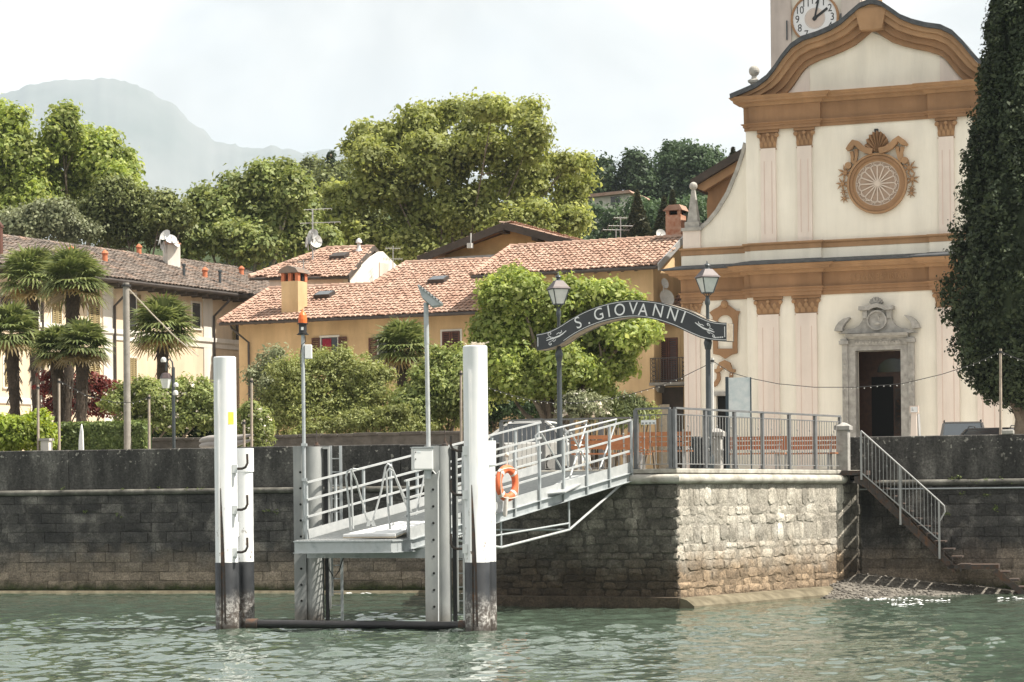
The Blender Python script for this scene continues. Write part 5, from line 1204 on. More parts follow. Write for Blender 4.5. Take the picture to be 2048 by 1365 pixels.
shell = mb.build('shell', 'ochre_light', rw)
rq = random.Random(5)
for pts in ([(320,720),(285,860),(300,960),(310,1040)], [(1115,660),(1150,800),(1140,915),(1140,975)]):
    for k, (x, y) in enumerate(pts):
        q = zr(x, y); mb = MB(CH.M); rad = (0.30,0.26,0.15,0.18)[k]
        for j in range(7):
            a = 2*math.pi*j/7+0.3*k; mb.add([(q[0],-0.02,q[1]), (q[0]+rad*0.55*math.cos(a-.3),-0.10,q[1]+rad*0.55*math.sin(a-.3)), (q[0]+rad*1.15*math.cos(a),-0.03,q[1]+rad*1.15*math.sin(a)), (q[0]+rad*0.55*math.cos(a+.3),-0.10,q[1]+rad*0.55*math.sin(a+.3))], [(0,1,2,3)])
        mb.ball((q[0],-0.08,q[1]), rad*0.35, 8, 6); mb.build('garland', 'ochre_light', rw)
q = zr(703, 195); mb = MB(CH.M); mb.box((q[0]-0.07,-0.12,q[1]-0.05), (q[0]+0.07,0.01,q[1]+0.05)); chb('black_lamp_box', 'black_plastic')
# niche on the wing
z7 = lambda x, y: c(1330+x/5.69, 480+y/5.69, 0.5)
outn = [(512,830),(560,795),(610,770),(650,735),(672,705),(700,705),(720,738),(770,775),(815,808),(858,815),(838,865),(828,1080),(828,1290),(760,1310),(690,1355),(620,1312),(555,1300),(552,1080),(550,880),(530,855)]
inn = [(607,905),(617,893),(628,880),(645,868),(672,858),(695,857),(712,860),(740,872),(760,892),(770,915),(775,940),(775,1080),(775,1240),(730,1240),(690,1240),(650,1240),(605,1240),(605,1080),(605,950),(605,925)]
mb = MB(CH.M); mb.ring([z7(*p) for p in outn], [z7(*p) for p in inn], 0.40, 0.52); chb('niche_frame', 'ochre')
mb = MB(CH.M); kq = z7(685, 735); mb.ball((kq[0],0.40,kq[1]), 0.16, 10, 8); chb('niche_boss', 'ochre_light')
zh = lambda x, y: c(1300+x/2.738, 450+y/2.738, 0.5)
bandx([(358,800),(375,800),(395,770),(412,765),(430,770),(448,800),(470,800)], [0.06,0.08,0.14,0.17,0.14,0.08,0.06], 0.36, 0.51, 'door_hood', 'ochre_light', ch, zh)
bandx([(350,880),(365,868),(378,845),(378,815),(368,805)], [0.08,0.09,0.08,0.06,0.05], 0.40, 0.51, 'door_hood', 'ochre', ch, zh)
bandx([(460,880),(450,868),(445,845),(448,815),(455,805)], [0.08,0.09,0.08,0.06,0.05], 0.40, 0.51, 'door_hood', 'ochre', ch, zh)
# portal
zp_ = lambda x, y, yy=0.0: c(1640+x/4.264, 560+y/4.264, yy)
pt = None
def pbox(x0, x1, y0, y1, d0, d1=0.01):
    (a, zt), (b, zb) = zp_(x0, y0), zp_(x1, y1); mb.box((min(a,b), -d0, min(zt,zb)), (max(a,b), d1, max(zt,zb)))
mb = MB(CH.M); lz = ZD; (ja, _), (jb, _), (jc, _), (jd, _) = zp_(200,700), zp_(305,700), zp_(705,700), zp_(810,700)
mb.box((ja+(jb-ja)*0.45,-0.16,PZ), (DW0+0.03,0.35,ZD)); mb.box((DW1-0.03,-0.16,PZ), (jd-(jd-jc)*0.45,0.35,ZD)); zl1 = zp_(500,560)[1]; mb.box((ja+(jb-ja)*0.45,-0.16,ZD), (jd-(jd-jc)*0.45,0.35,zl1)); pt = chb('portal', 'portal_stone')
for s, (a, b) in ((0,(ja,ja+(jb-ja)*0.45)), (1,(jd-(jd-jc)*0.45,jd))):
    ztop = zp_(500,545)[1]; mb = MB(CH.M); mb.box((a,-0.24,PZ), (b-0.003,0.02,ztop)); p = mb.build('jamb_pilaster', 'portal_stone', pt)
    mb = MB(CH.M); zz = PZ+0.4; k = 0; w_ = b-a
    while zz < ztop-0.6:
        if k % 7 == 3: mb.lathe([(w_*0.3,0),(w_*0.3,0.05)], (0,0,0), 4) if False else mb.ball(((a+b)/2,-0.24,zz), w_*0.26, 8, 6, (1,0.3,1))
        else: mb.add([((a+b)/2,-0.30,zz+0.13),(a+w_*0.12,-0.245,zz+0.02),((a+b)/2,-0.245,zz-0.07),(b-w_*0.12,-0.245,zz+0.02)], [(0,1,2),(0,2,3)])
        zz += 0.2; k += 1
    mb.build('carved_leaves', 'portal_stone', p)
    mb = MB(CH.M); mb.box((a-0.1,-0.34,ztop), (b+0.05,0.02,ztop+0.14)); mb.box((a-0.05,-0.29,ztop+0.143), (b,0.02,zp_(500,500)[1])); mb.build('impost', 'portal_stone', pt)
mb = MB(CH.M); za_, zb_ = zp_(500,557)[1], zp_(500,502)[1]; mb.box((ja+(jb-ja)*0.47,-0.20,zl1+0.003), (jd-(jd-jc)*0.47,0.02,zb_)); fz_ = mb.build('frieze_block', 'portal_stone', pt)
mb = MB(CH.M)
for k in range(14):
    xx = jb+(jc-jb)*(k+0.5)/14; mb.add([(xx,-0.25,(zl1+zb_)/2),(xx-0.06,-0.205,zl1+0.06),(xx+0.06,-0.205,zl1+0.06),(xx+0.06,-0.205,zb_-0.06),(xx-0.06,-0.205,zb_-0.06)], [(0,1,2),(0,2,3),(0,3,4),(0,4,1)])
mb.build('carved_leaves', 'portal_stone', fz_)
zc0_, zc1_ = zb_+0.003, zp_(500,462)[1]; xL, xR = zp_(150,480)[0], zp_(850,480)[0]
mb = MB(CH.M); mb.sweep([(-0.1,zc0_),(0.24,zc0_),(0.30,zc0_+0.1),(0.46,zc1_-0.1),(0.5,zc1_),(-0.1,zc1_)], [(xL+0.4,0.0),(xR-0.4,0.0)]); mb.build('cornice', 'portal_stone', pt)
body = [(165,462),(250,425),(300,418),(340,395),(372,350),(380,300),(378,260),(620,260),(618,300),(625,350),(655,392),(700,412),(745,415),(840,452)]
mb = MB(CH.M); mb.prism([zp_(*p) for p in body], -0.22, 0.02); mb.build('pediment', 'portal_stone', pt)
for oo, ii_ in (([(138,440),(150,402),(175,366),(215,337),(264,324)], [(205,442),(208,410),(225,380),(250,352),(266,332)]), ([(864,412),(850,376),(825,342),(785,314),(733,303)], [(800,418),(796,388),(780,358),(757,332),(736,312)])):
    mb = MB(CH.M); mb.strip([zp_(*q) for q in oo], [zp_(*q) for q in ii_], -0.36, 0.02); mb.build('pediment_scroll', 'portal_stone', pt)
bandx([(345,248),(400,250),(430,248),(455,232),(497,222),(540,232),(565,246),(600,243),(640,240)], 0.075, -0.40, 0.02, 'pediment_cornice', 'portal_stone', pt, zp_)
for x in (395, 600):
    mb = MB(CH.M); pbox(x-20, x+20, 262, 330, 0.30); mb.build('bracket', 'portal_stone', pt)
mx, mz = zp_(497, 350); ur = abs(zp_(498,350)[0]-zp_(497,350)[0]); cm = lambda r, n=36: [(mx+r*ur*math.cos(2*math.pi*k/n), mz+r*ur*math.sin(2*math.pi*k/n)) for k in range(n)]
mb = MB(CH.M); mb.ring(cm(84), cm(72), -0.34, -0.2); md = mb.build('medallion', 'portal_stone', pt)
mb = MB(CH.M); mb.prism(cm(72), -0.26, -0.222); mb.build('medallion_field', 'portal_stone', md)
mb = MB(CH.M); q = zp_(500, 378); mb.ball((q[0],-0.27,q[1]), 26*ur, 12, 8, (1,0.3,0.5)); q = zp_(512, 330); mb.ball((q[0],-0.27,q[1]), 15*ur, 8, 8, (0.5,0.4,1.4)); q = zp_(525, 310); mb.ball((q[0],-0.27,q[1]), 8*ur, 8, 6); mb.build('relief_figure', 'finial_stone', md)
sx_, sz_ = zp_(487, 228)
for k in range(9):
    a = math.radians(30+k*15); mb = MB(CH.M); L_ = 74*ur; mb.prism([(sx_+0.05*math.cos(a-1.57),sz_+0.05*math.sin(a-1.57)),(sx_+math.cos(a-.12)*L_*0.8,sz_+math.sin(a-.12)*L_),(sx_+math.cos(a)*L_*0.86,sz_+math.sin(a)*L_*1.07),(sx_+math.cos(a+.12)*L_*0.8,sz_+math.sin(a+.12)*L_),(sx_+0.05*math.cos(a+1.57),sz_+0.05*math.sin(a+1.57))], -0.30 if k % 2 else -0.24, 0.0); mb.build('shell_flute', 'portal_stone', pt)
# entrance lobby seen through the portal
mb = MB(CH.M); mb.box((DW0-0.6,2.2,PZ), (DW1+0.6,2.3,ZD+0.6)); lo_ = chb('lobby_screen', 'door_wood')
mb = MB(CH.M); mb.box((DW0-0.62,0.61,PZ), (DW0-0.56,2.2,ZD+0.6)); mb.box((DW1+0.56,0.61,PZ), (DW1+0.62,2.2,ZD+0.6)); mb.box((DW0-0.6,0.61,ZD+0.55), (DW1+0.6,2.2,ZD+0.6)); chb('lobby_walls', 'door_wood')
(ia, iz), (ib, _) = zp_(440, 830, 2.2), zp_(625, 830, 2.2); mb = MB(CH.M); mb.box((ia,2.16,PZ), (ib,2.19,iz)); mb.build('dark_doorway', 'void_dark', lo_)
(fa, fz0), (fb, _) = zp_(490, 790, 2.2), zp_(705, 790, 2.2); ft = zp_(600, 670, 2.2)[1]; mb = MB(CH.M)
fm = fa+(fb-fa)*0.62; rx = fm-fa; mb.prism([(fa,fz0)]+[(fm-rx*math.cos(t_), fz0+(ft-fz0)*math.sin(t_)) for t_ in [math.pi*k/12 for k in range(1,12)]]+[(fm+rx,fz0)], 2.15, 2.185); mb.build('fanlight', 'window_glass', lo_)
mb = MB(CH.M); pa_, pb_ = zp_(640, 900, 2.2), zp_(700, 1180, 2.2)
for k in range(3):
    za_ = pa_[1]+(pb_[1]-pa_[1])*k/3; mb.box((pa_[0],2.14,za_-1.0), (pb_[0],2.195,za_-0.12))
mb.build('door_panels', 'rusty_steel', lo_)
mb = MB(CH.M); mb.box((DW0-0.4,-0.5,PZ-0.1), (DW1+0.4,0.7,PZ+0.16)); chb('door_step', 'portal_stone')
# faint inscription
me = text_mesh('S. IOANNI BAPTISTA D', 0.36, 0.012, 'inscription', 'ochre_light')
q0 = c(1757, 556); put_text(CH, me, 'inscription', ch, q0[0], -0.075, zA1+(zA2-zA1)*0.5, 0.0, 0.62)
# nave and side aisle behind the facade
mb = MB(CH.M); mb.box((-HU+0.4,2.5,PZ-0.3), (HU-0.4,26,ZD+0.9)); mb.box((-HU+0.4,0.62,ZD+0.9), (HU-0.4,26,zU1)); mb.box((-HU+0.4,0.62,PZ-0.3), (DW0-0.7,2.5,ZD+0.9)); mb.box((DW1+0.7,0.62,PZ-0.3), (HU-0.4,2.5,ZD+0.9)); chb('nave', 'plaster_cream')
mb = MB(CH.M); mb.prism([(-HU-0.3,zU1+0.01),(HU+0.3,zU1+0.01),(0,zU1+2.2)], 0.64, 26.4); chb('nave_roof', 'slate')
ya = 5.0; (e0, g0), (e1, g1) = c(1393, 371, ya), c(1500, 306, ya); (w0, wz0) = c(1421, 480, ya)
mb = MB(CH.M); mb.prism([(w0,PZ-0.3),(e1,PZ-0.3),(e1,g1-0.55),(w0,g0+(g1-g0)*(w0-e0)/(e1-e0)-0.75)], ya, ya+14); chb('aisle', 'plaster_cream')
sl = (g1-g0)/(e1-e0)
mb = MB(CH.M); mb.prism([(e0,g0-0.22),(e1,g1-0.22),(e1,g1+0.12),(e0,g0+0.12)], ya-0.9, ya+14.5); chb('aisle_roof', 'eave_dark')
mb = MB(CH.M); mb.prism([(e0+0.25,g0+sl*0.25-0.24),(e1,g1-0.24),(e1,g1-1.7),(w0-0.02,g0+sl*(w0-e0)-2.0),(w0-0.05,g0+sl*(w0-e0)-1.2),(e0+0.6,g0+sl*0.6-0.7)], ya-0.35, ya+14); chb('aisle_cornice', 'ochre')
mb = MB(CH.M); mb.prism([(e0+0.12,g0+sl*0.12-0.23),(e1,g1-0.23),(e1,g1-0.6),(e0+0.5,g0+sl*0.5-0.62)], ya-0.7, ya-0.355); chb('aisle_cornice', 'ochre_light')
mb = MB(CH.M); z_a = zA0; mb.box((-HW+0.02,1.0,PZ-0.3), (-HM+0.5,12,zS1-0.1)); mb.box((HM-0.5,1.0,PZ-0.3), (HW-0.02,12,zS1-0.1)); chb('wing_side', 'plaster_pink')

# bell tower
TW = Frame(CH.w(-2.6, 10.0, 0).xy, -21)
tw = thing('bell_tower', 'pink and cream bell tower with a round clock behind the church gable', 'tower', TW.w(0, 2, GZ))
(x0, _), (x1, _) = TW.pix(1543, 80), TW.pix(1722, 20); zt = TW.pix(1640, -160)[1]
mb = MB(TW.M); mb.box((x0,0,GZ-0.3), (x1,x1-x0,zt)); mb.build('shaft', 'tower_cream', tw)
for a, b in ((1543,1583), (1684,1722)):
    p, q = TW.pix(a, 60)[0], TW.pix(b, 60)[0]; mb = MB(TW.M); mb.box((p-0.02 if a == 1543 else p,-0.08,GZ), (q,0.0,zt)); mb.build('corner_band', 'tower_pink', tw)
mb = MB(TW.M); mb.box((x1,0.0,GZ), (x1+0.06,0.9,zt)); mb.box((x1,(x1-x0)-0.9,GZ), (x1+0.06,x1-x0,zt)); mb.build('corner_band', 'tower_pink', tw)
mb = MB(TW.M); mb.sweep([(0,zt-1.2),(0.3,zt-1.1),(0.5,zt-0.6),(0.6,zt),(-0.2,zt)], [(x0,x1-x0),(x0,0),(x1,0),(x1,x1-x0)]); mb.build('cornice', 'ochre', tw)
kx, kz = TW.pix(1631, 38); ku = abs(TW.pix(1632, 38)[0]-kx); kc = lambda r, n=40: [(kx+r*ku*math.cos(2*math.pi*k/n), kz+r*ku*math.sin(2*math.pi*k/n)) for k in range(n)]
mb = MB(TW.M); mb.prism(kc(45), -0.12, -0.02); cf = mb.build('clock_face', 'clock_white', tw)
mb = MB(TW.M); mb.ring(kc(48), kc(44), -0.17, 0.01); mb.build('rim', 'ochre', cf)
mb = MB(TW.M); mb.prism(kc(18.5), -0.128, -0.122); mb.build('centre_disc', 'clock_centre', cf)
mb = MB(TW.M); mb.ring(kc(20.5), kc(19.2), -0.13, -0.121); mb.build('centre_ring', 'clock_centre', cf)
for h in range(1, 13):
    a = math.pi/2-h*math.pi/6; me = text_mesh(str(h), 0.46, 0.004, 'numeral', 'clock_black'); put_text(TW, me, 'numeral', cf, kx+35*ku*math.cos(a), -0.126, kz+35*ku*math.sin(a), 0, 0.85)
for L_, a, w_ in ((40, math.radians(78), 0.05), (31, math.radians(35), 0.07)):
    dv_ = Vector((math.cos(a), 0, math.sin(a))); P0 = Vector((kx, -0.15 if w_ < .06 else -0.14, kz)); mb = MB(TW.M); mb.bar(P0-dv_*ku*5, P0+dv_*ku*L_, w_*1.6, 0.012, up=(0,1,0)); mb.build('hand', 'clock_black', cf)
mb = MB(TW.M); mb.prism(kc(4, 14), -0.17, -0.13); mb.build('hand_hub', 'clock_black', cf)
for px, py in ((1575,62), (1683,48)):
    q = TW.pix(px, py); mb = MB(TW.M); mb.bar((q[0],-0.12,q[1]-0.42), (q[0],-0.12,q[1]+0.42), 0.05); mb.build('tie_anchor', 'lamp_iron', tw)
# ---------------------------------------------------------------- village houses
def plane_pix(fr, px, py, y0, z0, m):
    r = ray(px, py); o = CAM-fr.o; k = (z0-o.z+m*(o.dot(fr.n)-y0))/(r.z-m*r.dot(fr.n)); return CAM+r*k
def inside(p, poly):
    x, y = p; r = False; n = len(poly)
    for i in range(n):
        (x0, y0), (x1, y1) = poly[i], poly[i-1]
        if (y0 > y) != (y1 > y) and x < (x1-x0)*(y-y0)/(y1-y0)+x0: r = not r
    return r
def tiled(parent, pts, u, mat_='roof_tile', tw=0.24, tl=0.38, name='roof', seed=1, thick=0.14):
    """pts: planar polygon, first two points = eave; u: eave direction"""
    u = Vector(u).normalized(); nn = None; o = pts[0]
    for k in range(2, len(pts)):
        q = (pts[1]-pts[0]).cross(pts[k]-pts[0])
        if q.length > 1e-3: nn = q.normalized(); break
    if nn.z < 0: nn = -nn
    w = nn.cross(u).normalized()
    if w.z < 0: w = -w
    poly = [((p-o).dot(u), (p-o).dot(w)) for p in pts]
    n = len(pts); mb = MB(); top = [p for p in pts]; bot = [p-nn*thick for p in pts]
    mb.add(top+bot, [tuple(range(n)), tuple(range(2*n-1,n-1,-1))]+[(i,(i+1)%n,(i+1)%n+n,i+n) for i in range(n)])
    rf = mb.build(name, 'roof_base' if mat_ == 'roof_tile' else 'eave_dark', parent)
    r = random.Random(seed); a0, a1 = min(p[0] for p in poly), max(p[0] for p in poly); b0, b1 = min(p[1] for p in poly), max(p[1] for p in poly)
    V_ = []; F_ = []; S = 5
    for j in range(int((b1-b0)/tl)+1):
        for i in range(int((a1-a0)/tw)+1):
            a = a0+(i+0.5)*tw; b = b0+(j+0.45)*tl
            if not inside((a, min(b, b1-0.02)), poly): continue
            ja, jb, jz = r.uniform(-.015,.015), r.uniform(-.04,.04), r.uniform(-.006,.012); k0 = len(V_)
            for e, (bb, lift, rad) in enumerate(((b-tl*0.58+jb, 0.048, tw*0.50), (b+tl*0.52+jb, 0.008, tw*0.42))):
                for s in range(S):
                    t = math.pi*(s/(S-1)); P_ = o+u*(a+ja+rad*-math.cos(t))+w*bb+nn*(lift+jz+rad*0.62*math.sin(t)); V_.append(P_)
            for s in range(S-1): F_.append((k0+s, k0+s+1, k0+S+s+1, k0+S+s))
            F_.append(tuple(k0+s for s in range(S))[::-1][:4]); 
    mb = MB(); mb.v = [tuple(v) for v in V_]; mb.f = [f for f in F_ if len(f) == 4]; mb.build('roof_tiles', mat_, rf, kind='stuff')
    return rf, nn, w
def ridge_tiles(parent, p, q, mat_='roof_tile', r_=0.13):
    mb = MB(); L = (q-p).length; n = max(2, int(L/0.4)); d = (q-p)/L
    for k in range(n): mb.tube([p+d*(k*L/n-0.03)+Vector((0,0,0.03)), p+d*((k+1)*L/n)+Vector((0,0,0.015))], [r_*1.06, r_*0.92], 8)
    mb.build('ridge_tiles', mat_, parent, kind='stuff')
def gutter(parent, p, q, r_=0.07):
    mb = MB(); mb.tube([p, q], r_, 8); mb.build('gutter', 'gutter', parent, smooth=True)
def spout(parent, pts, r_=0.05):
    mb = MB(); mb.tube(pts, r_, 8); mb.build('downspout', 'gutter', parent, smooth=True)
def rafters(parent, fr, x0, x1, n, y0, y1, z0, z1):
    for k in range(n):
        x = x0+(x1-x0)*(k+0.5)/n; mb = MB(fr.M); mb.bar((x,y0,z0), (x,y1,z1), 0.12, 0.14); mb.build('rafter', 'eave_dark', parent)
def window(parent, fr, x0, x1, z0, z1, shut, open_='closed', surround='house_white', y=0.0, curtain=False):
    """shutter leaves either closed over the opening or folded back on the wall beside it"""
    t = MB(fr.M); f = 0.09
    t.box((x0-f,y-0.03,z1), (x1+f,y+0.02,z1+f)); t.box((x0-f,y-0.03,z0-f), (x0,y+0.02,z1)); t.box((x1,y-0.03,z0-f), (x1+f,y+0.02,z1)); t.box((x0-f-0.04,y-0.08,z0-f-0.07), (x1+f+0.04,y+0.02,z0-f)); w = t.build('window', surround, parent)
    mb = MB(fr.M); mb.box((x0,y-0.012,z0-f), (x1,y-0.004,z1)); mb.build('pane', 'window_glass', w)
    if curtain:
        mb = MB(fr.M); n = 8
        for k in range(n): mb.box((x0+0.05+(x1-x0)*0.55*k/n,y-0.02-0.01*(k % 2),z0), (x0+0.05+(x1-x0)*0.55*(k+1)/n,y-0.013,z1-0.05))
        mb.build('curtain', 'curtain_red', w)
    lw = (x1-x0)/2
    def leaf(a, b):
        mb = MB(fr.M); st_ = 0.07; yy = y-0.075
        mb.box((a,yy,z0-f), (a+st_,y-0.035,z1)); mb.box((b-st_,yy,z0-f), (b,y-0.035,z1)); mb.box((a+st_,yy,z1-st_), (b-st_,y-0.035,z1)); mb.box((a+st_,yy,z0-f), (b-st_,y-0.035,z0-f+st_))
        n = int((z1-z0)/0.085)
        for k in range(n):
            z = z0-f+st_+(z1-z0+f-2*st_)*(k+0.5)/n; mb.hexa([(a+st_,yy+0.005,z-0.03),(b-st_,yy+0.005,z-0.03),(b-st_,yy+0.012,z-0.03),(a+st_,yy+0.012,z-0.03)], [(a+st_,yy+0.025,z+0.02),(b-st_,yy+0.025,z+0.02),(b-st_,yy+0.032,z+0.02),(a+st_,yy+0.032,z+0.02)])
        mb.build('shutter', shut, w)
    if open_ == 'closed': leaf(x0+0.005, x0+lw-0.01); leaf(x0+lw+0.01, x1-0.005)
    elif open_ == 'open': leaf(x0-lw-0.06, x0-0.06); leaf(x1+0.06, x1+lw+0.06)
    elif open_ == 'left': leaf(x0-lw-0.06, x0-0.06)
    return w
def wpx(fr, a, b, top, bot, y=0.0):
    x0, z1 = fr.pix(a, top, y); x1, z0 = fr.pix(b, bot, y); return x0, x1, z0, z1
def dish(parent, c_, r_, d_):
    mb = MB(); d_ = Vector(d_).normalized(); a = d_.orthogonal().normalized(); b = d_.cross(a); vs = [c_-d_*r_*0.3]; n = 14
    for q in (0.5, 1.0): vs += [c_-d_*r_*0.3*(1-q*q)+(a*math.cos(2*math.pi*k/n)+b*math.sin(2*math.pi*k/n))*r_*q for k in range(n)]
    fs = [(0,1+k,1+(k+1)%n) for k in range(n)]+[(1+k,1+n+k,1+n+(k+1)%n,1+(k+1)%n) for k in range(n)]; mb.add(vs, fs); mb.tube([c_-d_*r_*0.3, c_+d_*r_*0.6], 0.015, 5); mb.tube([c_-d_*r_*0.3, c_-d_*r_*0.4-Vector((0,0,r_*1.5))], 0.03, 6); return mb.build('satellite_dish', 'dish_white', parent, smooth=True)
def aerial(label, px, pyb, pyt, d, arms, horiz=(1, 0.2, 0)):
    p = at(px, pyb, d); q = at(px, pyt, d); t = thing('roof_aerial', label, 'aerial', p, 'roof aerials'); mb = MB(); mb.tube([p, q], 0.025, 6); mb.build('mast', 'antenna', t)
    h = Vector(horiz).normalized(); k2 = h.cross(Zv)
    for (f, L) in arms:
        c_ = p.lerp(q, f); mb = MB(); mb.tube([c_-h*L*0.5, c_+h*L*0.5], 0.014, 5)
        for k in range(7): e = c_+h*L*(k/6-0.5); mb.tube([e-k2*0.25-Zv*0.06, e+k2*0.25+Zv*0.06], 0.008, 4)
        mb.build('boom', 'antenna', t)
    return t
def chimney_pot(label, px, pyb, pyt, d, m='terracotta'):
    p = at(px, pyb, d); z1 = at(px, pyt, d).z; h = z1-p.z+0.25; t = thing('roof_vent', label, 'roof vent', (p.x,p.y,p.z-0.25), 'terracotta roof vents')
    mb = MB(); mb.lathe([(0.13,0),(0.12,h*0.72),(0.15,h*0.74),(0.15,h*0.78)], (p.x,p.y,p.z-0.25), 10); mb.build('pipe', m, t, smooth=True)
    mb = MB(); mb.lathe([(0.17,h*0.80),(0.12,h*0.9),(0.02,h)], (p.x,p.y,p.z-0.25), 10); mb.build('cap', m, t)

# --- yellow house with balcony (right)
Y1 = at(1310, 900, 93.0); H1 = Frame((Y1.x, Y1.y), -24); z_e = 11.95; m1_ = 0.38
hA = thing('yellow_house', 'tall yellow house with red tiled roof, directly left of the church', 'house', H1.w(-6, 4, GZ), 'village houses')
xl = H1.pix(968, 600)[0]
mb = MB(H1.M); mb.box((xl,0,GZ-0.3), (0.0,9.5,z_e+0.12)); mb.build('wall', 'house_ochre', hA)
PP = lambda px, py: plane_pix(H1, px, py, -0.75, z_e, m1_)
eL, eR, tR, tL = PP(944,552), PP(1315,532), PP(1366,476), PP(1021,496)
rf, nn, ww = tiled(hA, [eL, eR, tR, tL], H1.u, seed=3)
ridge_tiles(rf, tL, tR); ridge_tiles(rf, eL+Zv*.03, tL); gutter(hA, eL-Zv*0.06-H1.n*0.05, eR-Zv*0.06-H1.n*0.05)
mb = MB(); mb.bar(eR-Zv*.05+H1.u*.03, tR-Zv*.05+H1.u*.03, 0.05, 0.28); mb.build('verge_board', 'rail_light', rf)
rafters(hA, H1, xl+0.3, -0.2, 12, -0.7, 0.1, z_e-0.14, z_e+0.14)
# far roof slope and gable fill
tb = [H1.w((p-H1.o).dot(H1.u), 10.2, z_e) for p in (tR, tL)]
mb = MB(); mb.add([tR, tL, tb[1], tb[0]], [(0,1,2,3)]); mb.build('back_roof', 'roof_base', hA)
mb = MB(H1.M); ty = (tR-H1.o).dot(H1.n); mb.add([(-0.02,0.0,z_e+0.1),(-0.02,9.5,z_e+0.1),(-0.02,ty,tR.z-0.15),(-0.32,0.0,z_e+0.1),(-0.32,9.5,z_e+0.1),(-0.32,ty,tR.z-0.15)], [(0,1,2),(5,4,3),(0,2,5,3),(1,4,5,2)]); mb.build('gable_wall', 'house_ochre', hA)
s0 = H1.w(H1.pix(972,560)[0]+0.35, -0.62, z_e-0.1); spout(hA, [s0, s0-Zv*0.3+H1.n*0.1, s0-Zv*0.7+H1.n*0.52+H1.u*0.25, H1.w(xl+0.3,-0.08,z_e-1.2), H1.w(xl+0.3,-0.08,GZ)])
# satellite dishes on the side wall
dish(hA, at(1330,567,93.2), 0.22, (0.7,-0.7,0.2)); dish(hA, at(1334,596,93.3), 0.36, (0.5,-0.8,0.2))
# annex with the balcony
AN = Frame(H1.w(0.02, 0.9, 0).xy, -22); xr = AN.pix(1374, 700)[0]; zt_ = AN.pix(1340, 646)[1]
an = thing('balcony_house', 'narrow ochre house front with iron balcony and brown shutters between yellow house and church', 'house', AN.w(xr/2, 2, GZ), 'village houses')
mb = MB(AN.M); mb.box((0.0,0,GZ-0.3), (xr,7,zt_)); mb.build('wall', 'house_ochre', an)
o0, o1, o2, o3 = AN.w(0.0,-0.5,zt_), AN.w(xr,-0.5,zt_), AN.w(xr,3.6,zt_+2.0), AN.w(0.0,3.6,zt_+2.0)
tiled(an, [o0, o1, o2, o3], AN.u, seed=5)
mb = MB(AN.M); mb.box((0.0,3.6,zt_), (xr,7,zt_+1.9)); mb.build('upper_wall', 'chimney_brick', an)
x0, x1, z0, z1 = wpx(AN, 1316, 1357, 677, 764); window(an, AN, x0, x1, z0+0.05, z1, 'shutter_brown', 'closed', 'house_ochre')
bx0, bz = AN.pix(1300, 766, -0.9); bx1 = AN.pix(1378, 766, -0.9)[0]
mb = MB(AN.M); mb.box((bx0,-1.0,bz-0.12), (bx1,0.0,bz)); mb.prism([(bx0+0.1,bz-0.13),(bx0+0.35,bz-0.13),(bx0+0.3,bz-0.4)], -0.8, 0.0); bal = mb.build('balcony', 'balcony_slab', an)
bh = AN.pix(1340, 716, -0.95)[1]-bz
for (a, b) in (((bx0+0.04,-0.95),(bx1-0.04,-0.95)), ((bx0+0.04,-0.95),(bx0+0.04,-0.05)), ((bx1-0.04,-0.95),(bx1-0.04,-0.05))):
    mb = MB(AN.M); mb.bar((a[0],a[1],bz+bh), (b[0],b[1],bz+bh), 0.045, 0.03); mb.bar((a[0],a[1],bz+0.08), (b[0],b[1],bz+0.08), 0.03, 0.02); L_ = math.hypot(b[0]-a[0], b[1]-a[1]); n = int(L_/0.11)
    for k in range(n+1): f = k/n; x, y = a[0]+(b[0]-a[0])*f, a[1]+(b[1]-a[1])*f; mb.bar((x,y,bz), (x,y,bz+bh), 0.022)
    mb.build('iron_railing', 'balcony_iron', bal)
mb = MB(AN.M)
for s in range(2):
    x = bx0+0.06 if s == 0 else bx1-0.3
    for k in range(5): zz = bz+0.12+k*bh*0.17; mb.tube([(x+0.12+0.09*math.cos(t),-0.96,zz+0.08+0.08*math.sin(t)) for t in [j*0.7 for j in range(9)]], 0.012, 4)
mb.build('iron_scrolls', 'balcony_iron', bal)
x0, x1, z0, z1 = wpx(AN, 1322, 1368, 776, 900); mb = MB(AN.M); mb.box((x0,-0.02,GZ), (x1,-0.004,z1)); mb.build('doorway_shade_panel', 'eave_dark', an)  # flat dark panel, paints the shade of the recess under the balcony
x0, x1, z0, z1 = wpx(AN, 1308, 1340, 810, 900, -0.4); mb = MB(AN.M); mb.box((x0,-0.45,GZ), (x1,-0.40,z1)); mb.build('wooden_gate', 'plank_wood', an)
mb = MB(AN.M); cx_, cz_ = AN.pix(1288, 757, -0.3); mb.box((cx_-0.1,-0.45,cz_-0.08), (cx_+0.28,-0.25,cz_+0.1)); mb.build('wall_camera', 'white_enamel', an)
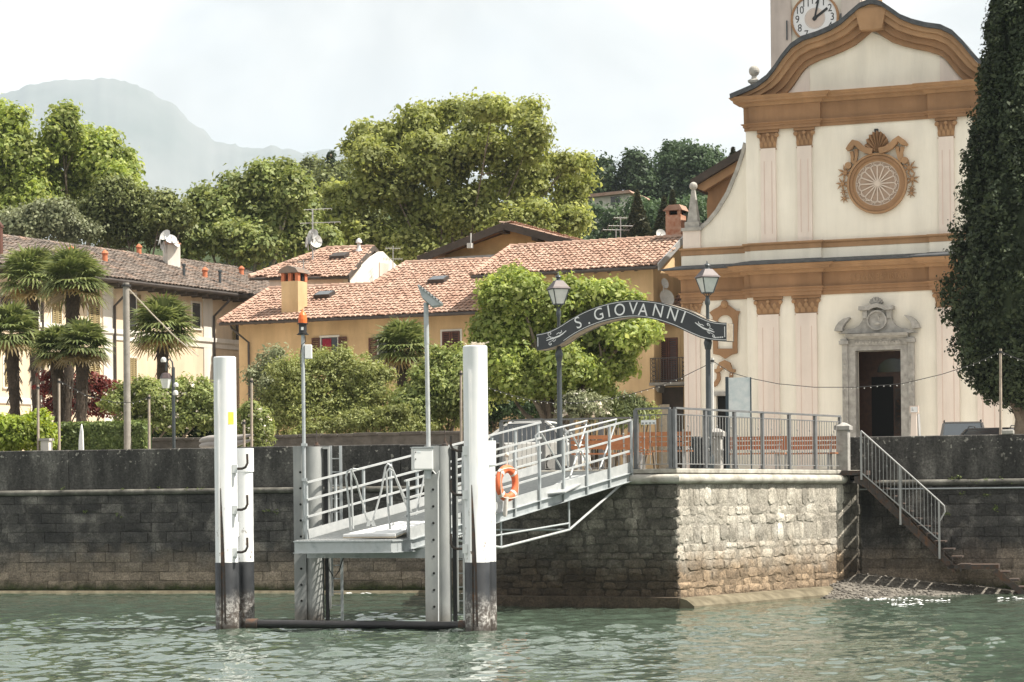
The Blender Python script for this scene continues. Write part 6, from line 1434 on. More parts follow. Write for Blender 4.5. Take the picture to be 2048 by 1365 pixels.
# brick chimney with tile cap beside the obelisk
p = at(1352, 470, 98); t = thing('brick_chimney', 'crumbling brick chimney with a tile cap next to the church obelisk', 'chimney', (p.x,p.y,p.z-1.5)); fr = Frame((p.x,p.y), -24); s = 98/F_PX
mb = MB(fr.M); w_ = 16*s; zt = at(1352, 432, 98).z; mb.box((-w_,-w_,p.z-2.0), (w_,w_,zt)); mb.build('shaft', 'chimney_brick', t)
for sx in (-1, 1):
    for sy in (-1, 1): mb = MB(fr.M); mb.box((sx*w_*0.75-0.07,sy*w_*0.75-0.07,zt), (sx*w_*0.75+0.07,sy*w_*0.75+0.07,zt+9*s)); mb.build('corner_pier', 'chimney_brick', t)
mb = MB(fr.M); mb.box((-w_*1.05,-w_*0.2,zt+1*s), (w_*1.05,w_,zt+9*s)); mb.build('flue_back', 'void_dark', t)
mb = MB(fr.M); mb.prism([(-w_*1.3,zt+9*s),(w_*1.3,zt+9*s),(w_*0.9,zt+20*s),(-w_*0.5,zt+20*s)], -w_*1.25, w_*1.25); mb.build('tile_cap', 'roof_tile', t)
p_ = at(1322, 468, 97); t = thing('satellite_dish_mast', 'white satellite dish on the ridge of the tall yellow house', 'satellite dish', p_); dish(t, p_, 0.22, (0.3,-0.9,0.3))
aerial('thin television aerial on the tall yellow house roof', 1241, 482, 434, 100, ((0.62,1.1),(0.95,0.6)))
aerial('low aerial with short crossbars on the tall yellow house roof', 1232, 482, 458, 100.5, ((0.9,1.2),))

# --- long lower yellow house
H2 = Frame(at(945, 900, 97.0).xy, -24); z_e2 = 10.55; m2_ = 0.40
hB = thing('yellow_house', 'long low yellow house with broad red tiled roof behind the shrubs', 'house', H2.w(-6, 3, GZ), 'village houses')
xl2 = H2.pix(478, 700)[0]; mb = MB(H2.M); mb.box((xl2,0,GZ-0.3), (3.0,8,z_e2+0.1)); mb.build('wall', 'house_ochre', hB)
P2 = lambda px, py: plane_pix(H2, px, py, -0.8, z_e2, m2_)
pts = [P2(440,646), P2(958,623), P2(1000,521), P2(812,528), P2(745,571), P2(538,580)]
rf2, n2, w2 = tiled(hB, pts, H2.u, seed=8)
ridge_tiles(rf2, pts[5], pts[4]); ridge_tiles(rf2, pts[4], pts[3]); ridge_tiles(rf2, pts[3], pts[2]); ridge_tiles(rf2, pts[0]+Zv*.03, pts[5])
gutter(hB, pts[0]-Zv*0.06-H2.n*0.05, pts[1]-Zv*0.06-H2.n*0.05)
rafters(hB, H2, xl2+0.2, 0.2, 16, -0.72, 0.1, z_e2-0.12, z_e2+0.2)
spout(hB, [H2.w(xl2+0.0,-0.75,z_e2-0.1), H2.w(xl2+0.05,-0.7,z_e2-0.3), H2.w(xl2+0.55,-0.1,z_e2-0.9), H2.w(xl2+0.55,-0.08,GZ)])
for a, b, tp, bt, md, cu in ((643,676,676,730,'open',True), (757,790,676,730,'open',False), (885,921,664,720,'closed',False)):
    x0, x1, z0, z1 = wpx(H2, a, b, tp, bt); window(hB, H2, x0, x1, z0, z1, 'shutter_brown', md, 'house_white', 0.0, cu)
for px, py in ((650,597), (878,567)):
    p = P2(px, py); mb = MB(); uu_, w_ = H2.u, w2; q = [p-uu_*0.4-w_*0.3, p+uu_*0.4-w_*0.3, p+uu_*0.4+w_*0.3, p-uu_*0.4+w_*0.3]; mb.hexa([v+n2*0.02 for v in q], [v+n2*0.26 for v in q]); sk = mb.build('skylight', 'gutter', rf2)
    mb = MB(); q2 = [p+(v-p)*0.86 for v in q]; mb.add([v+n2*0.265 for v in q2], [(0,1,2,3)]); mb.build('glass', 'car_glass', sk)
# square chimney on its roof
p = P2(582, 628); t = thing('square_chimney', 'square ochre plastered chimney with tile hood on the low yellow house', 'chimney', p-Zv*0.5); s = (p.y)/F_PX; fr = Frame(p.xy, -24); hw = 19*s; zt = at(582, 563, p.y).z
mb = MB(fr.M); mb.box((-hw,-0.1,p.z-0.4), (hw,2*hw-0.1,zt)); mb.build('shaft', 'house_ochre', t)
for x in (-hw+0.07, 0.0, hw-0.07):
    for yq in (-0.1, 2*hw-0.3): mb = MB(fr.M); mb.box((x-0.08,yq,zt), (x+0.08,yq+0.2,zt+0.35)); mb.build('pier', 'terracotta', t)
mb = MB(fr.M); mb.box((-hw+0.02,0.3,zt), (hw-0.02,2*hw-0.35,zt+0.34)); mb.build('flue', 'void_dark', t)
mb = MB(fr.M); mb.prism([(-hw*1.25,zt+0.36),(hw*1.25,zt+0.36),(hw*0.9,zt+0.55),(0,zt+0.68),(-hw*0.9,zt+0.55)], -0.25, 2*hw+0.05); mb.build('hood', 'roof_tile_old', t)
p_ = at(612, 583, 104); t = thing('satellite_dish_mast', 'small white dish just right of the square chimney', 'satellite dish', p_); dish(t, p_, 0.2, (-0.5,-0.8,0.2))
aerial('tall slender aerial rising behind the square chimney', 607, 570, 520, 106, ((0.9,0.5),))

# --- small house with pale gable
H3 = Frame(at(700, 900, 107).xy, -24); z_e3 = H3.pix(696, 553, -0.6)[1]; m3_ = 0.42
hC = thing('small_gable_house', 'small house with red hipped roof and pale pink gable behind the low house', 'house', H3.w(-3, 3, GZ), 'village houses')
x3 = H3.pix(539, 600)[0]; P3 = lambda px, py: plane_pix(H3, px, py, -0.6, z_e3, m3_)
q = [P3(500,556), P3(697,553), P3(748,496), P3(654,499)]
yr = (q[2]-H3.o).dot(H3.n); dep = 2*yr
mb = MB(H3.M); mb.box((x3,0,GZ-0.3), (-0.25,dep,z_e3+0.15)); mb.build('wall', 'house_pink', hC)
rf3, n3, w3 = tiled(hC, q, H3.u, seed=12); ridge_tiles(rf3, q[3], q[2]); ridge_tiles(rf3, q[0]+Zv*.03, q[3]); gutter(hC, q[0]-Zv*0.06, q[1]-Zv*0.06)
xg = (q[2]-H3.o).dot(H3.u); bk = H3.w(xg, dep+0.6, z_e3); bk0 = H3.w((q[3]-H3.o).dot(H3.u), dep+0.6, z_e3)
mb = MB(); mb.add([q[2]+Zv*.02, q[3]+Zv*.02, bk0, bk, q[2]-Zv*.12, q[3]-Zv*.12, bk0-Zv*.14, bk-Zv*.14], [(0,1,2,3),(7,6,5,4),(0,3,7,4),(0,4,5,1)]); mb.build('back_roof', 'roof_base', hC)
xw = H3.u.dot(q[1]-H3.o)-0.35
mb = MB(H3.M); mb.add([(xw,0,GZ),(xw,dep,GZ),(xw,dep,z_e3+0.2),(xw,yr,q[2].z-0.2),(xw,0,z_e3+0.2),(-0.3,0,GZ),(-0.3,dep,GZ),(-0.3,dep,z_e3+0.2),(-0.3,yr,q[2].z-0.2),(-0.3,0,z_e3+0.2)], [(0,1,2,3,4),(9,8,7,6,5),(0,4,9,5),(4,3,8,9),(3,2,7,8)]); mb.build('gable_wall', 'house_white', hC)
mb = MB(H3.M); mb.box((xw,yr-0.45,z_e3-2), (xw+0.05,yr+0.45,z_e3+1.0)); mb.build('gable_panel', 'house_pink', hC)
for (a, b) in ((q[1], q[2]), (bk, q[2])):
    mb = MB(); mb.bar(a-Zv*.04, b-Zv*.02, 0.07, 0.24); mb.build('verge_board', 'eave_dark', rf3)
spout(hC, [q[1]-Zv*.1, q[1]-Zv*.4+H3.n*.1, q[1]-Zv*.9+H3.n*.5+H3.u*.3, H3.w(xw,-0.06,z_e3-3)])
p = P3(680, 518); mb = MB(); qq = [p-H3.u*.4-w3*.3, p+H3.u*.4-w3*.3, p+H3.u*.4+w3*.3, p-H3.u*.4+w3*.3]; mb.hexa([v+n3*.02 for v in qq], [v+n3*.24 for v in qq]); mb.build('skylight', 'gutter', rf3)
p = P3(718, 505); t = thing('vent_cowl', 'small metal vent cowl on the hipped roof', 'roof vent', p); mb = MB(); mb.lathe([(0.2,-0.1),(0.16,0.1),(0.08,0.2),(0.08,0.42),(0.16,0.45),(0.12,0.6),(0.02,0.68)], p, 12); mb.build('cowl', 'dish_white', t, smooth=True)
# big dish cluster mast behind it
p = at(625, 505, 110); t = thing('dish_mast', 'mast crowded with satellite dishes and aerials behind the hipped roof', 'satellite dish', p-Zv*3); mb = MB(); mb.tube([p-Zv*3, at(625,418,110)], 0.04, 6); mb.build('mast', 'antenna', t)
for px, py, r_, dr in ((618,478,0.3,(-0.8,-0.6,0.2)), (632,482,0.34,(0.5,-0.8,0.2)), (626,468,0.26,(-0.2,-0.9,0.3)), (613,487,0.22,(-0.9,-0.3,0.1))): dish(t, at(px,py,110), r_, dr)
for py, L_ in ((447,1.9),(420,1.3)):
    c_ = at(625,py,110); mb = MB(); mb.tube([c_-Vector((L_*.3,0,0)), c_+Vector((L_*.7,0,0.05))], 0.018, 5)
    for k in range(8): e = c_+Vector((L_*(k/7-.3),0,0)); mb.tube([e-Vector((0,.3,.07)), e+Vector((0,.3,.07))], 0.009, 4)
    mb.build('aerial_boom', 'antenna', t)
aerial('bare stick aerial right of the pale gable', 786, 545, 492, 109, ((0.9,0.7),(0.5,0.9)))

# --- broad gable house behind
H4 = Frame(at(1009, 900, 106).xy, -24)
hD = thing('broad_gable_house', 'broad low gabled ochre house under the big plane tree', 'house', H4.w(0, 5, GZ), 'village houses')
(ax_, az_), (lx, lz_), (rx_, rz_) = H4.pix(1009,448,-0.8), H4.pix(836,516,-0.8), H4.pix(1122,486,-0.8)
rx_ = ax_+(ax_-lx); rz_ = lz_
mb = MB(H4.M); mb.prism([(lx+1.0,GZ),(rx_-1.0,GZ),(rx_-1.0,rz_+0.15),(ax_,az_-0.25),(lx+1.0,lz_+0.15)], 0.0, 12); mb.build('wall', 'house_ochre_rough', hD)
for (ex, ez) in ((lx,lz_), (rx_,rz_)):
    e0_, a0_, a1_, e1_ = H4.w(ex,-0.8,ez), H4.w(ax_,-0.8,az_), H4.w(ax_,12.5,az_), H4.w(ex,12.5,ez)
    rf4, n4, w4 = tiled(hD, [e0_, e1_, a1_, a0_] if ex > ax_ else [e1_, e0_, a0_, a1_], H4.n, seed=17)
    mb = MB(); mb.bar(e0_-Zv*.1-H4.n*.03, a0_-Zv*.1-H4.n*.03, 0.06, 0.34, up=(0,0,1)); mb.build('verge_board', 'eave_dark', rf4)
for px, py in ((1007,462), (925,487), (1075,477)):
    x, z = H4.pix(px, py, -0.4); mb = MB(H4.M); mb.box((x-0.15,-0.75,z-0.12), (x+0.15,0.0,z+0.06)); mb.build('purlin', 'eave_dark', hD)
x0, z0 = H4.pix(880, 516, -0.1); x1, z1 = H4.pix(996, 509, -0.1); mb = MB(H4.M); mb.box((x0,-0.3,z1-0.25), (x1,-0.02,z1-0.02)); mb.build('flashing', 'rail_light', hD)
x, z = H4.pix(942, 482, -0.9); mb = MB(H4.M); mb.tube([(x,-0.9,z-0.3),(x,-0.9,z+0.35)], 0.03, 6); mb.box((x-0.12,-1.1,z-0.35), (x+0.1,-0.85,z-0.12)); mb.build('wall_lamp', 'dish_white', hD)

# --- long cream building on the left
LB = Frame((-12.5, 112.0), 60); z_e0 = 12.55
lb = thing('cream_building', 'long cream building with olive shutters and grey roof behind the palms', 'building', LB.w(-12, 4, GZ))
LX = -26.0
mb = MB(LB.M); mb.box((LX,0,GZ-0.3), (6,10,z_e0+0.2)); mb.build('wall', 'house_cream', lb)
yr = 5.2; zr_ = LB.pix(316, 517, yr)[1]; m0_ = (zr_-z_e0)/(yr+1.0)
e0_, e1_, a1_, a0_ = LB.w(LX-0.6,-1.0,z_e0), LB.w(6.5,-1.0,z_e0), LB.w(6.5,yr,zr_), LB.w(LX-0.6,yr,zr_)
rfl, nl, wl_ = tiled(lb, [e0_, e1_, a1_, a0_], LB.u, 'roof_tile_old', 0.26, 0.4, seed=21)
ridge_tiles(rfl, a0_, a1_, 'roof_tile_old'); gutter(lb, e0_-Zv*.08, e1_-Zv*.08, 0.09)
mb = MB(LB.M); mb.add([(LX-0.6,yr,zr_),(6.5,yr,zr_),(6.5,11,z_e0),(LX-0.6,11,z_e0)], [(0,1,2,3)]); mb.build('back_roof', 'eave_dark', lb)
mb = MB(LB.M); mb.prism([(0,0),(0,0.01),(0.01,0)], 0, 0.01) if False else mb.box((LX-0.5,-0.95,z_e0-0.16), (6.4,0.0,z_e0-0.10)); mb.build('soffit', 'eave_dark', lb)
rafters(lb, LB, LX, 6, 40, -0.92, 0.0, z_e0-0.26, z_e0-0.24)
zb1, zb0 = LB.pix(330, 668)[1], LB.pix(330, 680)[1]
mb = MB(LB.M); mb.sweep([(0,zb0-0.2),(0.05,zb0-0.2),(0.05,zb0),(0.12,zb0+0.08),(0.12,zb1),(0,zb1)], [(LX,0),(6,0)]); mb.build('string_course', 'house_white', lb)
zb2 = LB.pix(60, 800)[1]; mb = MB(LB.M); mb.sweep([(0,zb2-0.2),(0.06,zb2-0.2),(0.1,zb2),(0,zb2+0.05)], [(LX,0),(6,0)]); mb.build('string_course', 'house_white', lb)
for px, nm in ((88, 0), (232, 0), (430, 0)):
    x, _ = LB.pix(px, 700); mb = MB(LB.M); mb.box((x-0.9,-0.045,GZ), (x-0.2,0.0,z_e0-0.3)); mb.build('lesene', 'house_white', lb)
    mb = MB(LB.M); mb.tube([(x,-0.9,z_e0-0.12),(x,-0.85,z_e0-0.4),(x-0.2,-0.12,z_e0-1.1),(x-0.2,-0.12,GZ)], 0.06, 8); mb.build('downspout', 'gutter', lb, smooth=True)
for a, b, tp, bt, md, sh_ in ((0,22,590,640,'open','shutter_brown'),(103,122,600,650,'closed','shutter_olive'),(176,198,594,649,'closed','shutter_olive'), (258,272,588,660,'open','shutter_olive'), (322,338,597,650,'open','shutter_olive'), (384,400,606,641,'none','shutter_olive'), (470,480,640,680,'left','shutter_olive'), (258,272,716,782,'closed','shutter_olive'), (8,24,715,770,'closed','shutter_olive'), (100,120,720,780,'closed','shutter_olive'), (176,198,716,780,'closed','shutter_olive')):
    x0, x1, z0, z1 = wpx(LB, a, b, tp, bt); z0 = z1-max(1.1, abs(z1-LB.pix(a, bt)[1])); window(lb, LB, x0, x1, z0, z1, sh_, md)
PL = lambda px, py: plane_pix(LB, px, py, -1.0, z_e0, m0_)
for i_, (px, b, tp) in enumerate(((143,514,492),(210,526,500),(278,512,488),(410,558,534),(483,552,532))):
    p = PL(px, b); chimney_pot(['terracotta vent nearest the left end of the grey roof','second terracotta vent from the left on the grey roof','terracotta vent just left of the roof chimney with dishes','terracotta vent just right of the roof chimney with dishes','terracotta vent at the far right end of the grey roof'][i_], px, b, tp, p.y)
for i_, (px, b, tp) in enumerate(((368,558,532),(440,570,545))):
    p = PL(px, b); z1 = at(px, tp, p.y).z; t = thing('flue_pipe', ('thin black flue pipe beside the roof chimney with dishes', 'thin black flue pipe near the right end of the grey roof')[i_], 'flue pipe', p, 'flue pipes'); mb = MB(); mb.tube([p-Zv*.2, Vector((p.x,p.y,z1))], 0.07, 8); mb.build('pipe', 'lamp_iron', t); mb = MB(); mb.lathe([(0.10,0),(0.10,0.08),(0.02,0.12)], (p.x,p.y,z1), 8); mb.build('cap', 'lamp_iron', t)
p = PL(346, 535); t = thing('roof_chimney', 'plastered roof chimney hung with white satellite dishes', 'chimney', p-Zv*.5); s = p.y/F_PX; fr = Frame(p.xy, 25); zt = at(346, 490, p.y).z
mb = MB(fr.M); mb.box((-13*s,-0.2,p.z-0.6), (13*s,26*s,zt)); mb.build('shaft', 'house_white', t)
mb = MB(fr.M); mb.box((-14*s,-0.25,zt), (14*s,27*s,zt+3*s)); mb.box((-11*s,-0.1,zt+3*s), (11*s,22*s,zt+8*s)); mb.build('crown', 'chimney_brick', t)
for px, py, r_, dr in ((318,482,0.24,(-0.9,-0.2,0.2)), (330,470,0.30,(-0.5,-0.8,0.5)), (342,478,0.30,(0.3,-0.7,0.6)), (326,492,0.24,(-0.8,-0.4,0.1)), (352,486,0.24,(0.7,-0.4,0.5))): dish(t, at(px,py,p.y-0.3), r_, dr)
# little red gable end at the frame edge
p = at(-9, 458, 92); mb = MB(); mb.lathe([(0.34,-1.0),(0.34,0.05),(0.38,0.06),(0.38,0.14),(0.1,0.45)], p, 4, math.pi/4); t = mb.build('edge_chimney', 'shutter_brown'); tag(t, 'dark red chimney block at the left picture edge above the grey roof', 'chimney')

# --- white villa on the hill
V1 = Frame(at(1230, 400, 250).xy, -20); z0, z1 = V1.pix(1230,412)[1], V1.pix(1230,390)[1]; x0, x1 = V1.pix(1178,400)[0], V1.pix(1257,400)[0]
t = thing('hill_villa', 'small white villa with red roof among the trees on the hill', 'house', V1.w((x0+x1)/2, 3, z0-3)); mb = MB(V1.M); mb.box((x0,0,z0-6), (x1,6,z1)); mb.build('wall', 'house_white', t)
mb = MB(V1.M); mb.prism([(x0-0.8,z1-0.25),(x1+0.6,z1+0.02),(x1+0.3,z1+0.32),(x0-0.5,z1+0.1)], -0.8, 6.8); mb.build('roof', 'roof_tile', t)
for px in (1226, 1236): x = V1.pix(px,402)[0]; mb = MB(V1.M); mb.box((x-0.25,-0.05,z0+0.1), (x+0.25,-0.01,z0+1.0)); mb.build('window', 'window_glass', t)
# ---------------------------------------------------------------- vegetation
def leaves_np(P_, Nrm, L, rg, aspect=0.62, fold=0.12):
    n = len(P_); t = rg.normal(size=(n,3)); t -= (t*Nrm).sum(1, keepdims=True)*Nrm; t /= np.linalg.norm(t, axis=1, keepdims=True)+1e-9
    b = np.cross(Nrm, t); l = (L*np.clip(rg.lognormal(0,.32,n),.4,1.8))[:,None]; w = l*aspect
    V_ = np.empty((n,4,3)); V_[:,0] = P_-t*l/2; V_[:,1] = P_+b*w/2+Nrm*l*fold; V_[:,2] = P_+t*l/2; V_[:,3] = P_-b*w/2+Nrm*l*fold
    return V_.reshape(-1,3)
def clumps_np(lobes, n_leaf, clump_r, per, seed, flat=0.75, lo=0.62, hi=1.14, up=0.3, inner=0.12, under=0.35):
    rg = np.random.default_rng(seed); lob = np.array(lobes, float); nc = max(4, int(n_leaf/per))
    area = (lob[:,3]*lob[:,4]*lob[:,5])**(2/3); pr = area/area.sum(); C_, D_ = [], []
    got = 0
    while got < nc:
        k = rg.choice(len(lob), nc*2, p=pr); d = rg.normal(size=(nc*2,3)); d /= np.linalg.norm(d, axis=1, keepdims=True)
        keep = (d[:,2] > -0.45) | (rg.random(nc*2) < under); k, d = k[keep], d[keep]
        rf = np.where(rg.random(len(k)) < inner, rg.uniform(0.2,0.7,len(k)), rg.uniform(lo,hi,len(k)))
        p = lob[k,:3]+d*lob[k,3:6]*rf[:,None]
        q = (((p[:,None,:]-lob[None,:,:3])/lob[None,:,3:6])**2).sum(2); q[np.arange(len(k)),k] = 9
        keep = (q.min(1) > 0.45) | (rg.random(len(k)) < 0.15); C_.append(p[keep]); D_.append(d[keep]); got += keep.sum()
    C_ = np.concatenate(C_)[:nc]; D_ = np.concatenate(D_)[:nc]
    sz = rg.uniform(.45,1.5,nc); idx = np.repeat(np.arange(nc), per); n = len(idx)
    off = rg.normal(size=(n,3)); off /= np.linalg.norm(off,axis=1,keepdims=True)+1e-9; off *= (rg.random(n)**0.5)[:,None]; off[:,2] *= flat
    P_ = C_[idx]+off*(clump_r*sz[idx])[:,None]
    Nn = D_[idx]*0.45+off*0.55+rg.normal(size=(n,3))*0.42+np.array([0,0,up]); Nn /= np.linalg.norm(Nn,axis=1,keepdims=True)
    return P_, Nn, rg
def foliage(name, parent, lobes, n_leaf, leaf, m, clump_r, per=24, seed=1, aspect=0.62, kind=None, **k):
    P_, Nn, rg = clumps_np(lobes, n_leaf, clump_r, per, seed, **k)
    V_ = leaves_np(P_, Nn, leaf, rg, aspect); q = np.arange(len(V_)).reshape(-1,4)
    return np_mesh(name, V_, q, m, parent, kind)
def lobes_px(L, d, dep=0.8, seed=0, spread=1.0, depmax=None):
    rr = random.Random(seed); out = []; s = d/F_PX
    for (px, py, rx, ry) in L:
        dd = d+rr.uniform(-1,1)*spread; p = at(px, py, dd); out.append((p.x, p.y, p.z, rx*s, (rx+ry)/2*s*dep, ry*s))
    return out
def bud(lob, k, seed, f=(0.28,0.5)):
    rr = random.Random(seed); out = list(lob)
    for l in lob:
        for q in range(k):
            a, e = rr.uniform(0,6.28), rr.uniform(-.5,1.3); d_ = (math.cos(a)*math.cos(e), math.sin(a)*math.cos(e), math.sin(e)); s_ = rr.uniform(*f); g = rr.uniform(.75,1.22)
            out.append((l[0]+d_[0]*l[3]*g, l[1]+d_[1]*l[4]*g, l[2]+d_[2]*l[5]*g, l[3]*s_, l[4]*s_, l[5]*s_*rr.uniform(.6,1)))
    return out
def tree(name, label, cat, base_px, d, L, n_leaf, leaf, m, clump_r, bark='bark', r0=0.4, gz=GZ, per=24, seed=1, spread=1.5, group=None, limbs=True, lean=0, split=0.35, **k):
    s = d/F_PX; b = at(base_px, 900, d); t = thing(name, label, cat, (b.x, b.y, gz), group)
    lob = lobes_px(L, d, seed=seed, spread=spread); C_ = np.array(lob)[:, :3].mean(0); rr = random.Random(seed)
    zmin = min(l[2]-l[5] for l in lob); fork = Vector((b.x*0.6+C_[0]*0.4, b.y, gz+(C_[2]-gz)*split+ (zmin-gz)*0.2))
    mb = MB(); mb.tube([(b.x,b.y,gz-0.3),(b.x+0.02,b.y,gz+0.25*(fork.z-gz)),tuple((Vector((b.x,b.y,gz))+fork)/2+Vector((rr.uniform(-.2,.2),0,0))),tuple(fork)], [r0*1.35,r0*1.05,r0*0.95,r0*0.85], 12); mb.build('trunk', bark, t, smooth=True)
    if limbs:
        mb = MB()
        for l in lob:
            e = Vector(l[:3])+Vector((rr.uniform(-.3,.3)*l[3],rr.uniform(0,.5)*l[4],rr.uniform(0,.4)*l[5])); mid = fork.lerp(e, 0.5)+Vector((rr.uniform(-.4,.4),rr.uniform(-.3,.3),rr.uniform(-.1,.6)))
            mb.tube([fork-Zv*0.2, fork.lerp(mid,.5)+Vector((0,0,.2)), mid, e], [r0*0.42,r0*0.28,r0*0.17,r0*0.04], 7)
            for q in range(3):
                f = mid.lerp(e, rr.uniform(.1,.9)); g = f+Vector((rr.uniform(-1,1)*l[3]*.8,rr.uniform(-.8,.5)*l[4],rr.uniform(-.1,.9)*l[5])); mb.tube([f,f.lerp(g,.5)+Vector((0,0,.1)),g],[r0*.13,r0*.09,r0*.03],5)
        mb.build('branches', bark, t, smooth=True)
    lob = [(l[0],l[1],l[2],l[3]*.76,l[4]*.76,l[5]*.76) for l in lob]
    foliage('crown', t, bud(lob, 8, seed, (0.22,0.46)), n_leaf, leaf, m, clump_r, per, seed, **k)
    return t
# background trees behind the village
G_ = 'tall trees behind the village'
tree('plane_tree', 'bright plane tree at the left picture edge above the grey roof', 'tree', 20, 127, [(-60,330,70,90),(20,295,50,70),(15,250,30,36),(-20,400,80,70),(50,330,40,60),(45,400,60,55),(-10,230,30,24)], 26000, 0.26, 'leaf_bright', 0.75, 'bark', 0.5, seed=31, group=G_)
tree('plane_tree', 'tall bright plane tree with peaked crown left of the far mountain slope', 'tree', 150, 128, [(125,262,34,46),(128,230,16,22),(90,320,40,42),(160,300,46,46),(200,330,48,50),(215,285,18,26),(232,380,36,55),(252,345,18,36),(150,380,60,50),(95,390,55,50),(190,420,60,40),(262,400,22,30)], 42000, 0.25, 'leaf_bright', 0.72, 'bark', 0.5, seed=32, group=G_)
tree('oak_tree', 'dark olive oak behind the roof chimney with dishes', 'tree', 270, 119, [(235,400,48,40),(200,430,36,44),(275,425,40,44),(330,425,34,36),(345,450,26,46),(300,460,56,44),(225,470,60,40),(365,440,14,30)], 36000, 0.18, 'leaf_oak', 0.55, 'bark', 0.4, seed=33, group=G_)
tree('olive_tree', 'greyish green tree between the two plane trees and the grey roof', 'tree', 110, 117, [(110,440,46,34),(60,455,50,34),(150,465,40,28),(20,460,40,34)], 20000, 0.18, 'leaf_olive', 0.6, 'bark', 0.3, seed=34, group=G_)
tree('plane_tree', 'middle green tree between the dish chimney and the hipped roof', 'tree', 500, 121, [(425,415,44,42),(470,395,36,40),(520,375,36,42),(565,350,28,30),(590,385,30,50),(530,430,66,56),(440,470,60,48),(580,465,46,60),(400,440,28,44),(612,440,20,60),(500,490,80,50),(380,490,24,40),(640,490,34,40)], 44000, 0.25, 'leaf_mid', 0.72, 'bark_pale', 0.5, seed=35, group=G_)
tree('plane_tree', 'huge spreading plane tree towering over the red roofs', 'tree', 900, 124, [(742,325,46,44),(728,272,28,30),(700,300,16,18),(790,290,44,44),(845,252,50,40),(905,225,42,26),(975,222,46,26),(1040,240,44,36),(1062,290,36,50),(690,395,46,34),(680,445,46,40),(775,385,66,56),(865,335,78,66),(960,300,80,66),(1040,365,58,58),(1105,345,34,34),(1148,330,30,24),(1160,365,20,26),(1142,405,34,48),(1120,455,50,42),(1040,455,70,50),(940,425,80,60),(850,450,80,56),(755,480,60,46),(1150,448,26,24),(650,470,24,28),(820,500,60,40),(960,480,60,34)], 95000, 0.24, 'leaf_plane', 0.70, 'bark', 0.34, seed=36, spread=2.5, group=G_, inner=0.08)
# hillside
HG = 'trees on the hill behind'
for i_, (nm, lab, L, m, bp) in enumerate((
  ('pine_tree', 'dark pine standing alone left of the white hill villa', [(1203,345,16,22),(1200,370,24,26),(1212,385,24,22),(1190,388,18,16)], 'leaf_dark', 1203),
  ('hill_tree', 'rounded dark tree above the white hill villa', [(1272,335,20,24),(1268,360,28,26),(1285,375,28,24)], 'leaf_hill', 1272),
  ('hill_tree', 'biggest rounded tree crowning the hill left of the church', [(1350,315,38,30),(1385,325,36,30),(1340,345,40,32),(1375,355,44,34)], 'leaf_hill', 1362),
  ('hill_tree', 'slimmer tree on the hill crest near the obelisk', [(1420,330,20,30),(1415,360,26,32),(1428,375,20,30)], 'leaf_hill', 1420),
  ('hill_tree', 'dark tree below the hill crest, centre of the group', [(1318,375,36,30),(1345,395,40,34),(1300,395,30,26)], 'leaf_dark', 1322),
  ('hill_tree', 'yellowish hill tree half hidden by the church obelisk', [(1395,385,36,30),(1420,405,30,30),(1380,410,30,26)], 'leaf_hill', 1400))):
    tree(nm, lab, 'tree', bp, 262, L, 9000, 0.42, m, 1.3, 'bark', 0.5, gz=at(bp, 440, 262).z-4, seed=50+i_, spread=3, group=HG, limbs=False)
for i_, (lab, px, py0, py1, w, d) in enumerate((('tiered conifer in front of the hill left of the brick chimney', 1275, 384, 480, 34, 155), ('brownish conifer directly left of the brick chimney', 1328, 396, 480, 30, 152), ('small conifer above the aisle roof of the church', 1466, 298, 350, 26, 170), ('second conifer beside the brick chimney, further left', 1345, 383, 470, 22, 160))):
    p0, p1 = at(px, py1, d), at(px, py0, d); t = thing('conifer', lab, 'tree', (p0.x,p0.y,GZ), 'conifers near the church'); mb = MB(); mb.tube([(p0.x,p0.y,GZ), p1-Zv*.3], [0.3,0.05], 8); mb.build('trunk', 'bark', t)
    rg = np.random.default_rng(80+i_); H = p1.z-p0.z; n = 9000; f = rg.random(n)**0.7; f = np.floor(f*11)/11+rg.random(n)*0.07; f = np.clip(f,0,1); a = rg.random(n)*2*np.pi; arm = np.round(a/(2*np.pi)*9)/9*2*np.pi+rg.normal(size=n)*0.13
    r = w*d/F_PX*(1-f*0.0)*np.clip(f,0.03,1)*np.sqrt(rg.random(n)); P_ = np.stack([p1.x+r*np.cos(arm+f*40), p1.y+r*np.sin(arm+f*40), p1.z-f*H-r*0.22+rg.normal(size=n)*0.06], 1)
    Nn = np.stack([0.4*np.cos(arm),0.4*np.sin(arm),np.ones(n)],1)+rg.normal(size=(n,3))*0.4; Nn /= np.linalg.norm(Nn,axis=1,keepdims=True); V_ = leaves_np(P_, Nn, 0.26, rg, 0.35); np_mesh('crown', V_, np.arange(len(V_)).reshape(-1,4), 'leaf_conifer', t)
rr = random.Random(77); L = []
for k in range(80): L.append((rr.uniform(1080,1480), rr.uniform(415,500), rr.uniform(16,34), rr.uniform(12,24)))
L = [l for l in L if not (1170 < l[0] < 1265 and l[1]-l[3] < 412)]
o = foliage('hillside_shrubs', None, lobes_px(L, 235, seed=5, spread=8), 46000, 0.36, 'leaf_hill', 1.0, 20, 61, kind='stuff'); tag(o, 'mass of green shrubs covering the hillside beyond the roofs', 'shrubs', kind='stuff')
L = [(rr.uniform(1060,2000), rr.uniform(395,470), rr.uniform(20,36), rr.uniform(14,24)) for k in range(60)]
L = [(600,372,30,40),(628,345,34,28),(660,352,30,28),(650,385,46,36),(700,380,40,40),(570,400,40,36),(690,345,20,22),(475,378,12,16),(455,385,10,12),(500,395,26,20),(440,400,20,16)]
for k in range(30): L.append((rr.uniform(380,760), rr.uniform(410,470), rr.uniform(24,44), rr.uniform(16,30)))
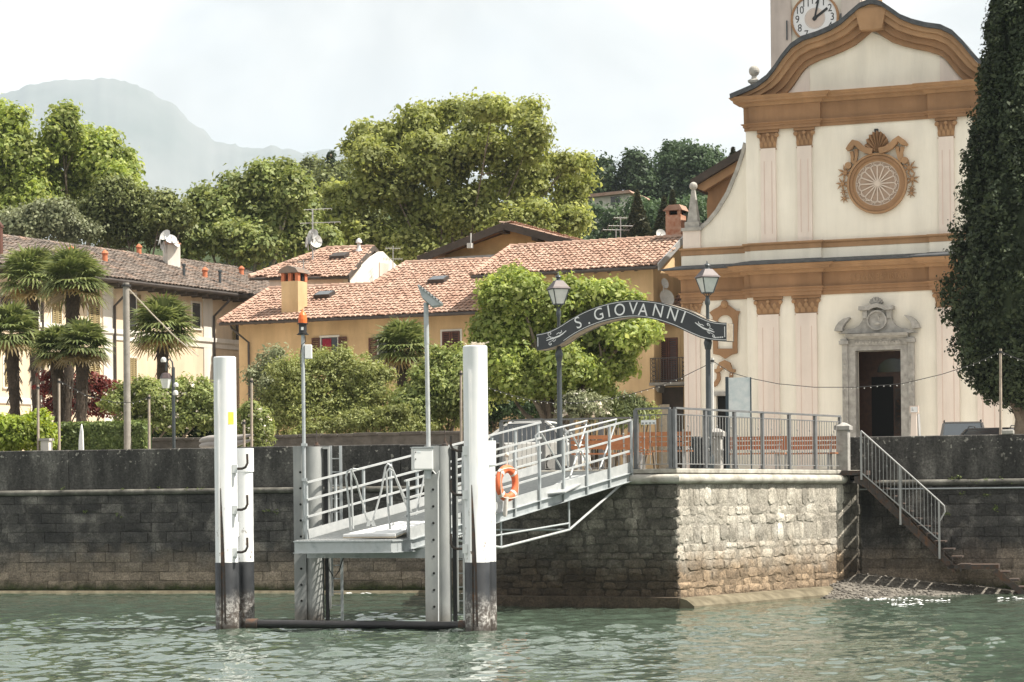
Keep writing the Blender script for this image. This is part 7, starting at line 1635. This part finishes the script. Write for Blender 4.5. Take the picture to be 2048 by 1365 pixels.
o = foliage('distant_wood', None, lobes_px(L, 215, seed=6, spread=6), 42000, 0.32, 'leaf_oak', 0.9, 20, 62, kind='stuff'); tag(o, 'dark distant wood on the low hill left of the huge plane tree', 'wood', kind='stuff')
p = at(662, 330, 220); t = thing('distant_cypress', 'tiny dark cypress on the far wooded hill', 'tree', p); foliage('crown', t, lobes_px([(662,318,4,14)], 214), 900, 0.25, 'leaf_dark', 0.3, 10, 63); mb = MB(); mb.tube([p-Zv*3, at(662,310,214)], 0.1, 6); mb.build('trunk', 'bark', t)
# plane tree on the quay
tree('plane_tree', 'low spreading plane tree with lush bright crown behind the arched sign', 'tree', 1097, 74.5, [(1005,600,48,46),(1050,590,50,42),(1025,562,28,28),(1150,596,56,42),(1212,602,50,40),(1250,618,32,36),(990,662,46,50),(1075,655,78,58),(1180,672,80,58),(1262,672,50,52),(1020,722,60,54),(1120,738,80,56),(1215,735,58,44),(1060,776,50,32),(1175,768,44,32),(1294,665,24,28),(1000,770,36,36),(1090,620,50,40)], 80000, 0.15, 'leaf_bright', 0.36, 'bark', 0.42, seed=90, spread=0.9, per=22, split=0.1, inner=0.1)
# shrubs and hedges
def shrub(name, label, L, d, n_leaf, leaf, m, clump=0.25, seed=1, gz=GZ, group=None, spread=0.4, flowers=0, cat='shrub', aspect=0.5, **k):
    c_ = at(L[0][0], 900, d); t = thing(name, label, cat, (c_.x, c_.y, gz), group); lob = lobes_px(L, d, seed=seed, spread=spread)
    mb = MB(); r_ = random.Random(seed)
    for q in range(7):
        l = lob[q % len(lob)]; b = Vector((c_.x+r_.uniform(-.4,.4), c_.y+r_.uniform(-.2,.2), gz-0.1)); e = Vector((l[0]+r_.uniform(-.5,.5)*l[3], l[1], l[2]+r_.uniform(-.2,.5)*l[5])); mb.tube([b, b.lerp(e,.5)+Vector((r_.uniform(-.2,.2),0,.1)), e], [0.06,0.04,0.012], 6)
    mb.build('stems', 'bark', t); foliage('foliage', t, bud(lob, 6, seed, (0.22,0.45)), n_leaf, leaf, m, clump, 20, seed, aspect, **k)
    if flowers: foliage('flowers', t, [(l[0],l[1]-0.05,l[2],l[3]*1.03,l[4]*1.06,l[5]*1.03) for l in lob], flowers, 0.09, 'flower_white', 0.09, 4, seed+500, 0.9, kind='stuff')
    return t
SG_ = 'shrubs behind the sea wall'
shrub('olive_shrub', 'silvery olive shrub at the left end of the yellow house', [(545,745,36,46),(565,790,46,50),(530,800,20,50)], 81, 12000, 0.11, 'leaf_olive', 0.28, 101, group=SG_)
shrub('big_shrub', 'large yellowish green shrub right of the beacon pole', [(610,770,60,60),(660,760,56,58),(640,820,80,50),(580,830,60,44)], 79.5, 26000, 0.10, 'leaf_shrub', 0.28, 102, group=SG_)
shrub('big_shrub', 'yellowish green shrub below the dark palm left of the solar pole', [(720,775,50,66),(755,820,50,50),(700,840,60,40)], 79, 18000, 0.10, 'leaf_shrub', 0.26, 103, group=SG_)
shrub('laurel_shrub', 'dark green shrub between the solar pole and the right white pile', [(870,760,40,42),(915,740,40,44),(880,810,60,50),(935,790,40,60),(830,825,46,44)], 78, 26000, 0.13, 'leaf_mid', 0.28, 104, group=SG_)
shrub('low_shrub', 'low bright shrub band along the garden wall left of the solar pole', [(720,850,50,22),(780,845,50,26),(830,858,40,20),(650,858,50,18)], 77, 12000, 0.10, 'leaf_shrub', 0.2, 105, group=SG_)
shrub('dark_hedge', 'dark hedge under the quay plane tree', [(990,800,50,50),(960,830,40,40),(1050,815,60,40),(1130,800,40,40),(1000,760,40,40)], 82, 18000, 0.13, 'leaf_dark', 0.3, 106, group=SG_)
shrub('rose_shrub', 'pale leaved rose bush right of the quay tree trunk', [(1165,812,36,26),(1140,820,24,24),(1190,830,30,24)], 73, 9000, 0.09, 'leaf_olive', 0.18, 107, group=SG_, flowers=240)
shrub('climbing_rose', 'tall rose with pink white flowers under the plane crown', [(1200,775,26,40),(1215,800,22,26),(1185,750,16,26)], 76, 7000, 0.10, 'leaf_mid', 0.2, 108, group=SG_, flowers=300)
shrub('bamboo_clump', 'spiky upright plants behind the back railing near the balcony', [(1235,835,24,26),(1265,830,24,22),(1250,815,18,20)], 74, 4000, 0.30, 'leaf_palm', 0.25, 109, group=SG_, aspect=0.12)
shrub('low_shrub', 'pale bushy plant between the spiky plants and the balcony gate', [(1290,830,24,20),(1270,820,20,18)], 76, 4000, 0.10, 'leaf_shrub', 0.2, 110, group=SG_)
shrub('flowering_vine', 'dark green vine with white flowers trained over a frame near the leaning pole', [(250,800,34,26),(300,805,44,34),(350,800,44,34),(395,800,34,34),(415,830,20,40),(330,840,90,22),(232,812,20,16)], 79, 26000, 0.12, 'leaf_mid', 0.25, 111, group=SG_, flowers=700)
shrub('oleander', 'white flowering oleander just right of the left mooring pile', [(510,850,28,34),(500,880,24,22),(525,875,20,24)], 70, 9000, 0.11, 'leaf_mid', 0.2, 112, group=SG_, flowers=260, aspect=0.3)
shrub('lime_shrub', 'bright lime green shrub at the left picture edge on the wall', [(20,872,44,32),(65,865,36,30),(-20,880,40,40),(90,880,16,26)], 70, 16000, 0.13, 'leaf_lime', 0.26, 113, group=SG_)
shrub('red_maple', 'dark red maple between the palm trunks', [(120,780,34,30),(170,775,36,28),(215,785,28,24),(150,815,50,20),(200,815,40,20),(100,765,18,20)], 84, 9000, 0.12, 'leaf_red', 0.3, 114, group=SG_, cat='maple', flat=0.35)
shrub('under_vine_leaves', 'dark leaf mass under the vine by the street lantern', [(300,860,50,26),(370,862,50,26),(420,870,30,24)], 80, 9000, 0.12, 'leaf_dark', 0.25, 115, group=SG_)  # dark leaves fill the dark space under the vine
# clipped hedge
a_, b_ = at(100, 850, 71.5), at(292, 850, 70.5); t = thing('clipped_hedge', 'clipped box shaped hedge with pale leaves on top of the long wall', 'hedge', (a_.x, a_.y, GZ)); rg = np.random.default_rng(121); n = 22000
fu = rg.random(n); face = rg.random(n); zt = at(200, 848, 71).z; H = zt-GZ; dr_ = np.array(b_-a_); base = np.array([a_.x,a_.y,GZ])
P_ = base+fu[:,None]*np.array([dr_[0],dr_[1],0]); top = face < 0.25; P_[:,2] = np.where(top, zt+rg.normal(size=n)*0.03, GZ+rg.random(n)*H); P_[:,1] += np.where(top, rg.random(n)*1.1, rg.normal(size=n)*0.04)
Nn = np.where(top[:,None], np.array([0,0,1.0]), np.array([0.1,-1.0,0.2]))+rg.normal(size=(n,3))*0.6; Nn /= np.linalg.norm(Nn,axis=1,keepdims=True); V_ = leaves_np(P_, Nn, 0.10, rg, 0.6); np_mesh('foliage', V_, np.arange(len(V_)).reshape(-1,4), 'leaf_hedge', t)
mb = MB(); mb.hexa([(a_.x,a_.y+.08,GZ),(b_.x,b_.y+.08,GZ),(b_.x,b_.y+1.05,GZ),(a_.x,a_.y+1.05,GZ)],[(a_.x,a_.y+.08,zt-.05),(b_.x,b_.y+.08,zt-.05),(b_.x,b_.y+1.05,zt-.05),(a_.x,a_.y+1.05,zt-.05)]); mb.build('twig_core', 'leaf_dark', t)
# palms
def palm(label, px, pyc, d, r_px, base_px, nf=34, seed=1, dry=5, gz=GZ):
    s = d/F_PX; c_ = at(px, pyc, d); b = at(base_px, 900, d); r_ = random.Random(seed); t = thing('fan_palm', label, 'palm', (b.x,b.y,gz), 'fan palms in the garden')
    mb = MB(); npt = 16; pts = []; rs = []
    for k in range(npt):
        f = k/(npt-1); pts.append(Vector((b.x+(c_.x-b.x)*f**1.3, b.y, gz-0.2+(c_.z-0.1-gz+0.2)*f))); rs.append((0.15+0.10*f**3)*(1+0.10*(k % 2))*r_.uniform(.95,1.08))
    mb.tube(pts, rs, 10); tk = mb.build('trunk', 'palm_fibre', t, smooth=True)
    mb = MB()
    for k in range(120):
        f = r_.uniform(.45,.99); p = pts[int(f*(npt-1))]; a = r_.uniform(0,6.28); q = rs[int(f*(npt-1))]; e = p+Vector((math.cos(a)*q*1.0, math.sin(a)*q*1.0, r_.uniform(-.1,.1))); mb.bar(e, e+Vector((math.cos(a)*0.10,math.sin(a)*0.10,-0.22)), 0.03, 0.012)
    mb.build('trunk_fibres', 'palm_fibre', tk, kind='stuff')
    R_ = r_px*s*1.18; Vg, Vd = [], []
    for k in range(nf):
        az = k*2.39996+r_.uniform(-.2,.2); f = k/nf; el = math.radians(78-115*f+r_.uniform(-10,10)); isdry = k >= nf-dry
        dirv = Vector((math.cos(az)*math.cos(el), math.sin(az)*math.cos(el), math.sin(el))); pet = R_*r_.uniform(.38,.5); hub = c_+dirv*pet-Zv*0.08*f
        side = dirv.cross(Zv).normalized(); nrm = side.cross(dirv); bl = R_*r_.uniform(.52,.66); tgt = Vd if isdry else Vg
        w0 = 0.03; tgt += [c_+side*0.015, c_-side*0.015, hub-side*0.012, hub+side*0.012]
        nb_ = 20
        for j in range(nb_):
            th = math.radians(-125+250*j/(nb_-1)); dv_ = dirv*math.cos(th)+side*math.sin(th); L_ = bl*(1.0 if abs(th) < 1.6 else 0.78)*r_.uniform(.88,1.05); pp = dv_.cross(nrm).normalized()
            m1_ = hub+dv_*L_*0.55+nrm*0.05; droop = r_.uniform(.05,.30)*L_; tip = hub+dv_*L_*0.98-Zv*droop; wv = pp*0.046
            tgt += [hub-wv*0.4, hub+wv*0.4, m1_+wv, m1_-wv]; tgt += [m1_-wv, m1_+wv, tip+wv*0.12, tip-wv*0.12]
    for V_, m_, nm in ((Vg,'leaf_palm','fronds'), (Vd,'leaf_palm_dry','dry_fronds')):
        if V_: A_ = np.array([tuple(v) for v in V_]); np_mesh(nm, A_, np.arange(len(A_)).reshape(-1,4), m_, t)
for a in (('tallest fan palm at the far left, behind the others', 62, 560, 86, 72, 78, 54, 1), ('tall fan palm right of the far left one, leaning crown', 148, 565, 83, 72, 128, 54, 2), ('short fan palm cut by the left picture edge', 22, 668, 80, 66, 36, 48, 3), ('shorter fan palm in front of the red maple, left of a pair', 112, 700, 79, 52, 122, 44, 4), ('shorter fan palm in front of the red maple, right of a pair', 166, 695, 78, 58, 160, 46, 5), ('bushy fan palm right of the concrete pole', 326, 660, 88, 72, 322, 60, 6), ('dark fan palm rising from shrubs left of the solar pole', 806, 700, 84, 66, 800, 52, 7)):
    palm(*a)
tree_h = [(326,720,40,34)]
# cypress at the right edge
d = 72.0; s = d/F_PX; t = thing('cypress', 'very tall dark cypress filling the right picture edge beside the church', 'tree', (at(2062,900,d).x, d, GZ))
edge = [(-420,2050),(-300,2030),(-150,2008),(0,1990),(30,1977),(60,1968),(100,1968),(150,1957),(200,1950),(240,1942),(300,1932),(350,1925),(400,1912),(450,1906),(500,1900),(545,1888),(590,1880),(640,1892),(680,1902),(710,1900),(740,1914),(765,1935),(785,1962),(800,1990),(806,2020)]
ey = np.array([e[0] for e in edge], float); ex = np.array([e[1] for e in edge], float); rg = np.random.default_rng(131); nc = 10500; py = rg.uniform(-420,806,nc); rad = (2064-np.interp(py, ey, ex))*s*0.90; rad = np.maximum(rad,0.15); a = rg.random(nc)*2*np.pi; rf = np.where(rg.random(nc)<0.85, rg.uniform(0.84,1.04,nc), rg.uniform(.6,.84,nc))*(1+0.09*np.sin(a*7+py*0.012)+0.07*np.sin(a*13-py*0.03)+0.05*np.sin(py*0.11+a*3))
c0 = at(2064, 0, d); zz = np.array([at(2064, y, d).z for y in py]); C_ = np.stack([c0.x+rad*rf*np.cos(a)*1.0, d+rad*rf*np.sin(a)*0.85, zz], 1); D_ = np.stack([np.cos(a),np.sin(a),np.full(nc,0.35)],1)
per = 20; idx = np.repeat(np.arange(nc), per); n = len(idx); off = rg.normal(size=(n,3)); off /= np.linalg.norm(off,axis=1,keepdims=True); off *= (rg.random(n)**.5)[:,None]; off *= np.array([0.20,0.20,0.36]); P_ = C_[idx]+off*rg.uniform(.7,1.3,nc)[idx][:,None]
Nn = D_[idx]*0.5+off*2.2+rg.normal(size=(n,3))*0.45; Nn /= np.linalg.norm(Nn,axis=1,keepdims=True); V_ = leaves_np(P_, Nn, 0.135, rg, 0.55); np_mesh('crown', V_, np.arange(len(V_)).reshape(-1,4), 'leaf_cypress', t)
mb = MB(); zs = [at(2064, y, d).z for y in range(800,-421,-30)]; rs_ = [max(.08,(2064-float(np.interp(y, ey, ex)))*s*0.70-(0.6 if y > 740 else 0)) for y in range(800,-421,-30)]; mb.lathe([(max(.05,r_),z_) for r_, z_ in zip(rs_, zs)], (c0.x,d,0), 20); mb.build('inner_core', 'leaf_cypress', t)  # added solid core, keeps the inside of the crown dark
mb = MB(); mb.tube([(c0.x-0.25,d,GZ-0.3),(c0.x-0.3,d,GZ+1.2),(c0.x-0.1,d,GZ+3),(c0.x,d,GZ+18)], [0.62,0.42,0.34,0.1], 12); mb.build('trunk', 'bark', t, smooth=True)
mb = MB(); e = at(1985,770,d); mb.tube([(c0.x-0.3,d,GZ+1.0),((c0.x+e.x)/2,d-.2,GZ+2.0),tuple(e)],[0.2,0.13,0.04],8); mb.build('branch', 'bark', t, smooth=True)
# ---------------------------------------------------------------- poles, wires, cars and small things on the quay
def pole(label, px, pyt, d, r_, m='pole_wood', top_px=None, cat='pole', group='thin wooden poles on the quay', name='wooden_pole'):
    p = at(px, 900, d); q = at(top_px if top_px is not None else px, pyt, d); t = thing(name, label, cat, (p.x,p.y,GZ), group)
    mb = MB(); mb.tube([(p.x,p.y,GZ-0.2),tuple(q)], [r_,r_*0.85], 10); mb.build('shaft', m, t, smooth=True)
    mb = MB(); mb.tube([(q.x,q.y,q.z-0.12),(q.x,q.y,q.z-0.06)], r_*1.25, 10); mb.build('wire_band', 'cable', t); return q
for lab, px, tp, d, m in (('thin pole at the far left beside the lime green shrub', 76, 770, 69, 'pole_wood'), ('thin pole in front of the clipped hedge between the short palms', 118, 758, 69, 'pole_wood'), ('thin pole in front of the flowering vine', 298, 790, 68.5, 'pole_wood'), ('taller thin pole right of the left mooring pile', 503, 757, 67.5, 'pole_wood'), ('shorter thin pole right of the left mooring pile', 488, 840, 67, 'pole_wood'), ('thin pole just left of the right mooring pile', 922, 742, 65.5, 'pole_wood'), ('thin pale pole behind the right street lamp', 1425, 716, 64, 'dish_white'), ('thin wooden pole in front of the cypress', 2001, 698, 62.5, 'pole_wood')):
    pole(lab, px, tp, d, 0.042, m)
q = pole('thick grey concrete utility pole left of the flowering vine', 255, 566, 70.5, 0.115, 'pole_concrete', 252, 'utility pole', None, 'utility_pole')
# overhead wire
mb = MB(); e = at(396, 712, 84); mb.tube([q-Zv*.1, q.lerp(e,.33)-Zv*.15, q.lerp(e,.66)-Zv*.15, e], 0.02, 6); o = mb.build('overhead_wire', 'rope'); tag(o, 'pale wire running down from the concrete utility pole to the palm', 'wire')
# fairy lights
def fairy(label, pts, nb):
    P_ = [at(*p) for p in pts]; mb = MB(); mb.tube(P_, 0.010, 5); o = mb.build('fairy_light_cable', 'cable'); tag(o, label, 'string lights', 'fairy lights over the quay')
    L = [0]; 
    for a, b in zip(P_, P_[1:]): L.append(L[-1]+(b-a).length)
    mb = MB(); r_ = random.Random(nb)
    for k in range(nb):
        x = L[-1]*(k+.5)/nb; i_ = max(j for j in range(len(L)-1) if L[j] <= x); p = P_[i_].lerp(P_[i_+1], (x-L[i_])/(L[i_+1]-L[i_])); mb.ball((p.x,p.y,p.z-r_.uniform(.02,.05)), 0.015, 6, 4)
    mb.build('bulbs', 'bulb', o, kind='stuff')
fairy('string of small bulbs hanging in front of the church portal', [(1425,722,64),(1460,745,63.9),(1501,757,63.8),(1556,768,63.6),(1629,775,63.4),(1713,775,63.1),(1804,768,62.9),(1884,749,62.7),(1950,728,62.6),(2001,704,62.5)], 46)
fairy('string of small bulbs between the quay tree and the right street lamp', [(922,746,65.5),(980,777,65.3),(1020,790,65.2),(1060,800,65.1),(1105,806,65),(1160,806,64.8),(1210,800,64.6),(1260,789,64.4),(1310,775,64.3),(1360,757,64.1),(1425,725,64)], 44)
fairy('short string of bulbs leaving the picture at the right edge', [(2001,704,62.5),(2030,716,62.4),(2060,726,62.4),(2100,735,62.4)], 7)
fairy('thin string of bulbs between the poles by the flowering vine', [(118,762,69),(170,790,69),(230,806,68.9),(270,805,68.8),(298,794,68.5)], 12)
# old lantern on a bracket by the vine
c_ = at(348, 890, 72); z_ = lambda py: at(348, py, 72).z
t = thing('bracket_lantern', 'old street lantern hanging from a curved bracket above the flowering vine', 'street lamp', (c_.x,c_.y,GZ))
mb = MB(); mb.tube([(c_.x,c_.y,GZ-.1),(c_.x,c_.y,z_(735))], 0.055, 10); mb.build('post', 'lamp_iron', t, smooth=True)
lx_ = at(332, 760, 72); mb = MB(); mb.tube([(c_.x,c_.y,z_(738)),(c_.x-.03,c_.y,z_(724)),((c_.x+lx_.x)/2,c_.y,z_(718)),(lx_.x+.03,c_.y,z_(724)),(lx_.x,c_.y,z_(742))], 0.025, 8); mb.build('bracket', 'lamp_iron', t, smooth=True)
mb = MB(); mb.lathe([(0.05,0.0),(0.13,-0.02),(0.20,-0.16),(0.21,-0.18)], (lx_.x,c_.y,z_(746)), 6); mb.build('hood', 'lamp_copper', t)
mb = MB(); mb.lathe([(0.11,-0.48),(0.19,-0.185)], (lx_.x,c_.y,z_(746)), 6); mb.build('glass', 'lantern_glass', t)
for px, py, r_ in ((352,770,0.08), (351,786,0.09), (327,720,0.09)):
    p = at(px, py, 71.8); mb = MB(); mb.lathe([(r_*.9,-r_*.8),(r_,0),(r_*.8,r_*.6),(0.03,r_*.9)], p, 12); mb.build('floodlight', 'dish_white', t, smooth=True)
# garden walls
def gwall(label, a, b, py, m='stone_low'):
    p, q = at(a[0], py[0], a[1]), at(b[0], py[1], b[1]); t = thing('garden_wall', label, 'wall', (p.x,p.y,GZ), 'low garden walls'); fr = Frame(p.xy, math.degrees(math.atan2(q.y-p.y,q.x-p.x))); L = math.hypot(q.x-p.x,q.y-p.y)
    mb = MB(fr.M); mb.box((0,0,GZ-0.2), (L,0.45,p.z-0.1)); mb.build('wall_body', m, t)
    x = 0; r_ = random.Random(4)
    while x < L: w_ = r_.uniform(.5,.9); mb = MB(fr.M); mb.box((x+.01,-0.06,p.z-0.1+r_.uniform(0,.01)), (min(L,x+w_)-.01,0.5,p.z+r_.uniform(-.015,.02))); mb.build('coping_stone', m, t, bevel=0.02); x += w_
gwall('dark garden wall below the shrubs between the two white piles', (535,75.5), (950,72.5), (871,866))
gwall('low dark garden wall below the flowering vine', (236,73.5), (470,72.5), (878,874))
# boats and boards on the quay
p, q = at(398, 893, 68.3), at(440, 889, 68.0)
for i_, dz in enumerate((0.0, 0.15)):
    d_ = (q-p); mb = MB(); k = [p+d_*f+Zv*(dz+0.03*math.sin(f*3.14)) for f in (0,.06,.2,.5,.8,1.2,1.9,2.4,2.6)]; mb.tube(k, [0.01,0.05,0.09,0.11,0.12,0.12,0.09,0.04,0.01], 12); o = mb.build('kayak', 'kayak_grey', smooth=True); tag(o, ('upper grey kayak of the pair lying on the wall by the left mooring pile','lower grey kayak of the pair lying on the wall by the left mooring pile')[1-i_], 'kayak', 'grey kayaks on the wall')
p = at(161, 905, 69.2); w_ = 0.08; zt = at(163, 848, 69.2).z; fr = Frame(p.xy, -10); mb = MB(fr.M); z0 = GZ; H = zt-z0
mb.prism([(-w_,z0),(w_*.9,z0),(w_*1.25,z0+H*.5),(w_*1.1,z0+H*.85),(w_*.6,zt),(w_*.1,z0+H*.95),(-w_*.6,z0+H*.7)], -0.03, 0.05); o = mb.build('paddle_board', 'white_enamel', bevel=0.015); tag(o, 'narrow white pointed board standing upright in front of the clipped hedge', 'board')
p = at(93, 900, 69); fr = Frame(p.xy, -14); t = thing('gate_pillar', 'small pale gate pillar between the lime shrub and the clipped hedge', 'pillar', (p.x,p.y,GZ)); mb = MB(fr.M); z1 = at(93,882,69).z; mb.box((-.13,-.13,GZ), (.13,.13,z1)); mb.build('shaft', 'house_white', t); mb = MB(fr.M); mb.box((-.17,-.17,z1), (.17,.17,z1+.07)); mb.build('cap', 'finial_stone', t)
# cars behind the parapet
def car(label, px, d, yaw, paint, L=4.1, H=1.5, Wd=1.72):
    p = at(px, 900, d); t = thing('parked_car', label, 'car', (p.x,p.y,GZ), 'cars parked behind the wall'); fr = Frame(p.xy, yaw); h = L/2
    mb = MB(fr.M); prof = [(-h,.35),(-h+.05,.75),(-h+.35,.92),(-h+1.05,.98),(h-.55,1.0),(h-.05,.85),(h,.4),(h-.1,.25),(-h+.1,.25)]; mb.prism([(x,GZ+z) for x, z in prof], -Wd/2, Wd/2); mb.build('body', paint, t, bevel=0.06)
    a, b, c1, d1 = (-h+.95,.97), (-h+1.75,H-.05), (h-1.0,H-.03), (h-.35,.99); n_ = .16
    q0 = [(a[0],-Wd/2+.02,GZ+a[1]),(d1[0],-Wd/2+.02,GZ+d1[1]),(d1[0],Wd/2-.02,GZ+d1[1]),(a[0],Wd/2-.02,GZ+a[1])]; q1 = [(b[0],-Wd/2+n_,GZ+b[1]-.03),(c1[0],-Wd/2+n_,GZ+c1[1]-.03),(c1[0],Wd/2-n_,GZ+c1[1]-.03),(b[0],Wd/2-n_,GZ+b[1]-.03)]
    mb = MB(fr.M); mb.hexa(q0, q1); gl = mb.build('windows', 'car_glass', t)
    mb = MB(fr.M); r1 = [(x, y*1.03, z+.002) for x, y, z in q1]; mb.hexa(r1, [(x*.93+.07*(b[0]+c1[0])/2, y*.9, z+.06) for x, y, z in r1]); mb.build('roof', paint, t, bevel=0.02)
    for (u, v) in zip(q0, q1): mb = MB(fr.M); mb.bar(u, v, 0.07); mb.build('roof_pillar', paint, t)
    for s_ in (-1, 1):
        mb = MB(fr.M); yy = s_*(Wd/2-n_-.02); mb.tube([(b[0]+.15,yy,GZ+b[1]+.03),(b[0]+.3,yy,GZ+b[1]+.09),(c1[0]-.2,yy,GZ+c1[1]+.09),(c1[0],yy,GZ+c1[1]+.03)], 0.02, 6); mb.build('roof_rail', 'black_plastic', t)
        for x in (-h+.8, h-.8):
            mb = MB(fr.M); yy = s_*(Wd/2-.1); mb.tube([(x,yy-.1,GZ+.31),(x,yy+.1,GZ+.31)], 0.31, 18); w = mb.build('wheel', 'car_tyre', t); mb = MB(fr.M); mb.tube([(x,yy-.11,GZ+.31),(x,yy+.11,GZ+.31)], 0.19, 14); mb.build('rim', 'rail_light', w)
    return t
car('grey brown car with roof rails seen over the wall right of the portal', 1926, 79.0, 80, 'car_paint_grey', 4.2, 1.78, 1.6)
car('low dark car beside the cypress trunk', 1980, 74, 66, 'car_paint_grey', 4.0, 1.42)
car('white car behind the back railing beside the right mooring pile', 1042, 70.0, -14, 'car_paint_white', 4.0, 1.62)
# easel by the portal
p = at(1829, 870, 65); fr = Frame(p.xy, -20); s_ = 65/F_PX; z_ = lambda py: at(1829, py, 65).z
t = thing('notice_easel', 'pinkish notice easel with a white sheet right of the church portal', 'notice board', (p.x,p.y,GZ))
mb = MB(fr.M); mb.prism([(-11*s_,GZ),(6*s_,GZ),(4*s_,z_(826)),(-6*s_,z_(826))], 0, .05); mb.build('board', 'plaster_pink', t)
mb = MB(fr.M); mb.prism([(6.2*s_,GZ),(11*s_,GZ),(6*s_,z_(828)),(4.2*s_,z_(828))], .1, .4); mb.build('rear_leg', 'rail_light', t)
mb = MB(fr.M); mb.box((-9*s_,-.03,z_(827)), (9*s_,.03,z_(812))); fb = mb.build('sheet_frame', 'house_pink', t)
mb = MB(fr.M); mb.box((-7*s_,-.036,z_(825)), (7*s_,-.031,z_(814))); mb.build('sheet', 'white_enamel', fb)
mb = MB(fr.M)
for k in range(3): mb.box((-5*s_,-.039,z_(817+k*2.4)), (-2.5*s_+k*s_,-.0365,z_(816+k*2.4)))
mb.build('print', 'rail_grey', fb)
# capstone blocks on the right parapet
x0, z0 = WALL.pix(2003, 870); mb = MB(WALL.M); mb.box((x0,-0.03,ZT), (x0+.32,.5,ZT+.13)); o = mb.build('loose_coping_stone', 'finial_stone', bevel=0.03); tag(o, 'single pale stone block lying on the dark parapet near the cypress', 'stone block')
# weeds on the walls
r_ = random.Random(9); L = []
for k in range(26):
    px = r_.choice((r_.uniform(20,420), r_.uniform(520,600), r_.uniform(1880,2040))); py = r_.choice((r_.uniform(978,986), r_.uniform(1005,1050))); x, z = WALL.pix(px, py if px < 1000 else py-20, -0.03); p = WALL.w(x,-0.05,z); L.append((p.x,p.y,p.z,.13,.03,.07))
o = foliage('wall_weeds', None, L, 900, 0.035, 'leaf_hedge', 0.05, 8, 71, kind='stuff'); tag(o, 'small weeds growing from the joints of the dark wall', 'weeds', kind='stuff')
